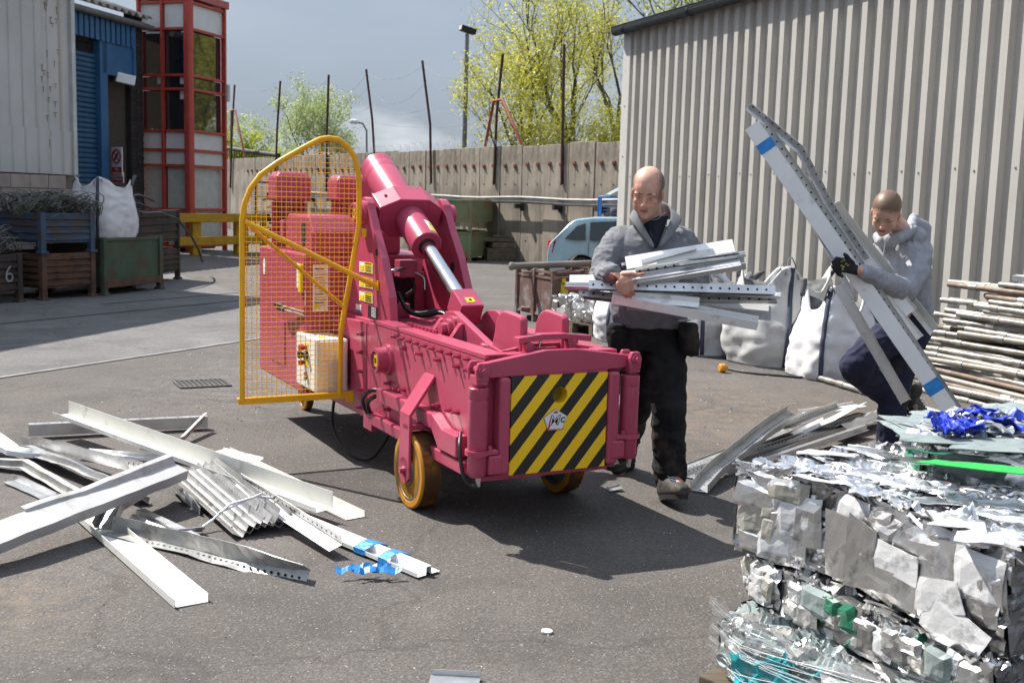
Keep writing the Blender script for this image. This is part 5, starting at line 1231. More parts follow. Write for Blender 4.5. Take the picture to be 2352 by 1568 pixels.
for i in range(16):
    p = A4 + d4 * rg.uniform(-0.2, 0.5) + n4 * rg.uniform(0, 0.7) + Z * (zt6 + rg.uniform(-0.02, 0.16)); pts = []
    ln_ = rg.uniform(0.6, 1.3)
    for k in range(8):
        u_ = k / 7; pts.append(p + d4 * ln_ * u_ + n4 * 0.1 * math.sin(u_ * 3 + i) + Z * (0.14 * math.sin(u_ * 2.6 + 0.3) - (0.5 * max(0, u_ - 0.72) if i % 5 == 0 else 0)))
    s = MB(); s.tube(pts, rg.uniform(0.012, 0.022), 6); s.build('cable', MATS['cable_black'], t)
pts = [atP(x, y, A4 - n4 * 0.15, n4) for x, y in ((325, 490), (370, 488), (408, 503), (438, 540), (457, 575), (465, 601))]
s = MB(); s.tube(pts, 0.02, 6); s.build('cable', MATS['cable_black'], t)

# ---------------------------------------------------------------- woven bulk sacks
def sackmat(name, col):
    return M(name, col, 0.62, var=0.06, vscale=3, bump=0.25, bscale=55, dirt=tuple(Vector(col) * 0.6), damt=0.30, dscale=2.2, spec=0.35)
sackmat('sack_white', (0.62, 0.61, 0.62)); sackmat('sack_grey', (0.52, 0.515, 0.50))
M('strap_navy', (0.045, 0.055, 0.085), 0.8, var=0.3); M('strap_grey', (0.10, 0.10, 0.11), 0.8, var=0.3)
def sack(label, c, rz, w_, d_, h_, seed, mat='sack_white', lean=(0, 0), crush=0.0, strap='strap_navy', open_top=0.12, group='white bulk sacks', fold=1.0, loops=(0, 1, 2, 3), slack=0.1):
    t = thing('bulk_sack', label, 'sack', c, rz, group); sd = Vector((seed * 3.7, seed * 1.3, seed * 2.1))
    def P(a, v, inner=0.0):
        # a: angle, v: 0 bottom .. 1 top
        e = 3.2 - 1.0 * v; ca, sa = math.cos(a), math.sin(a)
        k = (abs(ca) ** e + abs(sa) ** e) ** (-1 / e)
        bul = 0.86 + 0.16 * math.sin(math.pi * min(1, v * 0.95 + 0.12)) - crush * v * v
        r_ = k * bul
        corner = abs(math.sin(2 * a)) ** 3
        z = h_ * (v + (slack * corner - slack * 0.45) * max(0, v - 0.55) / 0.45)
        x, y = ca * r_ * w_ / 2, sa * r_ * d_ / 2
        q = Vector((x * 2.2, y * 2.2, v * 1.6)) + sd
        fz = 0.055 * fold * noise.noise(q * 1.4) + 0.022 * fold * (0.5 - abs(noise.noise(Vector((x * 5.5, y * 5.5, v * h_ * 5.5)) + sd))) * (1 - 0.4 * v) + 0.020 * fold * noise.noise(q * 6)
        dirn = Vector((ca, sa, 0)); p = Vector((x, y, z)) + dirn * (fz - inner)
        p.x += lean[0] * v * h_; p.y += lean[1] * v * h_
        p.z += 0.05 * fold * noise.noise(Vector((ca * 2, sa * 2, 7)) + sd) * v
        return p
    na, nv = 64, 34; s = MB()
    for j in range(nv + 1):
        for i in range(na): s.v.append(tuple(P(2 * math.pi * i / na, j / nv)))
    for j in range(7):
        for i in range(na):
            u_ = (j + 1) / 7; p = P(2 * math.pi * i / na, 1 - open_top * u_, 0.015 + 0.02 * u_); s.v.append(tuple(p))
    rows = nv + 1 + 7
    for j in range(rows - 1):
        for i in range(na):
            i2 = (i + 1) % na; s.f.append((j * na + i, j * na + i2, (j + 1) * na + i2, (j + 1) * na + i)); s.sm.append(True); s.mi.append(0)
    s.f.append(tuple(reversed(range(na)))); s.sm.append(False); s.mi.append(0)
    o = s.build('sack_body', MATS[mat]); adopt(o, t, False)
    s = MB(); cen = [P(2 * math.pi * i / na, 1 - open_top * 0.85, 0.03) for i in range(na)]; m_ = sum(cen, Vector()) / na
    s.add([m_ + Vector((0, 0, 0.03))] + cen, [(0, i + 1, (i + 1) % na + 1) for i in range(na)], True); o = s.build('sack_fill', MATS['sack_fill']); adopt(o, t, False)
    for k in range(4):
        a = math.pi / 4 + k * math.pi / 2 + 0.08 * math.sin(seed + k)
        s = MB(); pts = [P(a, 0.02 + 0.97 * j / 18) + Vector((math.cos(a), math.sin(a), 0)) * 0.008 for j in range(19)]
        tn = Vector((-math.sin(a), math.cos(a), 0)) * 0.022
        s.add([p - tn for p in pts] + [p + tn for p in pts], [(j, j + 1, 19 + j + 1, 19 + j) for j in range(18)], True)
        o = s.build('seam_strap', MATS[strap], solid=0.004); adopt(o, t, False)
        if k in loops:
            p0 = P(a - 0.16, 0.93) + Vector((math.cos(a), math.sin(a), 0)) * 0.012; p1 = P(a + 0.16, 0.93) + Vector((math.cos(a), math.sin(a), 0)) * 0.012; tp = P(a, 1.0)
            rg = random.Random(seed * 10 + k); h2 = rg.uniform(0.10, 0.2); fall = rg.uniform(-0.12, 0.16)
            pts = []
            for j in range(13):
                u_ = j / 12; q = p0.lerp(p1, u_); hh = math.sin(math.pi * u_); q = q + Vector((0, 0, h2 * hh)) + Vector((math.cos(a), math.sin(a), 0)) * fall * hh + Vector((rg.uniform(-1, 1), rg.uniform(-1, 1), 0)) * 0.004; pts.append(q)
            s = MB(); wv = Vector((math.cos(a), math.sin(a), 0)) * 0.026
            s.add([p - wv for p in pts] + [p + wv for p in pts], [(j, j + 1, 13 + j + 1, 13 + j) for j in range(12)], True)
            o = s.build('lifting_loop', MATS['strap_grey'], solid=0.004); adopt(o, t, False)
    return t
M('sack_fill', (0.10, 0.10, 0.10), 0.8, var=0.6, vscale=12)
sc0 = A3 + d3 * L3 * 0.40 + n3 * 0.42; pm = (sc0 - CAMP).dot(_fw) / F_PX
sack('full white bulk sack with a dark seam strap, standing on the green stillage', Vector((sc0.x, sc0.y, zt4 - 0.02)), R(62), 152 * pm * 0.88, 150 * pm * 0.85, 128 * pm, 3, lean=(0.0, 0.0), strap='strap_navy', slack=0.18)
b1 = at(1782, 846); b1 *= 1 + 0.45 / b1.y; b1.z = 0
sack('big grey-white sack with a blue seam strap, second from the pipe stack', b1, R(38), 1.02, 0.98, 0.86, 5, 'sack_grey', (0.10, 0.02), slack=0.30, fold=1.2)
b2 = at(1905, 878); b2 *= 1 + 0.40 / b2.y; b2.z = 0
sack('slumped white sack with a blue seam, leaning next to the pipe stack', b2, R(20), 0.80, 0.80, 0.74, 8, 'sack_white', (0.06, 0.05), crush=0.25, slack=0.30, fold=1.3)
b3 = at(1620, 818); b3 *= 1 + 0.45 / b3.y; b3.z = 0
sack('white sack half hidden behind the bald man, against the warehouse', b3, R(30), 0.95, 0.9, 0.80, 11, 'sack_white', (0.0, 0.0), slack=0.2)
b4 = at(1425, 792); b4 *= 1 + 0.45 / b4.y; b4.z = 0
sack('white sack showing left of the bald man beside the crushed metal', b4, R(15), 0.62, 0.7, 0.62, 14, 'sack_white', (0.0, 0.0), crush=0.1, slack=0.15)

# ---------------------------------------------------------------- green skips, sleepers and cage along the back wall
A5, d5, n5, L5 = facing((1078, 602), (1138, 592))
left_d = (at(1018, 588) - A5).normalized()
zt7 = zA((1078, 536), A5); zt8 = zA((1078, 462), A5)
n5 = Vector((-d5.y, d5.x, 0))
crate('green_skip', 'lower of two pale green rusty steel boxes by the back wall', A5, d5, n5, L5, 1.6, 0, zt7, 0.10, 'pale_green', flat=True, group='green boxes by the back wall')
crate('green_skip', 'upper of two pale green rusty steel boxes by the back wall', A5, d5, n5, L5, 1.6, zt7 + 0.05, zt8, 0.22, 'pale_green', flat=True, group='green boxes by the back wall')
M('old_timber', (0.135, 0.105, 0.072), 0.9, var=0.35, vscale=3, stretch=(1, 8, 8), ovar=0.25); M('grey_timber', (0.17, 0.15, 0.12), 0.9, var=0.3, vscale=4, ovar=0.2)
sl0 = at(1112, 598); sl1 = at(1262, 600); sdv = (sl1 - sl0).normalized(); As = Matrix((sdv, Vector((-sdv.y, sdv.x, 0)), Z)).transposed()
zz = 0
SLAB = ['thick weathered timber baulk on the ground by the back wall', 'second timber baulk from the ground by the back wall', 'upper timber board lying on the baulks by the back wall', 'topmost grey board on the timber by the back wall']
for i, (x0, x1, h_, dz) in enumerate(((0.0, 1.75, 0.32, 0.0), (0.15, 1.7, 0.14, 0.33), (-0.25, 1.1, 0.10, 0.49), (0.2, 1.5, 0.06, 0.60))):
    s = MB(); c = sl0 + sdv * ((x0 + x1) / 2) + Z * (dz + h_ / 2) + Vector((0, 0.3 + 0.05 * i, 0)); s.box(c, (x1 - x0, 0.6 - 0.1 * i, h_), As)
    tag(s.build('timber_baulk', MATS['old_timber' if i != 3 else 'grey_timber'], base=(c.x, c.y, dz), bevel=0.015), SLAB[i], 'timber', 'timbers by the back wall')
cg = atY(1398, 500, 22.5); cg.z = 0
t = thing('blue_cage', 'blue wire cage with papers on top, beside the warehouse corner', 'cage', cg)
M('cage_blue', (0.03, 0.13, 0.36), 0.5, var=0.15)
zt9, zb9 = atY(1390, 452, 22.5).z, 0.0; s = MB()
for x in (-0.17, 0.5):
    for y in (0, 0.6): s.tube([cg + Vector((x, y, 0)), cg + Vector((x, y, zt9))], 0.022, 6)
for z in (zt9, zt9 * 0.45):
    s.tube([cg + Vector((-0.17, 0, z)), cg + Vector((0.5, 0, z)), cg + Vector((0.5, 0.6, z)), cg + Vector((-0.17, 0.6, z))], 0.02, 6, closed=True)
s.build('frame', MATS['cage_blue'], t)
s = MB()
for k in range(14): z = zt9 * (0.45 + 0.55 * k / 14); s.tube([cg + Vector((-0.17, 0, z)), cg + Vector((0.5, 0, z))], 0.005, 4)
s.build('wire_front', MATS['cage_blue'], t)['kind'] = 'stuff'
s = MB(); s.b(cg.x - 0.12, cg.x + 0.05, cg.y + 0.1, cg.y + 0.4, zt9 * 0.5, zt9 * 0.72); s.build('contents', M('paper_white', (0.6, 0.6, 0.6), 0.6), t, bevel=0.02)
s = MB(); s.b(cg.x + 0.06, cg.x + 0.45, cg.y + 0.08, cg.y + 0.5, zt9 * 0.46, zt9 * 0.86); s.build('contents', M('paper_brown', (0.07, 0.05, 0.045), 0.8), t, bevel=0.03)
Am = Matrix.Rotation(R(20), 3, 'Z') @ Matrix.Rotation(R(-28), 3, 'Y')
mg = cg + Vector((0.12, 0.15, zt9 + 0.12)); s = MB(); s.box(mg, (0.36, 0.28, 0.02), Am)
tag(s.build('magazine', M('magazine_print', (0.22, 0.36, 0.20), 0.4, var=0.5, vscale=9, dirt=(0.22, 0.16, 0.40), damt=0.7, dscale=8), base=mg), 'colourful magazine propped on top of the blue cage', 'magazine')

# ---------------------------------------------------------------- dark rack of oddments behind the mesh guard
rk = at(575, 560); rk.y += 1.2; t = thing('scrap_rack', 'dark rack of oddments against the back wall, seen through the yellow guard', 'rack', rk)
rg = random.Random(12); pm = rk.y / F_PX
s = MB()
for i in range(26):
    c = rk + Vector((rg.uniform(-0.1, 1.3), rg.uniform(0, 0.5), rg.uniform(0.1, 1.9))); s.box(c, (rg.uniform(0.15, 0.7), rg.uniform(0.1, 0.4), rg.uniform(0.05, 0.16)), Matrix.Rotation(rg.uniform(-0.3, 0.3), 3, 'Y'))
s.build('oddments', MATS['rust_dark'], t)['kind'] = 'stuff'
s = MB()
for x in (-0.15, 0.6, 1.4): s.tube([rk + Vector((x, 0.2, 0)), rk + Vector((x, 0.2, 2.0))], 0.04, 6)
for z in (0.5, 1.0, 1.5, 1.95): s.box(rk + Vector((0.62, 0.25, z)), (1.6, 0.5, 0.05))
s.build('rack_frame', MATS['dark_steel'], t)
s = MB()
for i in range(5): s.box(rk + Vector((rg.uniform(0, 0.9), 0.1, rg.uniform(0.5, 1.5))), (0.4, 0.2, 0.06), Matrix.Rotation(rg.uniform(-0.4, 0.4), 3, 'Y'))
s.build('pale_oddments', MATS['rail_grey'], t)['kind'] = 'stuff'

# ---------------------------------------------------------------- brown steel bin
A6, d6, n6, L6 = facing((1268, 748), (1395, 733)); 
lq = at(1188, 729); dl6 = (lq - A6); W6 = dl6.length; n6 = dl6.normalized()
zt10 = zA((1268, 622), A6)
M('bin_brown', (0.13, 0.072, 0.058), 0.75, var=0.25, vscale=4, dirt=(0.26, 0.24, 0.23), damt=0.45, dscale=4.5)
bn = thing('brown_bin', 'brown panelled steel bin with a grey tube across its top', 'bin', A6)
Zv = Z
for o0, dd, LL, nm in ((A6, d6, L6, 'side_panel'), (A6, n6, W6, 'side_panel'), (A6 + n6 * W6, d6, L6, 'side_panel'), (A6 + d6 * L6, n6, W6, 'side_panel')):
    s = MB(); nn_ = Vector((-dd.y, dd.x, 0)); Ab = Matrix((dd, nn_, Z)).transposed()
    s.box(o0 + dd * LL / 2 + Z * (0.12 + (zt10 - 0.26) / 2), (LL, 0.015, zt10 - 0.26), Ab); s.build(nm, MATS['bin_brown'], bn)
    for z in (zt10 - 0.10, zt10 - 0.03, 0.12):
        s = MB(); s.box(o0 + dd * LL / 2 + Z * z, (LL, 0.04, 0.03), Ab); s.build('rail', MATS['bin_brown'], bn)
    for q in (0.0, 0.5, 1.0):
        s = MB(); s.box(o0 + dd * LL * q + Z * zt10 / 2, (0.055, 0.065, zt10), Ab); s.build('post', MATS['bin_brown'], bn, bevel=0.006)
s = MB(); c = A6 + d6 * L6 / 2 + n6 * W6 / 2; s.box(c + Z * 0.15, (L6 * 0.9, W6 * 0.8, 0.05)); s.build('floor', MATS['bin_brown'], bn)
pk = A6 + d6 * 0.22 - Vector((0, 0.05, 0)) + Z * (zt10 - 0.24); s = MB(); s.box(pk, (0.13, 0.012, 0.15), Matrix.Rotation(0.15, 3, 'Y')); s.box(pk + Vector((0, 0, 0.1)), (0.05, 0.012, 0.08)); s.build('yellow_tag', MATS['decal_yellow'], bn)
p0 = atP(1178, 611, A6 + n6 * W6 * 0.6, Vector((0, 1, 0))); p1 = atP(1410, 603, A6 + d6 * L6, Vector((0, 1, 0)))
s = MB(); s.tube([p0, p1], 0.045, 10); s.lathe(p0, (p1 - p0), [(-0.06, 0.02), (-0.04, 0.055), (0.0, 0.055), (0.02, 0.045)], 10)
tag(s.build('steel_tube', M('tube_grey', (0.20, 0.18, 0.155), 0.6, 0.3, var=0.25), base=p0), 'grey steel tube lying across the brown bin', 'tube')

# ---------------------------------------------------------------- light blue hatchback behind the bin
def car():
    D = 22.0; cr = atY(1264, 560, D); k = 0.92
    t = thing('parked_car', 'light blue hatchback parked by the back wall, behind the brown bin', 'car', (cr.x, D, 0), R(-6))
    PB = M('car_blue', (0.30, 0.45, 0.53), 0.25, var=0.03, coat=0.4, spec=0.6); GLS = M('car_glass', (0.010, 0.016, 0.016), 0.05, spec=0.8, rvar=0.02)
    W2 = 0.83 * k
    # half-width profile: x forward (rear at 0), z up; body loft of cross-sections
    side_low = [(0.02, 0.30), (0.0, 0.55), (0.02, 0.80), (0.10, 0.90)]
    outline = [(0.06, 0.26), (0.00, 0.42), (0.0, 0.62), (0.035, 0.86), (0.13, 0.95), (0.42, 1.28), (0.56, 1.375), (0.95, 1.43), (1.6, 1.445), (2.05, 1.41), (2.35, 1.33), (3.05, 0.93), (3.7, 0.84), (4.02, 0.70), (4.08, 0.5), (4.05, 0.28)]
    arcs = lambda cx: [(cx + 0.345 * math.cos(R(a)), 0.30 + 0.345 * math.sin(R(a))) for a in range(0, 181, 20)]
    low = [(4.05, 0.24)] + arcs(3.25) + [(1.2, 0.22)] + arcs(0.72) + [(0.1, 0.26)]
    poly = outline + low
    s = MB()
    def lay(y, inset, top): 
        r_ = []
        for x, z in poly:
            zz = z
            if z > 0.93: 
                f = (z - 0.93) / 0.5; r_.append((x * k, (y - 0.17 * f * (1 if y > 0 else -1)) , zz * k))
            else: r_.append((x * k, y, zz * k))
        return r_
    n_ = len(poly); A_, B_ = lay(-W2, 0, 0), lay(W2, 0, 0)
    s.add(A_ + B_, [tuple(range(n_)), tuple(reversed(range(n_, 2 * n_)))] + [(i, n_ + i, n_ + (i + 1) % n_, (i + 1) % n_) for i in range(n_)])
    o = s.build('body', PB, bevel=0.05, segs=4, angle=25); adopt(o, t, False)
    for m_ in o.data.polygons: m_.use_smooth = True
    def pane(pts, nm):
        s = MB(); q = []
        for x, z in pts:
            f = (z - 0.93) / 0.5; q.append((x * k, -(W2 - 0.17 * max(f, 0)) - 0.006, z * k))
        s.prism(q, (0, 0.02, 0)); o = s.build(nm, GLS, bevel=0.004); adopt(o, t, False)
    pane([(0.36, 0.97), (0.60, 1.24), (0.78, 1.30), (0.80, 0.95)], 'quarter_window'); pane([(0.88, 0.95), (0.88, 1.33), (1.50, 1.37), (1.54, 0.95)], 'rear_window'); pane([(1.64, 0.95), (1.60, 1.37), (2.05, 1.33), (2.75, 0.95)], 'front_window')
    s = MB(); q = [(0.135 * k, y, z * k) for y, z in ((-0.62, 0.98), (0.62, 0.98), (0.56, 1.26), (-0.56, 1.26))]
    q = [(x + (0.26 * k if z > 1.1 * k else 0) - 0.02, y, z) for x, y, z in q]; s.prism(q, (0.02, 0, 0.01)); o = s.build('tailgate_glass', GLS); adopt(o, t, False)
    for x0, x1, z0, z1 in ((0.86, 0.868, 0.32, 0.94), (1.58, 1.588, 0.30, 0.94), (0.868, 1.58, 0.30, 0.306)):
        s = MB(); s.b(x0 * k, x1 * k, -W2 - 0.003, -W2 + 0.01, z0 * k, z1 * k); o = s.build('door_seam', MATS['ink_black']); adopt(o, t, False)
    s = MB(); s.b(1.0 * k, 1.17 * k, -W2 - 0.03, -W2 + 0.01, 0.80 * k, 0.835 * k); o = s.build('door_handle', PB, bevel=0.012); adopt(o, t, False)
    s = MB(); s.prism([(-0.01 * k, -W2 * 0.80, 0.66 * k), (-0.01 * k, -W2 * 0.80, 0.92 * k), (0.16 * k, -W2 - 0.006, 0.92 * k), (0.10 * k, -W2 - 0.006, 0.66 * k)], (0.03, 0.06, 0)); o = s.build('tail_light', M('lamp_red', (0.40, 0.012, 0.008), 0.2, var=0.05), bevel=0.01); adopt(o, t, False)
    for x in (0.72, 3.25):
        for sy in (-1, 1):
            s = MB(); s.lathe((x * k, sy * (W2 - 0.19), 0.30 * k), (0, sy, 0), [(0, 0.22), (0, 0.30 * k), (0.18, 0.30 * k), (0.18, 0.22)], 28); wo = s.build('wheel', MATS['rubber']); adopt(wo, t, False)
            s = MB(); s.lathe((x * k, sy * (W2 - 0.03), 0.30 * k), (0, sy, 0), [(0, 0.215), (0.01, 0.2), (0.004, 0.08), (0.02, 0.05)], 24); o = s.build('rim', MATS['rail_grey']); adopt(o, wo, False)
    s = MB(); s.b(0.1, 3.9 * k, -W2 + 0.12, W2 - 0.12, 0.2 * k, 0.4 * k); o = s.build('underbody', MATS['ink_black']); adopt(o, t, False)
car()

# ---------------------------------------------------------------- stack of aluminium scaffold tubes along the warehouse
M('tube_alu', (0.33, 0.315, 0.295), 0.45, 0.55, var=0.25, vscale=5, dirt=(0.17, 0.15, 0.12), damt=0.65, dscale=4, ovar=0.22, stretch=(1, 1, 1))
M('tube_cream', (0.30, 0.28, 0.245), 0.5, 0.2, var=0.2, vscale=5, dirt=(0.20, 0.175, 0.13), damt=0.6, dscale=5, ovar=0.15)
M('tube_red', (0.45, 0.035, 0.03), 0.5, var=0.15); M('tube_yellow', (0.60, 0.36, 0.02), 0.5, var=0.15); M('alu_bright', (0.66, 0.67, 0.69), 0.30, 0.85, var=0.08, vscale=6)
RT = 0.0265; rg = random.Random(21)
tb = MB(); tb.lathe((0, 0, 0), (1, 0, 0), [(0.02, RT - 0.005), (0.0, RT - 0.005), (0.0, RT), (5.2, RT), (5.2, RT - 0.005), (5.18, RT - 0.005)], 14)
tbm = tb.mesh('scaffold_tube', MATS['tube_alu']); tbm2 = tb.mesh('scaffold_tube', MATS['tube_cream']); tbm3 = tb.mesh('scaffold_tube', M('tube_rusty', (0.15, 0.105, 0.08), 0.6, 0.3, var=0.3, vscale=6, dirt=(0.25, 0.23, 0.2), damt=0.5, dscale=5))
slv = MB(); slv.lathe((0, 0, 0), (1, 0, 0), [(-0.05, RT), (-0.045, RT + 0.006), (0.045, RT + 0.006), (0.05, RT)], 14); svm = slv.mesh('sleeve', MATS['tube_alu'])
paint = {}
for nm, mt in (('tube_red', 'tube_red'), ('tube_yellow', 'tube_yellow')):
    q = MB(); q.lathe((0, 0, 0), (1, 0, 0), [(0, RT + 0.0015), (0.42, RT + 0.0015)], 14); paint[nm] = q.mesh('paint_band', MATS[mt])
w_ang = math.atan2(wd.y, wd.x)
def tube_at(sx, off, z, me, label, group, yaw=0.0, tilt=0.0, bands=(), sl=True):
    p = WC + wd * sx + wnn * off; o = bpy.data.objects.new('scaffold_tube', me); COL.objects.link(o)
    o.location = (p.x, p.y, z); o.rotation_euler = (rg.uniform(0, 6.28), tilt, w_ang + yaw); tag(o, label, 'tube', group)
    if sl:
        for x in (0.35 + rg.uniform(-0.2, 0.3), 1.5 + rg.uniform(-0.3, 0.3), 2.6 + rg.uniform(-0.3, 0.3), 3.7): share('sleeve', svm, o, (x, 0, 0))
    for x, c in bands: share('paint_band', paint[c], o, (x, 0, 0))
    return o
LT = 'dull aluminium scaffold tube lying in the stack along the warehouse wall'
rows = 12
s_left = (at(1895, 872) - WC).dot(wd)
for i in range(rows):
    z = 0.035 + i * 0.081; off0 = 1.42 - i * 0.072 + 0.05 * math.sin(i * 2.4)
    for j in range(4):
        s0 = s_left + rg.uniform(-0.2, 0.75) + i * 0.02
        bands = ()
        lab = LT
        if (i, j) == (10, 0): bands = ((1.72, 'tube_red'), (2.14, 'tube_yellow')); lab = 'scaffold tube with red and yellow painted bands, high in the stack'
        elif (i, j) == (9, 0): bands = ((1.75, 'tube_yellow'),); lab = 'scaffold tube with a yellow band, below the red banded one'
        me_ = tbm if rg.random() < 0.6 else tbm2 if rg.random() < 0.65 else tbm3
        if lab == LT and me_ is tbm2: lab = 'paler cream-coated scaffold tube in the stack along the warehouse wall'
        if lab == LT and me_ is tbm3: lab = 'rust-brown scaffold tube in the stack along the warehouse wall'
        tube_at(s0, off0 - j * 0.075 - rg.uniform(0, 0.02), z + rg.uniform(-0.008, 0.008) + (0.040 if j == 1 else 0.0), me_, lab, 'scaffold tubes', rg.uniform(-0.05, 0.05), rg.uniform(-0.018, 0.018), bands)
f0 = at(1868, 872); so = (f0 - WC).dot(wd); oo = (f0 - WC).dot(wnn)
q = tube_at(so, oo, 0.035, tbm, 'loose scaffold tube with a coupler, lying in front of the slumped sack', None, -0.10, 0.0)
s = MB(); s.lathe((0.02, 0, 0), (1, 0, 0), [(-0.03, RT + 0.012), (0.03, RT + 0.012)], 10); s.box((0.0, 0.05, 0.0), (0.05, 0.08, 0.05)); s.box((-0.01, 0.09, 0.02), (0.09, 0.03, 0.03)); o = s.build('coupler', MATS['rust_brown']); adopt(o, q, False)
for k, (z, off) in enumerate(((0.97, 0.42), (1.00, 0.34), (1.03, 0.50))):
    a = WC + wd * (s_left + 0.9) + wnn * off; b_ = a + wd * 5
    s = MB(); s.box((a + b_) / 2 + Z * z, (5, 0.09, 0.05), Matrix((wd, wnn, Z)).transposed()); s.box((a + b_) / 2 + Z * (z + 0.028), (5, 0.02, 0.012), Matrix((wd, wnn, Z)).transposed())
    tag(s.build('alloy_beam', MATS['alu_bright'], base=(a.x, a.y, z), bevel=0.003), ['lower front alloy beam along the top of the tube stack', 'rear alloy beam along the top of the tube stack', 'uppermost alloy beam on the tube stack'][k], 'beam', 'alloy beams')
# cable with an orange reel end on the tarmac
c0 = at(1660, 846); pts = [at(x, y, 0.012) for x, y in ((1668, 846), (1700, 853), (1740, 858), (1790, 862), (1830, 866), (1870, 866))]
t = thing('cable', 'black cable with an orange plug lying before the sacks', 'cable', c0)
s = MB(); s.tube(pts, 0.011, 7); s.build('flex', MATS['cable_black'], t)
s = MB(); s.lathe(at(1652, 845, 0.045), (1, 0.3, 0), [(0, 0.03), (0.01, 0.045), (0.05, 0.045), (0.09, 0.02)], 14); s.build('plug', M('plug_orange', (0.62, 0.28, 0.03), 0.4), t)
# ================================================================ people
def organic(mb, name, mat, parent, voxel=0.006, smooth=6, disp=None, colour=None, fac=0.5):
    """fuse overlapping closed shapes into one continuous skin"""
    me = mb.mesh(name, mat); o = bpy.data.objects.new(name, me); COL.objects.link(o)
    r_ = o.modifiers.new('r', 'REMESH'); r_.mode = 'VOXEL'; r_.voxel_size = voxel; r_.use_smooth_shade = True
    sm = o.modifiers.new('s', 'SMOOTH'); sm.factor = fac; sm.iterations = smooth
    dg = bpy.context.evaluated_depsgraph_get(); new = bpy.data.meshes.new_from_object(o.evaluated_get(dg))
    bpy.data.objects.remove(o); new.name = name
    n = len(new.vertices)
    if disp is not None:
        nor = np.empty(n * 3); new.vertex_normals.foreach_get('vector', nor); nor = nor.reshape(-1, 3)
        co = np.empty(n * 3); new.vertices.foreach_get('co', co); co = co.reshape(-1, 3)
        d = np.array([disp(Vector(c)) for c in co]); co += nor * d[:, None]
        new.vertices.foreach_set('co', co.ravel()); new.update()
    if colour is not None:
        ca = new.color_attributes.new('Col', 'FLOAT_COLOR', 'POINT')
        co = np.empty(n * 3); new.vertices.foreach_get('co', co); co = co.reshape(-1, 3)
        ca.data.foreach_set('color', np.array([colour(Vector(c)) for c in co], dtype=np.float32).ravel())
    for p in new.polygons: p.use_smooth = True
    o = bpy.data.objects.new(name, new); COL.objects.link(o)
    if parent is not None: adopt(o, parent)
    return o
def ell(mb, c, r, A=None, nu=14, nv=10):
    c = Vector(c); A = A or Matrix.Identity(3); vs = [c + A @ Vector((0, 0, r[2]))]
    for i in range(1, nv):
        for j in range(nu):
            t_, p = math.pi * i / nv, 2 * math.pi * j / nu
            vs.append(c + A @ Vector((r[0] * math.sin(t_) * math.cos(p), r[1] * math.sin(t_) * math.sin(p), r[2] * math.cos(t_))))
    vs.append(c - A @ Vector((0, 0, r[2]))); fs = [(0, 1 + j, 1 + (j + 1) % nu) for j in range(nu)]
    for i in range(nv - 2):
        for j in range(nu): a = 1 + i * nu; b_ = a + nu; fs.append((a + j, b_ + j, b_ + (j + 1) % nu, a + (j + 1) % nu))
    e = len(vs) - 1; fs += [(e, 1 + (nv - 2) * nu + (j + 1) % nu, 1 + (nv - 2) * nu + j) for j in range(nu)]
    mb.add(vs, fs, True)
def limb(mb, pts, rs, n=12):
    """tapered limb with rounded ends and joints"""
    pts = [Vector(p) for p in pts]
    out, rr_ = [], []
    for i in range(len(pts) - 1):
        k = 6
        for j in range(k): u_ = j / k; out.append(pts[i].lerp(pts[i + 1], u_)); rr_.append(rs[i] + (rs[i + 1] - rs[i]) * u_)
    out.append(pts[-1]); rr_.append(rs[-1]); mb.tube(out, rr_, n)
    for p, r_ in zip(pts, rs): ell(mb, p, (r_ * 0.995,) * 3)
def loft(mb, secs, n=20):
    """secs: (centre, half-axis vector a, half-axis vector b)"""
    vs = []
    for c, a, b_ in secs:
        c, a, b_ = Vector(c), Vector(a), Vector(b_)
        for j in range(n):
            th = 2 * math.pi * j / n; e = 0.85
            ca, sa = math.cos(th), math.sin(th)
            vs.append(c + a * (abs(ca) ** e * (1 if ca > 0 else -1)) + b_ * (abs(sa) ** e * (1 if sa > 0 else -1)))
    k = len(secs); fs = [(i * n + j, i * n + (j + 1) % n, (i + 1) * n + (j + 1) % n, (i + 1) * n + j) for i in range(k - 1) for j in range(n)]
    fs += [tuple(reversed(range(n))), tuple((k - 1) * n + j for j in range(n))]
    mb.add(vs, fs, True)
def skin_mat():
    m = bpy.data.materials.new('skin'); m.use_nodes = True; N, L = m.node_tree.nodes, m.node_tree.links; b = N['Principled BSDF']
    a = N.new('ShaderNodeAttribute'); a.attribute_name = 'Col'; nz = N.new('ShaderNodeTexNoise'); nz.inputs['Scale'].default_value = 60; nz.inputs['Detail'].default_value = 5
    mx = N.new('ShaderNodeMix'); mx.data_type = 'RGBA'; mx.blend_type = 'MULTIPLY'; mx.inputs[0].default_value = 0.35
    L.new(a.outputs['Color'], mx.inputs[6]); L.new(nz.outputs['Fac'], mx.inputs[7]); hs = N.new('ShaderNodeHueSaturation'); hs.inputs['Value'].default_value = 1.18; L.new(mx.outputs[2], hs.inputs['Color'])
    L.new(hs.outputs['Color'], b.inputs['Base Color']); b.inputs['Roughness'].default_value = 0.48; b.inputs['Subsurface Weight'].default_value = 0.12; b.inputs['Subsurface Radius'].default_value = (0.012, 0.005, 0.003); b.inputs['Subsurface Scale'].default_value = 0.5
    bp = N.new('ShaderNodeBump'); bp.inputs['Strength'].default_value = 0.25; bp.inputs['Distance'].default_value = 0.002; L.new(nz.outputs['Fac'], bp.inputs['Height']); L.new(bp.outputs['Normal'], b.inputs['Normal'])
    MATS['skin'] = m; return m
skin_mat()
def J(x, y, Y): return atY(x, y, Y)
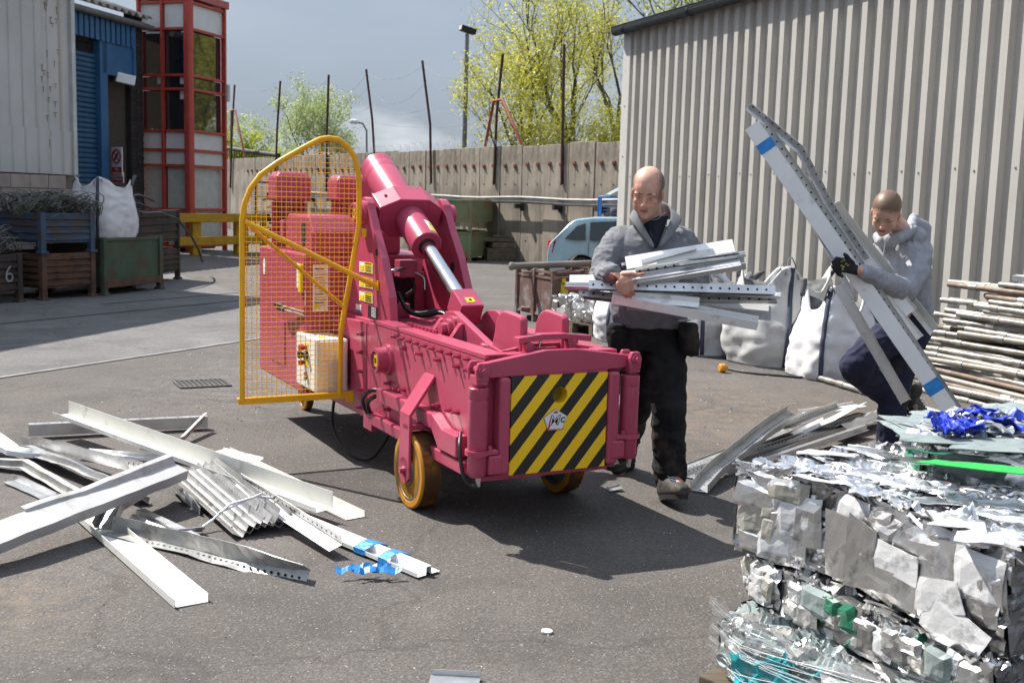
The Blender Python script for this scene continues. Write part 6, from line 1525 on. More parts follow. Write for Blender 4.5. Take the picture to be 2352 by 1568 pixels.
class Head:
    """frame: x to the image right, y out of the face, z up; h = height from chin to crown"""
    def __init__(s, chin_c, fwd, up, h):
        s.h = h; s.y = Vector(fwd).normalized(); z = Vector(up); z = (z - s.y * z.dot(s.y)).normalized(); s.z = z; s.x = s.y.cross(z); s.o = Vector(chin_c)
        s.A = Matrix((s.x, s.y, s.z)).transposed()
    def P(s, x, y, z): return s.o + (s.x * x + s.y * y + s.z * z) * s.h
    def loc(s, p): d = p - s.o; return Vector((d.dot(s.x), d.dot(s.y), d.dot(s.z))) / s.h
    def e(s, mb, c, r, nu=16, nv=12): ell(mb, s.P(*c), [q * s.h for q in r], s.A, nu, nv)
    def shape(s, mb, jaw=1.0):
        h = s.h
        s.e(mb, (0, -0.06, 0.645), (0.335, 0.415, 0.355), 24, 18)
        s.e(mb, (0, 0.06, 0.60), (0.305, 0.325, 0.29), 20, 16)
        sec = [(0.64, 0.05, 0.29, 0.29), (0.54, 0.08, 0.285, 0.262), (0.46, 0.08, 0.285, 0.262), (0.36, 0.09, 0.275, 0.262), (0.26, 0.10, 0.25 * jaw, 0.255), (0.16, 0.115, 0.205 * jaw, 0.235), (0.07, 0.15, 0.150 * jaw, 0.195), (0.015, 0.19, 0.095, 0.13)]
        loft(mb, [(s.P(0, y, z), s.x * rx * h, s.y * ry * h) for z, y, rx, ry in sec], 24)
        for k in (-1, 1):
            s.e(mb, (k * 0.115, 0.318, 0.545), (0.125, 0.045, 0.036)); s.e(mb, (k * 0.165, 0.265, 0.375), (0.085, 0.075, 0.065)); s.e(mb, (k * 0.045, 0.385, 0.315), (0.034, 0.042, 0.030))
            # ear: rim and lobe
            EA = s.A @ Matrix.Rotation(k * -0.30, 3, 'Z')
            ell(mb, s.P(k * 0.305, -0.03, 0.44), (0.040 * h, 0.085 * h, 0.130 * h), EA); ell(mb, s.P(k * 0.290, -0.01, 0.33), (0.028 * h, 0.045 * h, 0.06 * h), EA)
            s.e(mb, (k * 0.20, 0.06, 0.17), (0.075 * jaw, 0.12, 0.10))
        limb(mb, [s.P(0, 0.315, 0.53), s.P(0, 0.365, 0.45), s.P(0, 0.445, 0.345)], [0.030 * h, 0.036 * h, 0.048 * h], 10)
        s.e(mb, (0, 0.330, 0.210), (0.105, 0.040, 0.022)); s.e(mb, (0, 0.325, 0.165), (0.085, 0.040, 0.026)); s.e(mb, (0, 0.31, 0.055), (0.085, 0.065, 0.06)); s.e(mb, (0, 0.30, 0.25), (0.12, 0.05, 0.05))
    def colour(s, p, base, stub, lip, hair=None, hfn=None):
        l = s.loc(p); c = Vector(base)
        if hair is not None:
            q = hfn(l) + 0.06 * noise.noise(l * 26) + 0.03 * noise.noise(l * 70); k = min(1.0, max(0.0, q / 0.17 + 0.45))
            c = c.lerp(Vector(hair) * (1 + 0.30 * noise.noise(l * 60)), k * (0.90 if abs(l.x) < 0.30 or l.z > 0.565 else 0.0))
        def w(cx, cy, cz, r): return max(0.0, 1 - ((l.x - cx) ** 2 + (l.y - cy) ** 2 + (l.z - cz) ** 2) / (r * r))
        red = max(w(0, 0.44, 0.35, 0.12), w(0.17, 0.3, 0.37, 0.15), w(-0.17, 0.3, 0.37, 0.15), 0.8 * w(0.36, 0, 0.42, 0.2), 0.8 * w(-0.36, 0, 0.42, 0.2))
        c = c.lerp(Vector((base[0] * 1.04, base[1] * 0.72, base[2] * 0.66)), 0.40 * red)
        if l.z < 0.30 and l.y > -0.2: c = c.lerp(Vector(stub), 0.55 * min(1, max(0, (0.30 - l.z) / 0.1)) * (1 - 0.6 * w(0, 0.4, 0.28, 0.1)))
        c = c.lerp(Vector(lip), min(1, 1.6 * max(w(0.0, 0.37, 0.188, 0.062), w(0.045, 0.36, 0.188, 0.05), w(-0.045, 0.36, 0.188, 0.05))))
        c = c.lerp(Vector(base) * 0.5, 0.55 * max(w(0.12, 0.33, 0.475, 0.075), w(-0.12, 0.33, 0.475, 0.075)))  # shade under the brows, painted into the skin colour round both eyes
        return c
    def features(s, parent, brow_col, open_=0.35, seed=1):
        h = s.h; EM = M('eye_white', (0.62, 0.58, 0.55), 0.2, var=0.05)
        for k in (-1, 1):
            mb = MB(); ell(mb, s.P(k * 0.120, 0.292, 0.478), (0.052 * h,) * 3, s.A); eo = mb.build('eye', EM, parent)
            mb = MB(); ell(mb, s.P(k * 0.118, 0.322, 0.468), (0.026 * h, 0.024 * h, 0.026 * h), s.A); mb.build('iris', M('iris_dark', (0.03, 0.03, 0.035), 0.2), eo)
            # upper lid hangs low: both look down
            mb = MB(); rr_ = 0.057 * h
            mb.grid(lambda i, j: s.P(k * 0.120, 0.292, 0.478) + (s.x * math.sin((i - 0.5) * 2.6) * math.cos((j * 1.55 - 0.08 - open_ * 0.3)) + s.y * math.cos((i - 0.5) * 2.6) * math.cos((j * 1.55 - 0.08 - open_ * 0.3)) + s.z * math.sin(j * 1.55 - 0.08 - open_ * 0.3)) * rr_, 10, 6)
            mb.build('eyelid', M('lid_skin', (0.40, 0.20, 0.145), 0.5, var=0.05), parent)
            mb = MB(); limb(mb, [s.P(k * 0.035, 0.358, 0.545), s.P(k * 0.11, 0.362, 0.565), s.P(k * 0.205, 0.300, 0.55)], [0.014 * h, 0.017 * h, 0.008 * h], 8); mb.build('eyebrow', brow_col, parent)
        mb = MB(); limb(mb, [s.P(-0.08, 0.352, 0.186), s.P(0, 0.371, 0.189), s.P(0.08, 0.352, 0.186)], [0.005 * h, 0.008 * h, 0.005 * h], 6); mb.build('mouth_line', M('mouth_dark', (0.10, 0.03, 0.03), 0.6), parent)

def folds(scale, amp, seed, stretch=(1, 1, 1)):
    sd = Vector((seed, seed * 2.3, seed * 0.7))
    def f(p):
        q = Vector((p.x * stretch[0], p.y * stretch[1], p.z * stretch[2]))
        w_ = Vector((noise.noise(q * scale * 0.5 + sd), noise.noise(q * scale * 0.5 + sd * 2), noise.noise(q * scale * 0.5 - sd))) * 0.6
        r1 = 1 - 2 * abs(noise.noise(q * scale + w_ + sd)); r2 = 1 - 2 * abs(noise.noise(q * scale * 2.1 + w_ - sd))
        return amp * (0.75 * r1 + 0.35 * r2 - 0.45)
    return f
M('fleece', (0.195, 0.198, 0.212), 0.95, var=0.10, vscale=25, bump=0.7, bscale=260, spec=0.05)
M('hoodie', (0.325, 0.33, 0.355), 0.95, var=0.10, vscale=20, bump=0.5, bscale=260, spec=0.05)
M('trouser_black', (0.022, 0.021, 0.022), 0.85, var=0.35, vscale=8, bump=0.4, bscale=200, dirt=(0.085, 0.065, 0.045), damt=0.28, dscale=4, spec=0.2)
M('trouser_navy', (0.026, 0.028, 0.055), 0.85, var=0.25, vscale=8, bump=0.4, bscale=200, spec=0.2, dirt=(0.06, 0.055, 0.05), damt=0.08, dscale=3)
M('tee_navy', (0.010, 0.012, 0.025), 0.9, var=0.2); M('boot', (0.045, 0.042, 0.036), 0.7, var=0.25, vscale=14, bump=0.4, bscale=60, dirt=(0.13, 0.115, 0.085), damt=0.35, dscale=12); M('sole', (0.012, 0.012, 0.012), 0.7, var=0.3)
M('hair_dark', (0.115, 0.075, 0.058), 0.8, var=0.3, vscale=60, bump=0.6, bscale=300); M('hair_fair', (0.25, 0.155, 0.095), 0.75, var=0.25, vscale=60, bump=0.7, bscale=300)
M('glove', (0.014, 0.014, 0.015), 0.8, var=0.3, vscale=30, bump=0.5, bscale=200); M('glove_print', (0.35, 0.33, 0.05), 0.7, var=0.3)
SK1, SK2 = (0.60, 0.335, 0.245), (0.62, 0.37, 0.275)

# ---------------------------------------------------------------- bald man in the grey fleece
Y1 = 5.92
foot1 = at(1520, 1146); pr1 = thing('person', 'bald man in a grey fleece and black work trousers carrying metal strips', 'person', (foot1.x, Y1, 0))
H1 = Head(J(1486, 492, Y1 - 0.150), Vector((-0.30, -1, -0.36)), Vector((-0.02, -0.25, 1)), 0.250)
# joints
hipL, hipR = J(1448, 770, Y1 + 0.08), J(1530, 768, Y1)
kneR, ankR = J(1535, 935, Y1 - 0.12), J(1538, 1098, Y1 - 0.06)
kneL, ankL = J(1462, 925, Y1 + 0.22), J(1424, 1062, Y1 + 0.62)
shL, shR = J(1416, 552, Y1), J(1574, 556, Y1)
elL, wrL = J(1386, 634, Y1 - 0.19), J(1407, 628, Y1 - 0.46)
elR, wrR = J(1600, 652, Y1 - 0.04), J(1545, 655, Y1 - 0.26)
SX, SYv = Vector((1, 0, 0)), Vector((0, 1, 0))
def torso(mb, grow=0.0, top=True):
    g = grow
    sec = [(J(1490, 775, Y1 + 0.02), 0.165, 0.115), (J(1490, 735, Y1 + 0.02), 0.180, 0.125), (J(1491, 690, Y1 + 0.01), 0.185, 0.130), (J(1492, 640, Y1), 0.195, 0.135), (J(1493, 595, Y1), 0.210, 0.135), (J(1494, 560, Y1), 0.205, 0.120), (J(1495, 536, Y1 + 0.01), 0.155, 0.095), (J(1496, 518, Y1 + 0.01), 0.085, 0.075)]
    loft(mb, [(c, SX * (a + g), SYv * (b_ + g)) for c, a, b_ in sec], 26)
b = MB(); H1.shape(b, 1.14)
limb(b, [H1.P(0, -0.06, 0.30), J(1497, 515, Y1 + 0.01), J(1496, 545, Y1 + 0.02)], [0.062, 0.064, 0.075])
torso(b, -0.02); limb(b, [hipL, kneL, ankL], [0.085, 0.058, 0.042]); limb(b, [hipR, kneR, ankR], [0.085, 0.058, 0.042])
limb(b, [ankL, ankL + Vector((-0.02, -0.14, -0.03))], [0.04, 0.035]); limb(b, [ankR, ankR + Vector((0.03, -0.15, 0.0))], [0.04, 0.035])
limb(b, [shL, elL, wrL], [0.055, 0.042, 0.030]); limb(b, [shR, elR, wrR], [0.055, 0.042, 0.030])
# right hand gripping the bundle: palm, four curled fingers, thumb along the strips
pal = [J(1408, 627, Y1 - 0.47), J(1426, 636, Y1 - 0.495), J(1437, 645, Y1 - 0.505)]
loft(b, [(pal[0], Vector((0.026, 0, -0.012)), Vector((0.006, 0.022, 0.008))), (pal[1], Vector((0.030, 0.0, -0.022)), Vector((0.01, 0.019, 0.012))), (pal[2], Vector((0.034, 0.0, -0.018)), Vector((0.008, 0.017, 0.010)))], 14)
FK = [((1419, 651), (1423, 668), (1431, 676)), ((1429, 653), (1432, 674), (1439, 682)), ((1440, 652), (1442, 675), (1448, 682)), ((1449, 647), (1452, 668), (1456, 676))]
for i, (k0, k1, k2) in enumerate(FK):
    dd = Y1 - 0.502
    limb(b, [J(1428 + i * 4, 640, dd + 0.004), J(*k0, dd - 0.010), J(*k1, dd - 0.012), J(*k2, dd + 0.020)], [0.0125, 0.0115, 0.0098, 0.0082], 10)
limb(b, [J(1430, 630, Y1 - 0.485), J(1449, 629, Y1 - 0.505), J(1464, 632, Y1 - 0.502), J(1479, 628, Y1 - 0.492)], [0.0145, 0.0130, 0.0105, 0.0082], 10)
# left hand under the bundle
loft(b, [(wrR, Vector((0, 0.0, 0.026)), Vector((0.0, 0.02, 0))), (wrR + Vector((-0.06, -0.05, -0.01)), Vector((0.01, 0.01, 0.036)), Vector((0.0, 0.014, 0)))], 12)
for i in range(4):
    q = wrR + Vector((-0.06, -0.05, 0.025 - i * 0.018)); limb(b, [q, q + Vector((-0.04, -0.02, 0.005)), q + Vector((-0.065, -0.01, 0.02))], [0.0105, 0.009, 0.0075], 8)
limb(b, [wrR + Vector((-0.02, -0.02, 0.02)), wrR + Vector((-0.04, -0.05, 0.05)), wrR + Vector((-0.055, -0.06, 0.07))], [0.012, 0.010, 0.008], 8)
def col1(p):
    if p.z > 1.28 and (p - H1.P(0, 0, 0.4)).length < 0.28: c = H1.colour(p, SK1, (0.30, 0.20, 0.165), (0.44, 0.17, 0.14), (0.050, 0.036, 0.030), lambda l: min(0.27 - 0.50 * max(0, l.z - 0.55) - l.y, 0.93 - l.z - 0.45 * max(0, l.y + 0.1), l.z - 0.30, abs(l.x) - 0.13 + max(0, -l.y - 0.15)))
    else: c = Vector((0.50, 0.245, 0.165)) * (1 + 0.25 * noise.noise(p * 35))
    return (*c, 1)
organic(b, 'body', MATS['skin'], pr1, 0.0046, 3, None, col1)
H1.features(pr1, MATS['hair_dark'], 0.9)
# fleece
b = MB(); g = 0.024
sec = [(J(1490, 748, Y1 + 0.01), 0.190, 0.135), (J(1490, 726, Y1 + 0.01), 0.205, 0.150), (J(1491, 690, Y1 + 0.005), 0.210, 0.152), (J(1492, 640, Y1), 0.218, 0.160), (J(1493, 595, Y1), 0.232, 0.158), (J(1494, 560, Y1), 0.222, 0.140), (J(1495, 536, Y1 + 0.01), 0.170, 0.112), (J(1497, 520, Y1 + 0.015), 0.105, 0.090)]
loft(b, [(c, SX * a, SYv * b_) for c, a, b_ in sec], 28)
limb(b, [shL + Vector((0.02, 0, 0)), shL.lerp(elL, 0.5) + Vector((-0.015, 0, 0)), elL, wrL.lerp(elL, 0.35), wrL + Vector((0.0, 0.02, 0))], [0.084, 0.078, 0.068, 0.056, 0.044], 16)
limb(b, [shR - Vector((0.02, 0, 0)), shR.lerp(elR, 0.5) + Vector((0.012, 0, 0)), elR, wrR], [0.084, 0.078, 0.068, 0.05], 16)
f1 = folds(6, 0.011, 3.1, (1.0, 1.0, 1.0)); f2 = folds(12, 0.012, 7.7, (0.7, 0.7, 1.9))
def dsp(p): return f1(p) + (f2(p) if p.x < H1.o.x - 0.17 or p.x > H1.o.x + 0.16 else 0.35 * f2(p))
organic(b, 'fleece_jumper', MATS['fleece'], pr1, 0.0065, 5, dsp)
# dark tee in the open neck, collar flaps and zip
c0 = J(1497, 545, Y1 - 0.105)
b = MB(); b.grid(lambda i, j: J(1503 + (i - 0.5) * 64 * (1 - 0.85 * j), 496 + 74 * j, Y1 - 0.125 - 0.045 * j + 0.10 * (abs(i - 0.5) * 2) ** 2 * (1 - j)), 10, 12)
b.build('tee_shirt', MATS['tee_navy'], pr1, solid=0.006)
b = MB(); pts = [J(1476 + 52 * i / 12, 494 - 6 * i / 12 + 14 * math.sin(math.pi * i / 12), Y1 - 0.138 + 0.06 * (abs(i / 12 - 0.5) * 2) ** 2) for i in range(13)]
b.tube(pts, 0.002, 6); b.build('tee_neckband', M('tee_edge', (0.26, 0.31, 0.34), 0.9), pr1)
def collar(pp, name):
    b = MB(); n_ = len(pp); vs = [Vector(a) for a, _ in pp] + [Vector(b_) for _, b_ in pp]
    b.add(vs, [(i, i + 1, n_ + i + 1, n_ + i) for i in range(n_ - 1)], True); return b.build(name, MATS['fleece'], pr1, solid=0.014, sub=2)
def CP(*q): return [(J(a, b_, Y1 + c), J(d, e, Y1 + f)) for a, b_, c, d, e, f in q]
collar(CP((1490, 466, 0.10, 1478, 510, 0.12), (1466, 466, 0.03, 1438, 506, 0.0), (1458, 476, -0.06, 1446, 503, -0.10), (1469, 501, -0.130, 1460, 522, -0.145), (1486, 531, -0.165, 1478, 547, -0.172), (1507, 566, -0.184, 1502, 576, -0.184)), 'collar_flap')
collar(CP((1490, 466, 0.10, 1500, 510, 0.12), (1524, 460, 0.03, 1545, 506, 0.01), (1533, 468, -0.03, 1570, 500, -0.07), (1543, 493, -0.09, 1567, 510, -0.115), (1533, 521, -0.140, 1547, 540, -0.155), (1511, 564, -0.184, 1517, 576, -0.184)), 'collar_flap')
b = MB(); b.tube([J(1510, 572, Y1 - 0.19), J(1510, 590, Y1 - 0.19)], 0.005, 6); b.build('zip_pull', MATS['galv'], pr1)
b = MB(); b.box(J(1565, 598, Y1 - 0.165), (0.03, 0.002, 0.012)); b.build('chest_logo', M('logo_plum', (0.16, 0.05, 0.12), 0.8), pr1)
# trousers with holster pockets
b = MB(); loft(b, [(J(1490, 722, Y1 + 0.01), SX * 0.182, SYv * 0.128), (J(1490, 760, Y1 + 0.02), SX * 0.195, SYv * 0.135), (J(1490, 800, Y1 + 0.02), SX * 0.19, SYv * 0.13)], 24)
limb(b, [hipL + Vector((0.02, 0, -0.03)), hipL.lerp(kneL, 0.5), kneL, kneL.lerp(ankL, 0.5), ankL + Vector((0, 0, -0.01))], [0.112, 0.105, 0.092, 0.082, 0.080], 16)
limb(b, [hipR + Vector((-0.01, 0, -0.03)), hipR.lerp(kneR, 0.5), kneR, kneR.lerp(ankR, 0.5), ankR + Vector((0, 0, 0.0))], [0.114, 0.106, 0.094, 0.090, 0.086], 16)
f3 = folds(7, 0.014, 11.3, (1, 1, 1.6))
organic(b, 'trousers', MATS['trouser_black'], pr1, 0.007, 4, lambda p: f3(p) * (1.4 if p.z < 0.25 else 0.8))
for x0, yy in ((1416, -0.09), (1581, -0.11)):
    b = MB(); loft(b, [(J(x0, 742, Y1 + yy), SX * 0.045, SYv * 0.035), (J(x0, 765, Y1 + yy - 0.01), SX * 0.055, SYv * 0.05), (J(x0 + 3, 795, Y1 + yy - 0.01), SX * 0.052, SYv * 0.05), (J(x0 + 6, 816, Y1 + yy), SX * 0.042, SYv * 0.035)], 14)
    organic(b, 'holster_pocket', MATS['trouser_black'], pr1, 0.007, 4, folds(14, 0.010, x0 * 0.1))
b = MB(); b.box(J(1566, 858, Y1 - 0.10), (0.03, 0.02, 0.075), Matrix.Rotation(0.15, 3, 'Y')); b.build('phone_pocket', MATS['trouser_black'], pr1, bevel=0.006)
b = MB(); b.tube([J(1556, 736, Y1 - 0.16), J(1586, 735, Y1 - 0.15)], 0.006, 6); b.build('pocket_tool', MATS['steel_fit'], pr1)
def boot(parent, heel, toe, up, w=0.048, h=0.085):
    heel, toe = Vector(heel), Vector(toe); d = (toe - heel); L_ = d.length; d.normalize(); up = Vector(up); up = (up - d * up.dot(d)).normalized(); sd = d.cross(up)
    b = MB(); loft(b, [(heel + up * 0.055 - d * 0.005, up * 0.045, sd * w * 0.72), (heel + d * L_ * 0.15 + up * 0.07, up * 0.062, sd * w * 0.88), (heel + d * L_ * 0.4 + up * 0.066, up * 0.056, sd * w * 0.9), (heel + d * L_ * 0.68 + up * 0.052, up * 0.042, sd * w * 1.06), (heel + d * L_ * 0.88 + up * 0.048, up * 0.036, sd * w * 0.98), (heel + d * L_ * 0.99 + up * 0.042, up * 0.022, sd * w * 0.6)], 18)
    limb(b, [heel + d * L_ * 0.18 + up * 0.08, heel + d * L_ * 0.14 + up * 0.15], [0.050, 0.052])
    bo = organic(b, 'boot', MATS['boot'], parent, 0.006, 5)
    b = MB(); n_ = 22; out_ = []
    for i in range(n_):
        a = 2 * math.pi * i / n_; x = 0.5 + 0.51 * math.cos(a); ww = w * (0.80 + 0.28 * max(0, x - 0.3)) * math.sin(a); ww = max(-w * 1.06, min(w * 1.06, ww * 1.25)); out_.append(heel + d * (x * L_ - 0.008) + sd * ww)
    b.prism(out_, up * 0.026); so_ = b.build('sole', MATS['sole'], bo); adopt(so_, bo)
    b = MB()
    for k in range(4):
        q = heel + d * L_ * (0.42 + k * 0.075) + up * (0.122 - k * 0.009); b.tube([q - sd * 0.028, q + up * 0.006, q + sd * 0.028], 0.0035, 5)
    lo = b.build('laces', MATS['tee_edge'], bo); lo['kind'] = 'stuff'
hl = at(1521, 1148); tz = J(1566, 1128, Y1 - 0.33)
boot(pr1, hl + Vector((0, 0, 0.004)), Vector((hl.x + 0.085, hl.y - 0.245, 0.075)), (0.05, 0.1, 1))
hb2 = J(1418, 1075, Y1 + 0.60)
boot(pr1, Vector((ankL.x + 0.0, ankL.y + 0.06, 0.05)), Vector((ankL.x - 0.03, ankL.y - 0.19, 0.006)), (0, 0.1, 1))

# ---------------------------------------------------------------- young man in the grey hoodie
Y2 = 6.95
pr2 = thing('person', 'young man in a grey hoodie and navy trousers holding long metal strips upright', 'person', (J(2045, 1020, Y2).x, Y2, 0))
H2 = Head(J(2030, 524, Y2 - 0.20), Vector((-0.46, -0.86, -0.74)), Vector((-0.12, -0.6, 1)), 0.252)
s2L, s2R = J(2020, 588, Y2 + 0.02), J(2108, 578, Y2 - 0.03)
e2R, w2R = J(2078, 668, Y2 - 0.24), J(1974, 622, Y2 - 0.47)
e2L, w2L = J(2015, 690, Y2 - 0.06), J(2050, 720, Y2 - 0.22)
h2A, h2B = J(2060, 760, Y2 - 0.05), J(2085, 765, Y2 + 0.10)
k2A, a2A = J(1962, 842, Y2 - 0.12), J(2052, 918, Y2 + 0.16)
k2B, a2B = J(2052, 905, Y2 + 0.02), J(2042, 1062, Y2 + 0.06)
b = MB(); H2.shape(b, 1.04)
limb(b, [H2.P(0, -0.10, 0.30), J(2072, 530, Y2 - 0.05), J(2078, 570, Y2)], [0.058, 0.060, 0.075])
TX = Vector((0.86, -0.5, 0)); TY = Vector((0.5, 0.86, 0))
tor2 = [(J(2080, 775, Y2 + 0.03), 0.150, 0.115), (J(2078, 730, Y2 + 0.02), 0.158, 0.122), (J(2072, 670, Y2), 0.165, 0.130), (J(2067, 620, Y2 - 0.01), 0.175, 0.130), (J(2066, 585, Y2 - 0.01), 0.165, 0.115), (J(2070, 555, Y2 - 0.01), 0.11, 0.09)]
loft(b, [(c, TX * (a - 0.03), TY * (b_ - 0.03)) for c, a, b_ in tor2], 22)
limb(b, [s2R, e2R, w2R], [0.055, 0.042, 0.031]); limb(b, [s2L, e2L, w2L], [0.055, 0.042, 0.03])
limb(b, [h2A, k2A, a2A], [0.08, 0.058, 0.045]); limb(b, [h2B, k2B, a2B], [0.08, 0.058, 0.045])
limb(b, [a2A, a2A + Vector((0.10, -0.03, -0.05))], [0.042, 0.036]); limb(b, [a2B, a2B + Vector((-0.06, -0.13, -0.03))], [0.042, 0.036])
def handG(mb, grow):
    dY = Y2 - 0.485
    loft(mb, [(J(1972, 622, dY + 0.02), Vector((0, 0.004, 0.027 + grow)), Vector((0, 0.022 + grow, 0))), (J(1952, 614, dY), Vector((0, 0.0, 0.036 + grow)), Vector((0, 0.020 + grow, 0))), (J(1934, 608, dY - 0.005), Vector((0.004, 0.0, 0.041 + grow)), Vector((0, 0.017 + grow, 0)))], 14)
    for i, (p0, p1, p2) in enumerate((((1922, 594), (1913, 601), (1919, 608)), ((1922, 603), (1913, 612), (1921, 619)), ((1926, 613), (1917, 621), (1926, 627)), ((1932, 620), (1925, 629), (1934, 634)))):
        limb(mb, [J(1936, 598 + i * 7, dY), J(*p0, dY - 0.012), J(*p1, dY - 0.004), J(*p2, dY + 0.030)], [0.0125 + grow, 0.0115 + grow, 0.010 + grow, 0.0085 + grow], 10)
    limb(mb, [J(1958, 604, dY - 0.005), J(1950, 596, dY - 0.012), J(1945, 588, dY - 0.010), J(1940, 584, dY)], [0.014 + grow, 0.0125 + grow, 0.0105 + grow, 0.0085 + grow], 10)
handG(b, 0.0)
q = w2L; loft(b, [(q, Vector((0, 0, 0.026)), Vector((0, 0.02, 0))), (q + Vector((0.06, -0.02, 0.02)), Vector((0, 0, 0.034)), Vector((0, 0.015, 0)))], 12)
for i in range(4): limb(b, [q + Vector((0.06, -0.02, 0.04 - i * 0.018)), q + Vector((0.09, -0.04, 0.045 - i * 0.018)), q + Vector((0.10, -0.01, 0.05 - i * 0.018))], [0.010, 0.009, 0.0075], 8)
def col2(p):
    if (p - H2.P(0, 0, 0.4)).length < 0.27 and p.z > 1.2: c = H2.colour(p, SK2, (0.50, 0.30, 0.225), (0.46, 0.14, 0.12), (0.105, 0.062, 0.032), lambda l: l.z - 0.42 - 0.74 * max(0, l.y + 0.10))
    else: c = Vector((0.56, 0.30, 0.215))
    return (*c, 1)
organic(b, 'body', MATS['skin'], pr2, 0.0048, 3, None, col2)
H2.features(pr2, MATS['hair_fair'], 1.0)
b = MB(); handG(b, 0.0022); organic(b, 'work_glove', MATS['glove'], pr2, 0.0046, 3)
b = MB(); rg = random.Random(8)
for i in range(9): b.box(J(1938 + rg.uniform(-6, 12), 606 + rg.uniform(-12, 14), Y2 - 0.515), (0.012, 0.002, rg.uniform(0.005, 0.014)), Matrix.Rotation(rg.uniform(-0.8, 0.8), 3, 'Y'))
b.build('glove_print', MATS['glove_print'], pr2)['kind'] = 'stuff'
# hoodie
b = MB(); loft(b, [(c, TX * (a + 0.012), TY * (b_ + 0.014)) for c, a, b_ in [(J(2085, 715, Y2 + 0.02), 0.150, 0.118)] + tor2[2:]], 26)
limb(b, [s2R, s2R.lerp(e2R, 0.5) + Vector((0.02, -0.01, 0)), e2R, e2R.lerp(w2R, 0.5), w2R + Vector((0.04, 0.012, -0.005))], [0.088, 0.082, 0.072, 0.060, 0.046], 16)
limb(b, [s2L, e2L, w2L], [0.085, 0.070, 0.05], 14)
limb(b, [J(2098, 512, Y2 + 0.0), J(2116, 530, Y2 + 0.06), J(2108, 555, Y2 + 0.05)], [0.040, 0.062, 0.075], 14)
ell(b, J(2096, 545, Y2 - 0.03), (0.085, 0.085, 0.07)); ell(b, J(2070, 560, Y2 - 0.02), (0.10, 0.09, 0.06)); limb(b, [J(2098, 500, Y2 + 0.02), J(2092, 528, Y2 - 0.10), J(2062, 548, Y2 - 0.19), J(2026, 556, Y2 - 0.16), J(2018, 545, Y2 - 0.04)], [0.026, 0.034, 0.036, 0.034, 0.036], 12)
f4 = folds(6, 0.009, 21.3); f5 = folds(12, 0.010, 2.2, (1.7, 1, 1))
organic(b, 'hoodie', MATS['hoodie'], pr2, 0.0065, 4, lambda p: f4(p) + (f5(p) if p.y < Y2 - 0.10 else 0.3 * f5(p)))
for x0, x1 in ((2010, 2002), (2034, 2016)):
    b = MB(); b.tube([J(x0, 556, Y2 - 0.215), J(x0 - 4, 580, Y2 - 0.215), J(x1, 612, Y2 - 0.205)], 0.0035, 6); b.build('drawstring', MATS['hoodie'], pr2)
b = MB(); loft(b, [(J(2082, 722, Y2 + 0.02), TX * 0.152, TY * 0.120), (J(2076, 765, Y2 + 0.02), TX * 0.165, TY * 0.135), (J(2074, 795, Y2 + 0.02), TX * 0.15, TY * 0.13)], 22)
limb(b, [h2A, h2A.lerp(k2A, 0.5) + Vector((0, 0, 0.01)), k2A, k2A.lerp(a2A, 0.5), a2A], [0.115, 0.112, 0.096, 0.088, 0.078], 16)
limb(b, [h2B, h2B.lerp(k2B, 0.5), k2B, k2B.lerp(a2B, 0.5), a2B], [0.115, 0.108, 0.095, 0.088, 0.084], 16)
f6 = folds(8, 0.011, 31.3, (1, 1, 1.4)); organic(b, 'trousers', MATS['trouser_navy'], pr2, 0.007, 4, f6)
boot(pr2, Vector((a2B.x + 0.02, a2B.y + 0.05, 0.004)), Vector((a2B.x - 0.09, a2B.y - 0.20, 0.006)), (0, 0, 1))
boot(pr2, a2A + Vector((0.03, 0.02, -0.04)), a2A + Vector((0.20, -0.12, -0.16)), (0.5, -0.2, 0.8))
# ================================================================ scrap aluminium strips
M('alu_mill', (0.60, 0.60, 0.60), 0.38, 0.9, var=0.12, vscale=7, bump=0.12, bscale=40, dirt=(0.40, 0.39, 0.37), damt=0.25, dscale=6)
M('alu_dull', (0.46, 0.455, 0.44), 0.48, 0.8, var=0.15, vscale=6, bump=0.2, bscale=30, dirt=(0.28, 0.27, 0.25), damt=0.4, dscale=6)
M('paint_white', (0.88, 0.88, 0.87), 0.42, 0.0, var=0.04, dirt=(0.5, 0.48, 0.44), damt=0.12, dscale=8)
M('paint_cream', (0.67, 0.66, 0.605), 0.45, 0.0, var=0.04, dirt=(0.40, 0.38, 0.32), damt=0.15, dscale=7)
M('paint_grey', (0.42, 0.42, 0.41), 0.45, 0.1, var=0.05, dirt=(0.26, 0.25, 0.23), damt=0.25, dscale=5)
M('tape_blue', (0.03, 0.24, 0.62), 0.4, var=0.25, vscale=20, bump=0.4, bscale=40)
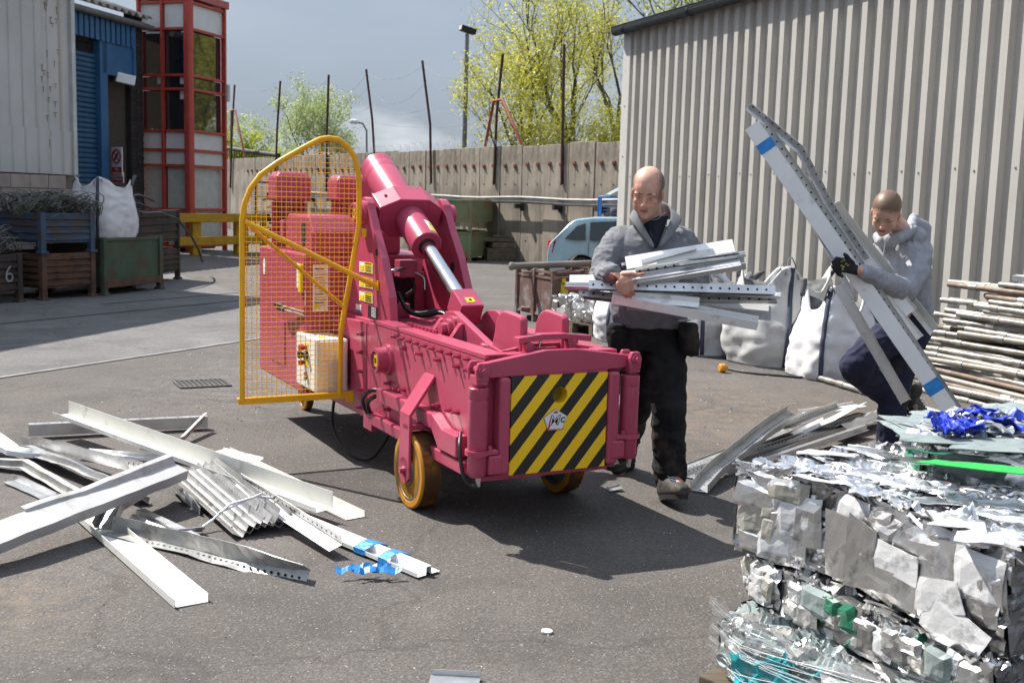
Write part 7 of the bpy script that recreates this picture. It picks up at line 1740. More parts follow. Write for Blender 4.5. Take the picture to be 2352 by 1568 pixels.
SEC = {'C': lambda w, h: [(-w / 2, h), (-w / 2, 0), (w / 2, 0), (w / 2, h)],
       'CL': lambda w, h: [(-w / 2 + h * 0.3, h), (-w / 2, h), (-w / 2, 0), (w / 2, 0), (w / 2, h), (w / 2 - h * 0.3, h)],
       'L': lambda w, h: [(-w / 2, h), (-w / 2, 0), (w / 2, 0)],
       'LJ': lambda w, h: [(-w / 2, h), (-w / 2, 0), (w / 2, 0), (w / 2, h * 0.28)],
       'Z': lambda w, h: [(-w / 2, h), (-w / 6, h), (w / 6, 0), (w / 2, 0)],
       'HAT': lambda w, h: [(-w / 2, 0), (-w / 4, 0), (-w / 5, h), (w / 5, h), (w / 4, 0), (w / 2, 0)],
       'N': lambda w, h: [(-w / 2, 0), (-w / 2, h), (w / 2, h), (w / 2, 0)],
       'T': lambda w, h: [(-w / 2, 0), (-w * 0.12, 0), (-w * 0.10, h), (w * 0.10, h), (w * 0.12, 0), (w / 2, 0), (w / 2, h * 0.5)],
       'F': lambda w, h: [(-w / 2, 0), (0, h), (w / 2, 0)]}
def strip_piece(label, pts, w, h, kind='C', mat='alu_mill', up=(0, 0, 1), roll=0.0, holes=0, twist=0.0, dent=0.0, group='loose aluminium strips', thick=0.0028, tape=None, name='metal_strip', hole_face=0.0, seed=0, rolls=None, hrow=None):
    """open folded section swept along a bent path; pts are world points"""
    pts = [Vector(p) for p in pts]
    # densify
    P, T = [], []
    seg = [(pts[i + 1] - pts[i]).length for i in range(len(pts) - 1)]; tot = sum(seg); run = 0
    for i in range(len(pts) - 1):
        k = max(2, int(seg[i] / 0.07)) if (dent or twist) else 3
        for j in range(k): P.append(pts[i].lerp(pts[i + 1], j / k)); T.append((run + seg[i] * j / k) / tot)
        run += seg[i]
    P.append(pts[-1]); T.append(1.0)
    sec = SEC[kind](w, h); m = len(sec); s = MB(); U = Vector(up); vs = []
    F = []
    for i, p in enumerate(P):
        t_ = (P[min(i + 1, len(P) - 1)] - P[max(i - 1, 0)]).normalized()
        u_ = (U - t_ * U.dot(t_)).normalized(); sd = t_.cross(u_)
        a = roll + twist * T[i] + (0 if rolls is None else np.interp(T[i], np.linspace(0, 1, len(rolls)), rolls)); ca, sa = math.cos(a), math.sin(a)
        x, y = sd * ca + u_ * sa, u_ * ca - sd * sa; F.append((p, x, y, t_))
        for (q, r_) in sec:
            v = p + x * q + y * r_
            if dent:
                v = v + (x * noise.noise(v * 7 + Vector((seed, 0, 0))) + y * noise.noise(v * 7 + Vector((0, seed, 3)))) * dent
            vs.append(v)
    for i in range(len(P) - 1):
        for j in range(m - 1): s.f.append((i * m + j, i * m + j + 1, (i + 1) * m + j + 1, (i + 1) * m + j)); s.sm.append(False); s.mi.append(0)
    s.v = [tuple(v) for v in vs]
    base = pts[0].copy(); o = s.build(name, MATS[mat], base=base, solid=thick); tag(o, label, 'metal strip', group)
    if holes:
        hb = MB(); fa, fb = Vector((sec[0][0], sec[0][1])), Vector((sec[1][0], sec[1][1]))
        if hrow is not None: fa, fb = Vector(sec[hrow]), Vector(sec[hrow + 1])
        mid = (fa + fb) / 2; nn = Vector((-(fb - fa).y, (fb - fa).x)).normalized()
        n_h = int(tot / holes); cum = np.cumsum([0] + [(P[i + 1] - P[i]).length for i in range(len(P) - 1)])
        for k in range(n_h):
            d = (k + 0.5) * holes; i = min(int(np.searchsorted(cum, d)) - 1, len(P) - 2); f = (d - cum[i]) / max(1e-6, cum[i + 1] - cum[i])
            p0, x, y, t_ = F[i]; p1 = F[i + 1][0]; c = p0.lerp(p1, f) + x * mid.x + y * mid.y; n3 = x * nn.x + y * nn.y
            e1 = t_; e2 = n3.cross(e1).normalized()
            for sg in (-1, 1):
                cc = c + n3 * sg * (thick / 2 + 0.0008)
                hb.add([cc + (e1 * math.cos(q) + e2 * math.sin(q)) * min(0.0062, (fb - fa).length * 0.2) for q in [z_ * math.pi / 4 for z_ in range(8)]], [tuple(range(8))])
        ho = hb.build('perforations', MATS['void_dark'], None); adopt(ho, o); ho['kind'] = 'stuff'
    if tape:
        for f0, f1 in tape:
            i0 = f0 * (len(P) - 1); tb_ = MB(); vv = []
            for f in (f0, (f0 + f1) / 2, f1):
                p = pts[0].lerp(pts[-1], f); _, x, y, _ = F[min(int(f * (len(P) - 1)), len(P) - 1)]
                ring = [(-w / 2 - 0.004, -0.004), (w / 2 + 0.004, -0.004), (w / 2 + 0.003, h * 0.55), (w * 0.12, h + 0.003), (-w * 0.12, h + 0.003), (-w / 2 - 0.003, h * 0.55)] if kind == 'T' else [(-w / 2 - 0.004, -0.004), (w / 2 + 0.004, -0.004), (w / 2 + 0.004, h + 0.004), (-w / 2 - 0.004, h + 0.004)]
                vv += [p + x * a + y * b_ + Vector((noise.noise(p * 30), noise.noise(p * 31), noise.noise(p * 33))) * 0.002 for a, b_ in ring]
            nr = len(ring); tb_.add(vv, [(k * nr + j, k * nr + (j + 1) % nr, (k + 1) * nr + (j + 1) % nr, (k + 1) * nr + j) for k in range(2) for j in range(nr)])
            to = tb_.build('tape_band', MATS['tape_blue'], None, solid=0.001); adopt(to, o)
    return o
def G(x, y, z=0.0): return at(x, y, z)
S_ = strip_piece
LH = 'loose strips in the left heap'
# ---- left heap, from the ground up
S_('cream channel end pointing at the camera, lowest in the left heap', [G(205, 1185, 0.012), G(440, 1388, 0.004)], 0.135, 0.032, 'C', 'paint_cream', group=LH, roll=0.02)
S_('perforated grey strip running out to the left edge of the heap', [G(-40, 1066, 0.02), G(58, 1070, 0.04), G(178, 1140, 0.004), G(250, 1190, 0.004)], 0.085, 0.035, 'HAT', 'alu_dull', holes=0.06, hrow=0, group=LH, dent=0.006, seed=2)
S_('bright strip running off the left edge of the photo', [G(-30, 1000, 0.10), G(30, 1040, 0.05), G(95, 1048, 0.03)], 0.10, 0.03, 'C', 'paint_white', group=LH, dent=0.008, seed=4)
S_('long dark-sided channel lying across the back of the left heap', [G(66, 1000, 0.02), G(476, 980, 0.015)], 0.05, 0.075, 'N', 'alu_mill', group=LH, holes=0.08, hrow=1)
S_('white flat strip under the crossing channels of the left heap', [G(190, 1040, 0.03), G(372, 1055, 0.05)], 0.11, 0.018, 'C', 'paint_white', group=LH)
S_('perforated channel second from the back, left side of the heap', [G(62, 1018, 0.035), G(310, 1080, 0.10)], 0.085, 0.045, 'C', 'alu_mill', holes=0.05, hrow=0, group=LH, roll=0.15, up=(0, 0, 1))
S_('twisted perforated strip in the middle of the left heap', [G(64, 1034, 0.03), G(150, 1066, 0.06), G(256, 1110, 0.05), G(330, 1152, 0.02)], 0.095, 0.03, 'HAT', 'alu_mill', holes=0.05, hrow=0, twist=0.5, dent=0.008, group=LH, seed=9)
S_('perforated strip lying flat in front of the tied bundle', [G(322, 1182, 0.02), G(452, 1244, 0.004)], 0.10, 0.028, 'HAT', 'alu_mill', holes=0.045, hrow=0, group=LH, dent=0.004, seed=5)
S_('second cream channel, lying behind the long one', [G(508, 1040, 0.03), G(815, 1190, 0.004)], 0.115, 0.03, 'LJ', 'paint_cream', group=LH)
S_('white offcut poking out behind the cream channels', [G(500, 1035, 0.05), G(592, 1058, 0.03)], 0.10, 0.012, 'L', 'paint_white', group=LH)
S_('upright perforated stub standing up behind the long cream channel', [G(416, 1010, 0.03), G(470, 955, 0.10)], 0.035, 0.03, 'L', 'alu_dull', holes=0.035, group=LH, up=(1, 0.3, 0.4))
S_('long white strip with blue tape at its near end', [G(560, 1140, 0.03), G(985, 1318, 0.010)], 0.125, 0.035, 'T', 'paint_white', group=LH, tape=((0.70, 0.755), (0.82, 0.86)))
S_('perforated angle lying along the blue-taped white strip', [G(545, 1112, 0.10), G(772, 1258, 0.05)], 0.07, 0.05, 'L', 'alu_mill', holes=0.045, group=LH, roll=-0.3)
for k, (dx, dz, rl) in enumerate(((-0.10, 0.0, 0.1), (-0.06, 0.015, 0.2), (-0.02, 0.03, 0.15), (0.02, 0.035, 0.22), (0.06, 0.03, 0.12), (0.10, 0.02, 0.2), (0.135, 0.03, -0.1))):
    a, b_ = G(440, 1090, 0.06), G(590, 1222, 0.02); sd = Vector((0.80, 0.6, 0))
    S_(['leftmost angle of the tied bundle', 'second angle from the left in the tied bundle', 'third angle from the left in the tied bundle', 'middle angle of the tied bundle', 'third angle from the right in the tied bundle', 'second angle from the right in the tied bundle', 'rightmost perforated angle of the tied bundle'][k],
       [a + sd * dx + Z * dz, b_ + sd * dx * 0.95 + Z * dz], 0.055, 0.062, 'L' if k != 6 else 'C', 'alu_mill' if k != 0 else 'alu_dull', group='angles in the tied bundle', roll=rl + 0.4, holes=0.04 if k in (3, 6) else 0)
a, b_ = G(440, 1090, 0.06), G(590, 1222, 0.02); c = a.lerp(b_, 0.80); sd = Vector((0.80, 0.6, 0)); tw_ = MB()
tw_.tube([c + sd * -0.15 + Z * 0.02, c + sd * -0.06 + Z * 0.085, c + sd * 0.08 + Z * 0.105, c + sd * 0.17 + Z * 0.08], 0.006, 6); tw_.tube([c + sd * -0.15 + Z * 0.02, c + sd * -0.19 + Z * 0.0 - Vector((0, 0.03, 0))], 0.008, 6); tw_.tube([c + sd * -0.12 + Z * 0.05, c + sd * 0.1 + Z * 0.115], 0.005, 6)
tag(tw_.build('tie_wire', MATS['paint_white'], base=c), 'pale twisted tie holding the bundle of angles together', 'tie')
for k, (x, y) in enumerate(((402, 1118), (425, 1140))):
    S_(['small folded offcut left of the tied bundle', 'small notched offcut touching the tied bundle'][k], [G(x, y, 0.03), G(x + 34, y + 40, 0.01)], 0.07, 0.05, 'L', 'alu_mill', roll=0.6 + k, group=LH)
S_('crumpled grey strip bent double in the middle of the left heap', [G(242, 1212, 0.02), G(262, 1172, 0.07), G(330, 1135, 0.10), G(402, 1105, 0.10)], 0.11, 0.04, 'C', 'alu_dull', dent=0.018, twist=0.5, group=LH, seed=12)
S_('mangled perforated channel lying along the front of the left heap', [G(242, 1222, 0.012), G(420, 1262, 0.012), G(560, 1300, 0.012), G(706, 1330, 0.006)], 0.075, 0.075, 'L', 'alu_dull', holes=0.035, hrow=1, dent=0.012, rolls=[0.1, 0.05, -0.1, -0.9], group=LH, seed=15)
S_('wide grey double channel sticking out to the left foreground', [G(-160, 1310, 0.05), G(30, 1232, 0.10), G(404, 1088, 0.16)], 0.15, 0.05, 'N', 'paint_grey', dent=0.006, group=LH, roll=-0.25, up=(0, 0, 1), seed=18)
S_('bent lip strip lying on top of the wide grey channel', [G(62, 1196, 0.13), G(200, 1150, 0.15), G(400, 1070, 0.20)], 0.10, 0.05, 'Z', 'paint_grey', dent=0.006, group=LH, roll=-0.2, seed=19)
S_('longest cream channel laid right across the top of the left heap', [G(140, 952, 0.15), G(745, 1172, 0.07)], 0.105, 0.085, 'LJ', 'paint_cream', group=LH, roll=0.0, up=(0, 0, 1))
# torn blue tape trailing off the taped strip
c = G(900, 1318, 0.02); tp = MB(); rg = random.Random(3)
for k in range(4):
    p = c + Vector((rg.uniform(-0.08, 0.10), rg.uniform(-0.02, 0.03), 0)); pts = []
    for j in range(9): pts.append(p + Vector((-0.018 * j + 0.01 * math.sin(j + k), -0.006 * j * (k % 2) + 0.01 * math.cos(j * 1.3), 0.012 + 0.018 * abs(math.sin(j * 0.9 + k)))))
    w_ = Vector((0.0, 0.012, 0.008)); n_ = len(pts); tp.add([q - w_ for q in pts] + [q + w_ * (1 + 0.5 * math.sin(i)) for i, q in enumerate(pts)], [(i, i + 1, n_ + i + 1, n_ + i) for i in range(n_ - 1)])
tag(tp.build('torn_tape', MATS['tape_blue'], base=c, solid=0.001), 'torn crumpled blue tape trailing on the tarmac', 'tape')

S_('thin bright strip crossing under the long cream channel', [G(330, 1030, 0.04), G(560, 1085, 0.03)], 0.05, 0.02, 'C', 'alu_bright', group=LH, dent=0.004, seed=41)
S_('narrow twisted strip half under the mangled channel', [G(300, 1195, 0.02), G(380, 1225, 0.03), G(470, 1218, 0.02)], 0.05, 0.025, 'Z', 'alu_mill', group=LH, twist=1.2, dent=0.008, seed=43)
S_('short bright angle lying by the left end of the heap', [G(20, 1105, 0.01), G(118, 1148, 0.01)], 0.06, 0.035, 'L', 'alu_bright', group=LH, dent=0.006, seed=44)
S_('dented white strip under the wide grey channel', [G(100, 1165, 0.04), G(300, 1110, 0.06)], 0.08, 0.025, 'C', 'paint_white', group=LH, dent=0.008, seed=45)
# ---- right heap behind the bales
RHp = 'loose strips in the right heap'
S_('flat perforated strip nearest the bald man in the right heap', [G(1572, 1078, 0.01), G(1815, 985, 0.03)], 0.10, 0.012, 'C', 'alu_dull', holes=0.045, group=RHp, hrow=1)
S_('second perforated strip on the ground, crossing under the bent channel', [G(1582, 1096, 0.01), G(1990, 962, 0.05)], 0.09, 0.035, 'C', 'alu_mill', holes=0.045, hrow=0, group=RHp)
S_('bent crumpled channel propped over the right heap', [G(1606, 1128, 0.01), G(1640, 1088, 0.05), G(1760, 990, 0.14), G(1822, 948, 0.16)], 0.10, 0.05, 'C', 'alu_dull', holes=0.04, hrow=1, dent=0.010, twist=-0.4, group=RHp, seed=22)
S_('perforated strip running from the right heap towards the bale', [G(1735, 1070, 0.01), G(1985, 985, 0.06)], 0.08, 0.03, 'HAT', 'alu_mill', holes=0.045, hrow=0, group=RHp)
S_('dark perforated angle high in the right heap', [G(1800, 985, 0.08), G(1930, 935, 0.12)], 0.05, 0.05, 'L', 'alu_dull', holes=0.04, group=RHp)
S_('pale flat offcut lying across the right heap', [G(1850, 950, 0.10), G(1975, 930, 0.06)], 0.12, 0.02, 'L', 'paint_cream', group=RHp)
S_('pointed white offcut on top of the right heap', [G(1900, 972, 0.12), G(1978, 928, 0.14)], 0.10, 0.02, 'L', 'paint_white', group=RHp, roll=0.5)
S_('short white channel end in the right heap', [G(1835, 998, 0.05), G(1905, 965, 0.10)], 0.09, 0.03, 'C', 'paint_white', group=RHp, roll=0.3)
S_('long perforated channel nearest the bale in the right heap', [G(1660, 1090, 0.005), G(1860, 1010, 0.02), G(2010, 968, 0.05)], 0.07, 0.04, 'C', 'alu_mill', holes=0.045, hrow=0, group=RHp, dent=0.004, seed=27)
S_('crumpled silver offcut at the far end of the right heap', [G(1930, 990, 0.05), G(2000, 958, 0.08), G(2040, 945, 0.05)], 0.12, 0.04, 'F', 'alu_mill', dent=0.02, group=RHp, seed=29)
S_('grey offcut lying by the loose tube beyond the right heap', [G(1975, 902, 0.01), G(2015, 906, 0.01)], 0.07, 0.03, 'L', 'paint_grey', group=RHp)
S_('small grey plate lying on the tarmac by the front wheel', [G(1398, 1125, 0.008), G(1428, 1118, 0.02)], 0.05, 0.012, 'L', 'alu_mill', group=None, name='metal_plate')
S_('aluminium strip end just showing at the bottom edge', [G(985, 1566, 0.01), G(1100, 1572, 0.01)], 0.12, 0.02, 'C', 'alu_mill', group=None)

# ---- armful carried by the bald man
BH = 'strips carried by the bald man'
def C_(x, y, dy): return J(x, y, Y1 - dy)
S_('broad white strip at the top of the bald man\'s armful', [C_(1440, 618, 0.30), C_(1688, 578, 0.34)], 0.005, 0.075, 'N', 'paint_white', group=BH, up=(0, 0.75, 1), roll=0.0)
S_('short perforated strip tucked under the bald man\'s chest', [C_(1428, 612, 0.26), C_(1566, 588, 0.28)], 0.03, 0.026, 'L', 'alu_mill', holes=0.04, group=BH, up=(0, 0.5, 1))
S_('white offcut with a square notch in the bald man\'s armful', [C_(1510, 612, 0.37), C_(1648, 590, 0.40)], 0.012, 0.05, 'N', 'paint_cream', group=BH, up=(0, 0.75, 1))
S_('pale wedge strip resting against the bald man\'s fleece', [C_(1475, 608, 0.34), C_(1600, 574, 0.36)], 0.04, 0.02, 'C', 'paint_white', group=BH, up=(0, 0.4, 1))
S_('perforated angle lying over the bald man\'s thumb', [C_(1462, 640, 0.42), C_(1700, 600, 0.48)], 0.075, 0.035, 'L', 'alu_mill', holes=0.043, group=BH, up=(0, -0.5, 0.85), roll=0.0)
S_('bright lipped channel under the perforated angle', [C_(1440, 652, 0.40), C_(1712, 612, 0.46)], 0.05, 0.04, 'C', 'alu_bright', group=BH, up=(0, -0.5, 0.85))
S_('white strip jutting out to the left under the bald man\'s sleeve', [C_(1308, 652, 0.30), C_(1560, 650, 0.36)], 0.012, 0.05, 'N', 'paint_white', group=BH, up=(0, 0.75, 1))
S_('thin lipped strip ending furthest left in the armful', [C_(1298, 660, 0.34), C_(1480, 662, 0.38)], 0.03, 0.022, 'C', 'alu_bright', group=BH, up=(0, -0.6, 0.8))
S_('long perforated channel gripped by the bald man\'s fingers', [C_(1352, 665, 0.40), C_(1780, 678, 0.50)], 0.030, 0.044, 'N', 'alu_mill', holes=0.045, hrow=2, group=BH, up=(0, 0.45, 1))
S_('spotted dull channel below the gripped one', [C_(1480, 690, 0.36), C_(1785, 694, 0.44)], 0.05, 0.045, 'L', 'alu_dull', holes=0.05, group=BH, up=(0, 0.4, 1))
S_('grey angle slanting down from the left of the armful', [C_(1328, 682, 0.36), C_(1600, 712, 0.44)], 0.030, 0.038, 'N', 'alu_dull', holes=0.05, hrow=2, group=BH, up=(0, 0.75, 1))
S_('white channel slanting down to the right, lowest in the armful', [C_(1405, 690, 0.40), C_(1738, 752, 0.50)], 0.05, 0.05, 'C', 'paint_white', group=BH, up=(0, -0.45, 0.9))
S_('short white strip resting on the slanting channel', [C_(1440, 686, 0.42), C_(1606, 700, 0.47)], 0.04, 0.03, 'L', 'paint_white', group=BH, up=(0, -0.6, 0.8))
S_('marked strip with black lettering behind the slanting channel', [C_(1440, 712, 0.30), C_(1770, 735, 0.34)], 0.012, 0.07, 'N', 'paint_grey', group=BH, up=(0, 0.3, 1))
S_('white strip filling the middle of the bald man\'s armful', [C_(1395, 648, 0.33), C_(1690, 622, 0.40)], 0.012, 0.055, 'N', 'paint_white', group=BH, up=(0, 0.75, 1))
S_('thin bright lip strip along the top right of the armful', [C_(1560, 606, 0.42), C_(1712, 586, 0.45)], 0.03, 0.015, 'C', 'alu_bright', group=BH, up=(0, -0.4, 0.9))
S_('second white strip fanned out below the gripped channel', [C_(1440, 684, 0.35), C_(1765, 716, 0.40)], 0.012, 0.045, 'N', 'paint_white', group=BH, up=(0, 0.75, 1))
S_('white offcut end sticking out right of the gripped channel', [C_(1600, 668, 0.38), C_(1792, 684, 0.42)], 0.03, 0.02, 'C', 'paint_white', group=BH, up=(0, -0.4, 0.9))
# ---- strips held by the young man
YH = 'strips held by the young man'
def D_(x, y, dy): return J(x, y, Y2 - dy)
UP2 = (-0.25, -0.95, 0.1)
S_('long white box strip with blue tape near its top, held by the young man', [D_(1726, 288, 0.36), D_(2180, 940, 0.42)], 0.092, 0.022, 'N', 'paint_white', group=YH, up=UP2, tape=((0.055, 0.085), (0.895, 0.935)))
S_('perforated flange strip alongside the taped white one', [D_(1756, 284, 0.35), D_(2200, 938, 0.41)], 0.045, 0.012, 'L', 'paint_grey', holes=0.052, hrow=1, group=YH, up=UP2)
S_('bent grey strip sticking out highest above the young man', [D_(1716, 248, 0.33), D_(1834, 346, 0.33), D_(1905, 480, 0.34), D_(1985, 600, 0.37)], 0.045, 0.03, 'L', 'alu_mill', holes=0.05, group=YH, up=(0.5, -0.8, 0.3))
S_('narrow pale strip leaving the bundle towards lower left', [D_(1860, 500, 0.36), D_(1915, 595, 0.38), D_(1958, 680, 0.40)], 0.03, 0.02, 'C', 'paint_white', group=YH, up=UP2)
S_('shorter speckled channel hanging down before the young man\'s knee', [D_(1925, 655, 0.43), D_(2080, 922, 0.46)], 0.062, 0.02, 'C', 'alu_bright', group=YH, up=UP2)
S_('cream folded strip pressed against the young man\'s forearm', [D_(1908, 475, 0.26), D_(2140, 765, 0.26)], 0.055, 0.05, 'L', 'paint_cream', group=YH, up=(0.6, -0.7, 0.35), holes=0)
S_('second perforated white strip inside the young man\'s arm', [D_(1890, 520, 0.29), D_(2110, 778, 0.29)], 0.065, 0.014, 'L', 'paint_white', holes=0.05, group=YH, up=UP2)
S_('wide white sheet strip between the rails held by the young man', [D_(1800, 372, 0.31), D_(2090, 720, 0.30)], 0.10, 0.01, 'L', 'paint_white', group=YH, up=UP2)
S_('thin white lip strip at the right edge of the young man\'s bundle', [D_(1870, 430, 0.30), D_(2120, 740, 0.29)], 0.03, 0.02, 'L', 'alu_bright', group=YH, up=UP2)
# ================================================================ bales of crushed aluminium
def crush_mat(name, col, metal, rough):
    return M(name, col, rough, metal, var=0.15, vscale=7, bump=0.14, bscale=22, dirt=tuple(Vector(col) * 0.35), damt=0.28, dscale=9, ovar=0.15)
crush_mat('crush_silver', (0.78, 0.78, 0.79), 1.0, 0.36); crush_mat('crush_dull', (0.47, 0.462, 0.45), 0.9, 0.38); crush_mat('crush_white', (0.62, 0.62, 0.62), 0.2, 0.36)
crush_mat('crush_cream', (0.42, 0.395, 0.34), 0.2, 0.42); crush_mat('crush_greygreen', (0.27, 0.32, 0.31), 0.1, 0.45); crush_mat('crush_blue', (0.03, 0.06, 0.55), 0.0, 0.4)
crush_mat('crush_green', (0.02, 0.16, 0.085), 0.0, 0.4); crush_mat('crush_lime', (0.03, 0.48, 0.08), 0.0, 0.35); crush_mat('crush_teal', (0.02, 0.33, 0.36), 0.0, 0.32); crush_mat('crush_sky', (0.13, 0.30, 0.58), 0.0, 0.4)
crush_mat('crush_core', (0.20, 0.195, 0.19), 0.7, 0.5)
def sheet(rg, c, ax, ay, an, w, h, mat, parent, crump=0.02, nu=6, nv=6, fold=0.0, name='crushed_sheet', curl=0.0):
    """one crumpled sheet lying roughly in the plane ax, ay"""
    s = MB(); sd = Vector((rg.uniform(0, 99), rg.uniform(0, 99), rg.uniform(0, 99)))
    k = [rg.uniform(0.75, 1.1) for _ in range(4)]; fa = rg.uniform(0, 3.14); fo = rg.uniform(-0.2, 0.2)
    def fn(i, j):
        x, y = (i - 0.5) * w, (j - 0.5) * h
        x *= k[0] + (k[1] - k[0]) * j; y *= k[2] + (k[3] - k[2]) * i
        q = Vector((x, y, 0)) * (3.0 / max(w, h)) + sd
        z = crump * (noise.noise(q) * 1.2 + 0.7 * (0.5 - abs(noise.noise(q * 2.3))) + 0.35 * noise.noise(q * 5))
        d = (i - 0.5) * math.cos(fa) + (j - 0.5) * math.sin(fa) + fo
        z -= fold * max(0, d) * max(w, h)
        ex = 2 * max(abs(i - 0.5), abs(j - 0.5)); z -= curl * max(0, ex - 0.75) * 4
        e = Vector((noise.noise(q * 1.7 + sd), noise.noise(q * 1.9 - sd), 0)) * crump * 0.8
        return c + ax * (x + e.x) + ay * (y + e.y) + an * z
    s.grid(fn, nu, nv, smooth=False)
    base = c.copy(); o = s.build(name, MATS[mat], None, base=base, solid=0.003); adopt(o, parent); return o
def crushed_face(s, rg, org, ax, ay, an, W_, H_, mats_n, cell, amp, inside=None, res=0.013, edge=0.0, tilt=1.0):
    """faceted crushed surface: flat plates at random tilts that meet in sharp folds"""
    big = [(rg.uniform(-0.05, W_ + 0.05), rg.uniform(-0.05, H_ + 0.05), rg.uniform(-1, 1) * amp, rg.uniform(-1, 1) * 0.26 * tilt, rg.uniform(-1, 1) * 0.26 * tilt, rg.randrange(mats_n)) for _ in range(max(6, int(W_ * H_ / cell ** 2)))]
    sm_ = [(rg.uniform(0, W_), rg.uniform(0, H_), rg.uniform(-1, 1) * amp * 0.4, rg.uniform(-1, 1) * 0.6 * tilt, rg.uniform(-1, 1) * 0.6 * tilt, rg.randrange(mats_n)) for _ in range(max(10, int(W_ * H_ / (cell * 0.33) ** 2)))]
    Bb, Ss = np.array(big), np.array(sm_); nu, nv = max(4, int(W_ / res)), max(4, int(H_ / res))
    X, Y = np.meshgrid(np.linspace(0, W_, nu + 1), np.linspace(0, H_, nv + 1), indexing='ij'); x, y = X.ravel(), Y.ravel()
    xw = x + 0.012 * np.sin(y * 60) ; yw = y + 0.012 * np.sin(x * 47)
    db = (xw[:, None] - Bb[:, 0]) ** 2 * 0.55 + (yw[:, None] - Bb[:, 1]) ** 2; kb = db.argmin(1)
    ds = (xw[:, None] - Ss[:, 0]) ** 2 * 0.4 + (yw[:, None] - Ss[:, 1]) ** 2; ks = ds.argmin(1)
    z = Bb[kb, 2] + Bb[kb, 3] * (x - Bb[kb, 0]) + Bb[kb, 4] * (y - Bb[kb, 1]); pick = (np.sin(kb * 12.9) > 0.1)
    z = z + np.where(pick, Ss[ks, 2] + Ss[ks, 3] * (x - Ss[ks, 0]) + Ss[ks, 4] * (y - Ss[ks, 1]), 0)
    if edge:
        e = np.minimum(np.minimum(x, W_ - x), np.minimum(y, H_ - y)); z = z - edge * np.clip(1 - e / 0.03, 0, 1) ** 2
    z = np.clip(z, -0.05, 0.045); o = len(s.v)
    for a, b_, c in zip(x, y, z): s.v.append(tuple(org + ax * float(a) + ay * float(b_) + an * float(c)))
    for i in range(nu):
        for j in range(nv):
            q = i * (nv + 1) + j
            if inside is not None:
                m_ = org + ax * ((i + 0.5) / nu * W_) + ay * ((j + 0.5) / nv * H_)
                if not inside(m_): continue
            s.f.append((o + q, o + q + nv + 1, o + q + nv + 2, o + q + 1)); s.sm.append(False); k = kb[q] if not pick[q] else -1
            s.mi.append(int(Bb[kb[q], 5]) if not pick[q] else int(Ss[ks[q], 5]))
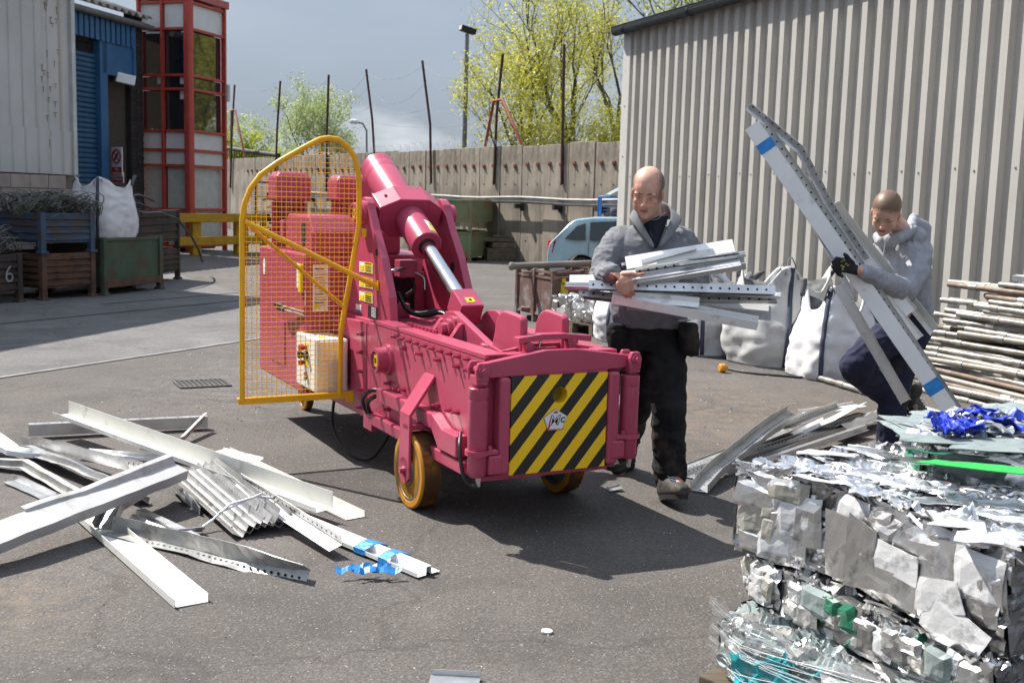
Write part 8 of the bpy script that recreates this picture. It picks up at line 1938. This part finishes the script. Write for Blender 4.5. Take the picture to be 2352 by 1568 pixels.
def bale(label, poly, z0, z1, seed, faces, topmix, core='crush_core', n_top=26, n_side=16, top_size=(0.06, 0.22), group='bales of crushed aluminium', bits=420, tuft=0.02, cell=0.10):
    """poly: footprint corners, faces: list of (edge index, list of materials, density, plate size)"""
    rg = random.Random(seed); n = len(poly); c0 = sum((Vector((p[0], p[1], 0)) for p in poly), Vector()) / n
    t = thing('metal_bale', label, 'bale', (c0.x, c0.y, z0), 0, group)
    P = [Vector((p[0], p[1], 0)) for p in poly]
    s = MB(); s.prism([p * 0.94 + c0 * 0.06 + Z * z0 for p in P], Z * (z1 - z0 - 0.03)); s.build('core', MATS[core], t)
    fm = {i: m_ for i, m_, _, _ in faces}
    for i in range(n):
        a, b_ = P[i], P[(i + 1) % n]; ax = (b_ - a).normalized(); L_ = (b_ - a).length; an = ax.cross(Z)
        if an.dot((a + b_) / 2 - c0) < 0: an = -an
        ms = fm.get(i, [core]); s = MB(); crushed_face(s, rg, a + Z * z0, ax, Z, an, L_, z1 - z0, len(ms), cell, 0.011, edge=0.006, tilt=0.5); s.build('crushed_side', [MATS[m_] for m_ in ms], t)
    x0, x1, y0, y1 = min(p.x for p in P), max(p.x for p in P), min(p.y for p in P), max(p.y for p in P)
    def inside(p):
        r_ = False
        for i in range(n):
            a, b_ = P[i], P[(i + 1) % n]
            if (a.y > p.y) != (b_.y > p.y) and p.x < (b_.x - a.x) * (p.y - a.y) / (b_.y - a.y) + a.x: r_ = not r_
        return r_
    s = MB(); crushed_face(s, rg, Vector((x0, y0, z1)), Vector((1, 0, 0)), Vector((0, 1, 0)), Z, x1 - x0, y1 - y0, len(topmix), cell * 0.62, 0.014, inside); s.build('crushed_top', [MATS[m_] for m_ in topmix], t)
    small = {}
    def bit(c, ax, ay, an, sz, mat):
        mb = small.setdefault(mat, MB()); q = rg.uniform(-0.6, 0.6); ax2 = ax * math.cos(q) + ay * math.sin(q); ay2 = ay * math.cos(q) - ax * math.sin(q); ay2 = (ay2 + an * rg.uniform(-0.4, 0.4)).normalized()
        el = rg.choice((1.5, 2.4, 3.6)); b4 = an * rg.uniform(-0.2, 0.3) * sz
        v = [c - ax2 * sz * el - ay2 * sz * 0.4, c - ay2 * sz * 0.35 + b4, c + ax2 * sz * el - ay2 * sz * 0.3, c + ax2 * sz * el * 0.9 + ay2 * sz * 0.4, c + ay2 * sz * 0.4 + b4 * 0.6, c - ax2 * sz * el + ay2 * sz * 0.35]
        mb.add(v, [(0, 1, 4, 5), (1, 2, 3, 4)])
    for i, mats, dens, sz in faces:
        a, b_ = P[i], P[(i + 1) % n]; ax = (b_ - a).normalized(); L_ = (b_ - a).length; an = ax.cross(Z)
        if an.dot((a + b_) / 2 - c0) < 0: an = -an
        for k in range(int(n_side * dens)):
            w_, h_ = rg.uniform(*sz), rg.uniform(*sz) * 0.9; w_ = min(w_, L_ * 0.6); h_ = min(h_, (z1 - z0) * 0.6); mg_ = min(0.45, 0.5 * w_ / L_)
            c = a.lerp(b_, rg.uniform(mg_, 1 - mg_)) + Z * rg.uniform(z0 + h_ * 0.45, z1 - h_ * 0.45) + an * rg.uniform(0.010, 0.026)
            q = rg.uniform(-0.16, 0.16); ax2 = ax * math.cos(q) + Z * math.sin(q); ay2 = Z * math.cos(q) - ax * math.sin(q)
            an2 = (an + ax * rg.uniform(-0.06, 0.06) + Z * rg.uniform(-0.06, 0.06)).normalized()
            sheet(rg, c, (ax2 - an2 * ax2.dot(an2)).normalized(), (ay2 - an2 * ay2.dot(an2)).normalized(), an2, w_, h_, rg.choice(mats), t, 0.004, 5, 5, rg.uniform(0, 0.07), curl=0.010)
        for k in range(int(bits * 0.05)):
            c = a.lerp(b_, rg.random()) + Z * (z1 + rg.uniform(-0.02, 0.010)) + an * rg.uniform(-0.012, 0.012); bit(c, ax, Z, an, rg.uniform(0.006, 0.016), rg.choice(mats))
        for k in range(int(bits * dens * 0.02)):
            c = a.lerp(b_, rg.random()) + Z * rg.uniform(z0, z1) + an * rg.uniform(0.0, 0.02); bit(c, ax, Z, an, rg.uniform(0.006, 0.016), rg.choice(mats))
    tri = [(P[i], P[(i + 1) % n]) for i in range(n)]
    ax0 = (P[1] - P[0]).normalized(); ay0 = Z.cross(ax0)
    for k in range(n_top):
        a, b_ = rg.choice(tri); u_, v_ = rg.random(), math.sqrt(rg.random()) * 0.9
        c = c0.lerp(a.lerp(b_, u_), v_) + Z * (z1 + rg.uniform(0.006, 0.020)); q = rg.uniform(-0.5, 0.5)
        ax, ay = ax0 * math.cos(q) + ay0 * math.sin(q), ay0 * math.cos(q) - ax0 * math.sin(q); an = (Z + ax * rg.uniform(-0.10, 0.10) + ay * rg.uniform(-0.10, 0.10)).normalized()
        sheet(rg, c, (ax - an * ax.dot(an)).normalized(), an.cross(ax).normalized(), an, rg.uniform(*top_size) * 1.5, rg.uniform(*top_size) * 0.8, rg.choice(topmix), t, tuft * 0.6, 6, 5, rg.uniform(0, 0.10), curl=0.006)
    for k in range(int(bits * 0.35)):
        a, b_ = rg.choice(tri); c = c0.lerp(a.lerp(b_, rg.random()), math.sqrt(rg.random()) * 0.97) + Z * (z1 + rg.uniform(0.004, 0.022)); bit(c, ax0, ay0, Z, rg.uniform(0.006, 0.018), rg.choice(topmix))
    for m_, mb in small.items():
        o = mb.build('crushed_scraps', MATS[m_], t); o['kind'] = 'stuff'
    return t, rg
def Q(x, y, z): p = at(x, y, z); return (p.x, p.y)
SIL = ['crush_silver', 'crush_silver', 'crush_white', 'crush_silver', 'crush_dull']
zT = 0.70; zM = 0.375
A_ = Q(1692, 1066, zT); B_ = Q(1915, 1112, zT); C2 = Q(2330, 1262, zT); D2 = Q(2090, 1014, zT); E2 = (C2[0] + 0.55, C2[1] + 0.28)
tt, rg = bale('silver crushed bale on top of the front stack', [A_, B_, C2, E2, D2], zM + 0.012, zT, 3, [(0, ['crush_silver', 'crush_white', 'crush_silver', 'crush_cream', 'crush_dull'], 1.3, (0.07, 0.20)), (1, ['crush_dull', 'crush_dull', 'crush_white', 'crush_silver'], 2.0, (0.09, 0.26)), (4, SIL, 0.7, (0.06, 0.2))], SIL[:4], n_top=34, n_side=17, top_size=(0.05, 0.17), bits=620)
# a few big plates on its front face as the photo shows
fa, fb = Vector((*B_, 0)), Vector((*C2, 0)); fx = (fb - fa).normalized(); fnn = fx.cross(Z); fnn = fnn if fnn.y < 0 else -fnn
for u_, z, w_, h_, m_, tw in ((0.42, 0.545, 0.25, 0.085, 'crush_white', -0.05), (0.43, 0.465, 0.26, 0.09, 'crush_dull', -0.05), (0.12, 0.52, 0.16, 0.24, 'crush_dull', 0.04), (0.25, 0.52, 0.13, 0.22, 'crush_dull', 0.0), (0.70, 0.50, 0.20, 0.11, 'crush_white', 0.25), (0.78, 0.42, 0.22, 0.13, 'crush_white', -0.35)):
    c = fa.lerp(fb, u_) + Z * z + fnn * 0.035; ax = fx * math.cos(tw) + Z * math.sin(tw); ay = Z * math.cos(tw) - fx * math.sin(tw)
    sheet(rg, c, ax, ay, fnn, w_, h_, m_, tt, 0.004, 6, 5, 0.05, 'crushed_plate')
# bale behind with the blue and green sheets
zB = 0.80
F_ = Q(2072, 985, zB); Gq = Q(2135, 1035, zB - 0.02); H_ = (E2[0] + 0.1, E2[1] + 0.25); I_ = (H_[0] + 0.15, H_[1] + 1.0); Kq = Q(2100, 958, zB)
t2, rg = bale('crushed bale behind, topped with blue and green sheets', [F_, Gq, H_, I_, Kq], 0.02, zB, 9, [(0, ['crush_white', 'crush_white', 'crush_green'], 1.0, (0.06, 0.16)), (1, ['crush_greygreen', 'crush_white', 'crush_silver'], 1.4, (0.10, 0.28)), (4, ['crush_white', 'crush_silver'], 0.8, (0.06, 0.2))], ['crush_greygreen', 'crush_greygreen', 'crush_white', 'crush_silver'], n_top=16, n_side=12, top_size=(0.12, 0.34), bits=240, tuft=0.012)
def flat(px, py, z, w_, h_, ang, m_, cr=0.01, fold=0.05, nm='crushed_plate', tp=t2):
    c = at(px, py, z); ax = Vector((math.cos(ang), math.sin(ang), 0)); sheet(rg, c, ax, Z.cross(ax), Z, w_, h_, m_, tp, cr, 7, 6, fold, nm)
flat(2250, 1012, zB + 0.03, 0.50, 0.20, -0.35, 'crush_greygreen', 0.006); flat(2330, 1030, zB + 0.035, 0.40, 0.16, -0.35, 'crush_greygreen', 0.006)
flat(2285, 1076, zB + 0.015, 0.46, 0.10, -0.38, 'crush_lime', 0.006, 0.0); flat(2180, 1042, zB + 0.00, 0.30, 0.05, -0.3, 'crush_green', 0.012); flat(2200, 1062, zB - 0.03, 0.36, 0.08, -0.35, 'crush_silver', 0.01)
for k in range(26): 
    flat(rg.uniform(2140, 2345), rg.uniform(945, 985), zB + 0.02 + rg.uniform(0, 0.05), rg.uniform(0.05, 0.16), rg.uniform(0.03, 0.09), rg.uniform(-1, 0.6), 'crush_blue' if k % 3 else 'crush_silver', 0.03, 0.3, 'crushed_sheet')
# lower bales, wrapped in clear film
Ld = (E2[0], E2[1]); Le = (A_[0] + 0.35, A_[1] + 0.30)
MA, MBq, MCq = Q(1712, 1262, zM), Q(1790, 1312, zM), (C2[0] - 0.03, C2[1] - 0.03)
bale('middle crushed bale between the silver one and the wrapped one', [MA, MBq, MCq, Ld, Le], 0.225, zM, 19, [(0, ['crush_white', 'crush_cream', 'crush_white'], 0.7, (0.06, 0.14)), (1, ['crush_dull', 'crush_core', 'crush_white', 'crush_silver', 'crush_greygreen', 'crush_green'], 1.3, (0.06, 0.16))], ['crush_dull'], n_top=3, n_side=16, bits=150)
LA = Vector((*Q(1655, 1425, 0.21), 0)); LB = Vector((*Q(1745, 1490, 0.21), 0)); LC = Vector((C2[0] - 0.06, C2[1] - 0.09, 0)); zL = 0.05
t3, rg = bale('lowest crushed bale with teal and blue sheets, wrapped in clear film', [(LA.x, LA.y), (LB.x, LB.y), (LC.x, LC.y), Ld, Le], zL, 0.215, 15, [(0, ['crush_greygreen', 'crush_greygreen', 'crush_dull', 'crush_silver'], 0.5, (0.06, 0.14)), (1, ['crush_core', 'crush_dull', 'crush_greygreen', 'crush_white', 'crush_teal', 'crush_green'], 1.0, (0.06, 0.18))], ['crush_dull', 'crush_greygreen'], n_top=4, n_side=16, bits=150)
lx = (LC - LB).normalized(); lnn = lx.cross(Z); lnn = lnn if lnn.y < 0 else -lnn
# teal and blue sheets at its foot
for u_, z, w_, h_, m_, tw in ((0.05, 0.11, 0.17, 0.17, 'crush_teal', 0.25), (0.17, 0.11, 0.17, 0.17, 'crush_teal', -0.2), (0.31, 0.08, 0.18, 0.14, 'crush_sky', 0.1), (0.14, 0.18, 0.10, 0.07, 'crush_teal', 0.6), (0.52, 0.10, 0.2, 0.14, 'crush_dull', 0.1)):
    c = LB.lerp(LC, u_) + Z * (z + 0.02) + lnn * 0.06; ax = lx * math.cos(tw) + Z * math.sin(tw); ay = Z * math.cos(tw) - lx * math.sin(tw)
    sheet(rg, c, ax, ay, lnn, w_, h_, m_, t3, 0.022, 8, 7, 0.1)
# rolled curls of sheet at the lower left corner
def curl_sheet(c, ax, up, an, R0, turns, depth, m_, tp):
    s = MB(); n_ = 26; pts = []
    for i in range(n_):
        a = turns * 2 * math.pi * i / n_; r_ = R0 * (1 - 0.65 * i / n_); pts.append(c + ax * r_ * math.cos(a) * 1.6 + up * r_ * math.sin(a) * 0.85)
    s.add(pts + [p - an * depth for p in pts], [(i, i + 1, n_ + i + 1, n_ + i) for i in range(n_ - 1)], True)
    o = s.build('rolled_sheet', MATS[m_], None, base=c, solid=0.004); adopt(o, tp)
edge_x = (LB - LA).normalized(); edge_n = edge_x.cross(Z); edge_n = edge_n if edge_n.x < 0 else -edge_n
for k, (u_, z, r_, m_) in enumerate(((0.30, 0.10, 0.032, 'crush_greygreen'), (0.66, 0.09, 0.042, 'crush_greygreen'))):
    curl_sheet(LA.lerp(LB, u_) + Z * z + edge_n * 0.03, edge_x, Z, edge_n, r_, 1.4 + 0.3 * k, 0.12, m_, t3)
# timber under the stack
pk = MB(); pc = Vector((*Q(1640, 1556, 0.045), 0)); pk.box(pc + Z * 0.023 + lx * 0.5 + lnn * -0.03, (1.1, 0.10, 0.044), Matrix((lx, Vector((-lx.y, lx.x, 0)), Z)).transposed())
tag(pk.build('timber_bearer', MATS['old_timber'], base=(pc.x, pc.y, 0), bevel=0.006), 'brown timber bearer under the corner of the wrapped bale', 'timber')
# stretch film wound round the lower bale
def filmmat():
    m = bpy.data.materials.new('stretch_film'); m.use_nodes = True; N, L = m.node_tree.nodes, m.node_tree.links; N.remove(N['Principled BSDF']); out = N['Material Output']
    tc = N.new('ShaderNodeTexCoord'); mp = N.new('ShaderNodeMapping'); mp.inputs['Scale'].default_value = (3, 3, 70); L.new(tc.outputs['Object'], mp.inputs['Vector'])
    nz = N.new('ShaderNodeTexNoise'); nz.inputs['Scale'].default_value = 1.0; nz.inputs['Detail'].default_value = 4; nz.inputs['Distortion'].default_value = 1.2; L.new(mp.outputs['Vector'], nz.inputs['Vector'])
    cr = N.new('ShaderNodeValToRGB'); cr.color_ramp.elements[0].position = 0.48; cr.color_ramp.elements[0].color = (0.10, 0.10, 0.10, 1); cr.color_ramp.elements[1].position = 0.68; cr.color_ramp.elements[1].color = (0.70, 0.70, 0.70, 1); L.new(nz.outputs['Fac'], cr.inputs['Fac'])
    tr = N.new('ShaderNodeBsdfTransparent'); gl = N.new('ShaderNodeBsdfGlossy'); gl.inputs['Roughness'].default_value = 0.16; df = N.new('ShaderNodeBsdfTranslucent'); df.inputs['Color'].default_value = (0.8, 0.82, 0.82, 1)
    d2 = N.new('ShaderNodeBsdfDiffuse'); d2.inputs['Color'].default_value = (0.75, 0.77, 0.77, 1); m1 = N.new('ShaderNodeMixShader'); m1.inputs[0].default_value = 0.5; L.new(df.outputs[0], m1.inputs[1]); L.new(d2.outputs[0], m1.inputs[2])
    m2 = N.new('ShaderNodeMixShader'); m2.inputs[0].default_value = 0.45; L.new(m1.outputs[0], m2.inputs[1]); L.new(gl.outputs[0], m2.inputs[2])
    m3_ = N.new('ShaderNodeMixShader'); L.new(cr.outputs['Color'], m3_.inputs[0]); L.new(tr.outputs[0], m3_.inputs[1]); L.new(m2.outputs[0], m3_.inputs[2]); L.new(m3_.outputs[0], out.inputs['Surface'])
    bp = N.new('ShaderNodeBump'); bp.inputs['Strength'].default_value = 0.8; bp.inputs['Distance'].default_value = 0.006; L.new(nz.outputs['Fac'], bp.inputs['Height']); L.new(bp.outputs['Normal'], gl.inputs['Normal'])
    MATS['film'] = m; return m
filmmat()
fl = thing('stretch_film', 'clear stretch film wound round the lower bale', 'film', (LB.x, LB.y, 0.1))
path = [LA + edge_n * 0.03, LB + (edge_n + lnn).normalized() * 0.05, LC + lnn * 0.07]
def along_path(u_):
    l1 = (path[1] - path[0]).length; l2 = (path[2] - path[1]).length; d = u_ * (l1 + l2)
    return path[0].lerp(path[1], d / l1) if d < l1 else path[1].lerp(path[2], (d - l1) / l2)
for k, (za0, za1, zb0, zb1) in enumerate(((0.30, 0.20, 0.34, 0.17), (0.22, 0.13, 0.26, 0.06), (0.31, 0.27, 0.30, 0.24))):
    s = MB()
    def fn(i, j, k=k, za0=za0, za1=za1, zb0=zb0, zb1=zb1):
        p = along_path(i); z = (za0 + (za1 - za0) * j) * (1 - i) + (zb0 + (zb1 - zb0) * j) * i - 0.10 * i * (k == 1) 
        q = Vector((i * 5, j * 7, k * 3.3)); off = 0.010 * noise.noise(q) + 0.007 * noise.noise(q * 3) + 0.010 * k
        return p + lnn * (off + 0.006) + Z * (z + 0.012 * noise.noise(Vector((i * 7, k, 0.3 * j))))
    s.grid(fn, 60, 16); s.build('film_band', MATS['film'], fl)
s = MB()
for k in range(12):
    z0_, z1_ = rnd.uniform(0.12, 0.24), rnd.uniform(0.06, 0.34); pts = [along_path(0.16 + 0.84 * i / 10) + lnn * (0.030 + 0.012 * noise.noise(Vector((i, k, 0)))) + Z * (z0_ + (z1_ - z0_) * i / 10) for i in range(11)]
    s.tube(pts, rnd.uniform(0.0006, 0.0013), 4)
o = s.build('film_rope', M('film_rope', (0.72, 0.74, 0.75), 0.18, var=0.05, alpha=0.65), fl); o['kind'] = 'stuff'
# loose flap of film hanging on the front
s = MB(); h0 = LB.lerp(LC, 0.50) + lnn * 0.11
s.grid(lambda i, j: h0 + lx * ((i - 0.4) * (0.10 + 0.22 * j)) + Z * (0.30 - 0.34 * j) + lnn * (0.03 * noise.noise(Vector((i * 4, j * 3, 1))) + 0.012 * noise.noise(Vector((i * 13, j * 5, 4)))), 26, 26); s.build('film_flap', MATS['film'], fl)

# crushed block on a pallet between the bin and the bald man
pb0 = at(1365, 772); pbd = Vector((-0.55, 0.83, 0)); pbr = Vector((0.83, 0.55, 0))
poly = [tuple((pb0 + pbd * 0.9)[:2]), tuple(pb0[:2]), tuple((pb0 + pbr * 0.6)[:2]), tuple((pb0 + pbr * 0.6 + pbd * 0.9)[:2])]
bale('small block of crushed aluminium on a pallet beside the brown bin', poly, 0.14, 0.42, 33, [(0, ['crush_silver', 'crush_dull', 'crush_white'], 0.9, (0.05, 0.16)), (1, ['crush_silver', 'crush_dull'], 0.6, (0.05, 0.16))], SIL, n_top=14, n_side=12, top_size=(0.05, 0.16), bits=200, group=None)
pl = thing('wooden_pallet', 'wooden pallet under the small crushed block', 'pallet', (pb0.x, pb0.y, 0)); Ap = Matrix((pbd, pbr, Z)).transposed()
for k in range(5):
    s = MB(); s.box(pb0 + pbd * 0.45 + pbr * (0.02 + 0.16 * k) + Z * 0.128, (1.0, 0.10, 0.02), Ap); s.build('slat', MATS['old_timber'], pl)
for k in range(3):
    for q in (0, 0.31, 0.62):
        s = MB(); s.box(pb0 + pbd * (0.0 + 0.45 * k) + pbr * q + Z * 0.06, (0.11, 0.09, 0.11), Ap); s.build('block', MATS['old_timber'], pl)

# pale lid lying alone on the tarmac
lq = at(1256, 1452); s = MB(); s.lathe(lq + Z * 0.002, (0.05, 0, 1), [(0, 0.022), (0.007, 0.022), (0.008, 0.018), (0.005, 0.012)], 22)
tag(s.build('plastic_lid', M('lid_pale', (0.55, 0.56, 0.55), 0.4), base=lq), 'small round pale lid lying alone on the tarmac in the foreground', 'lid')
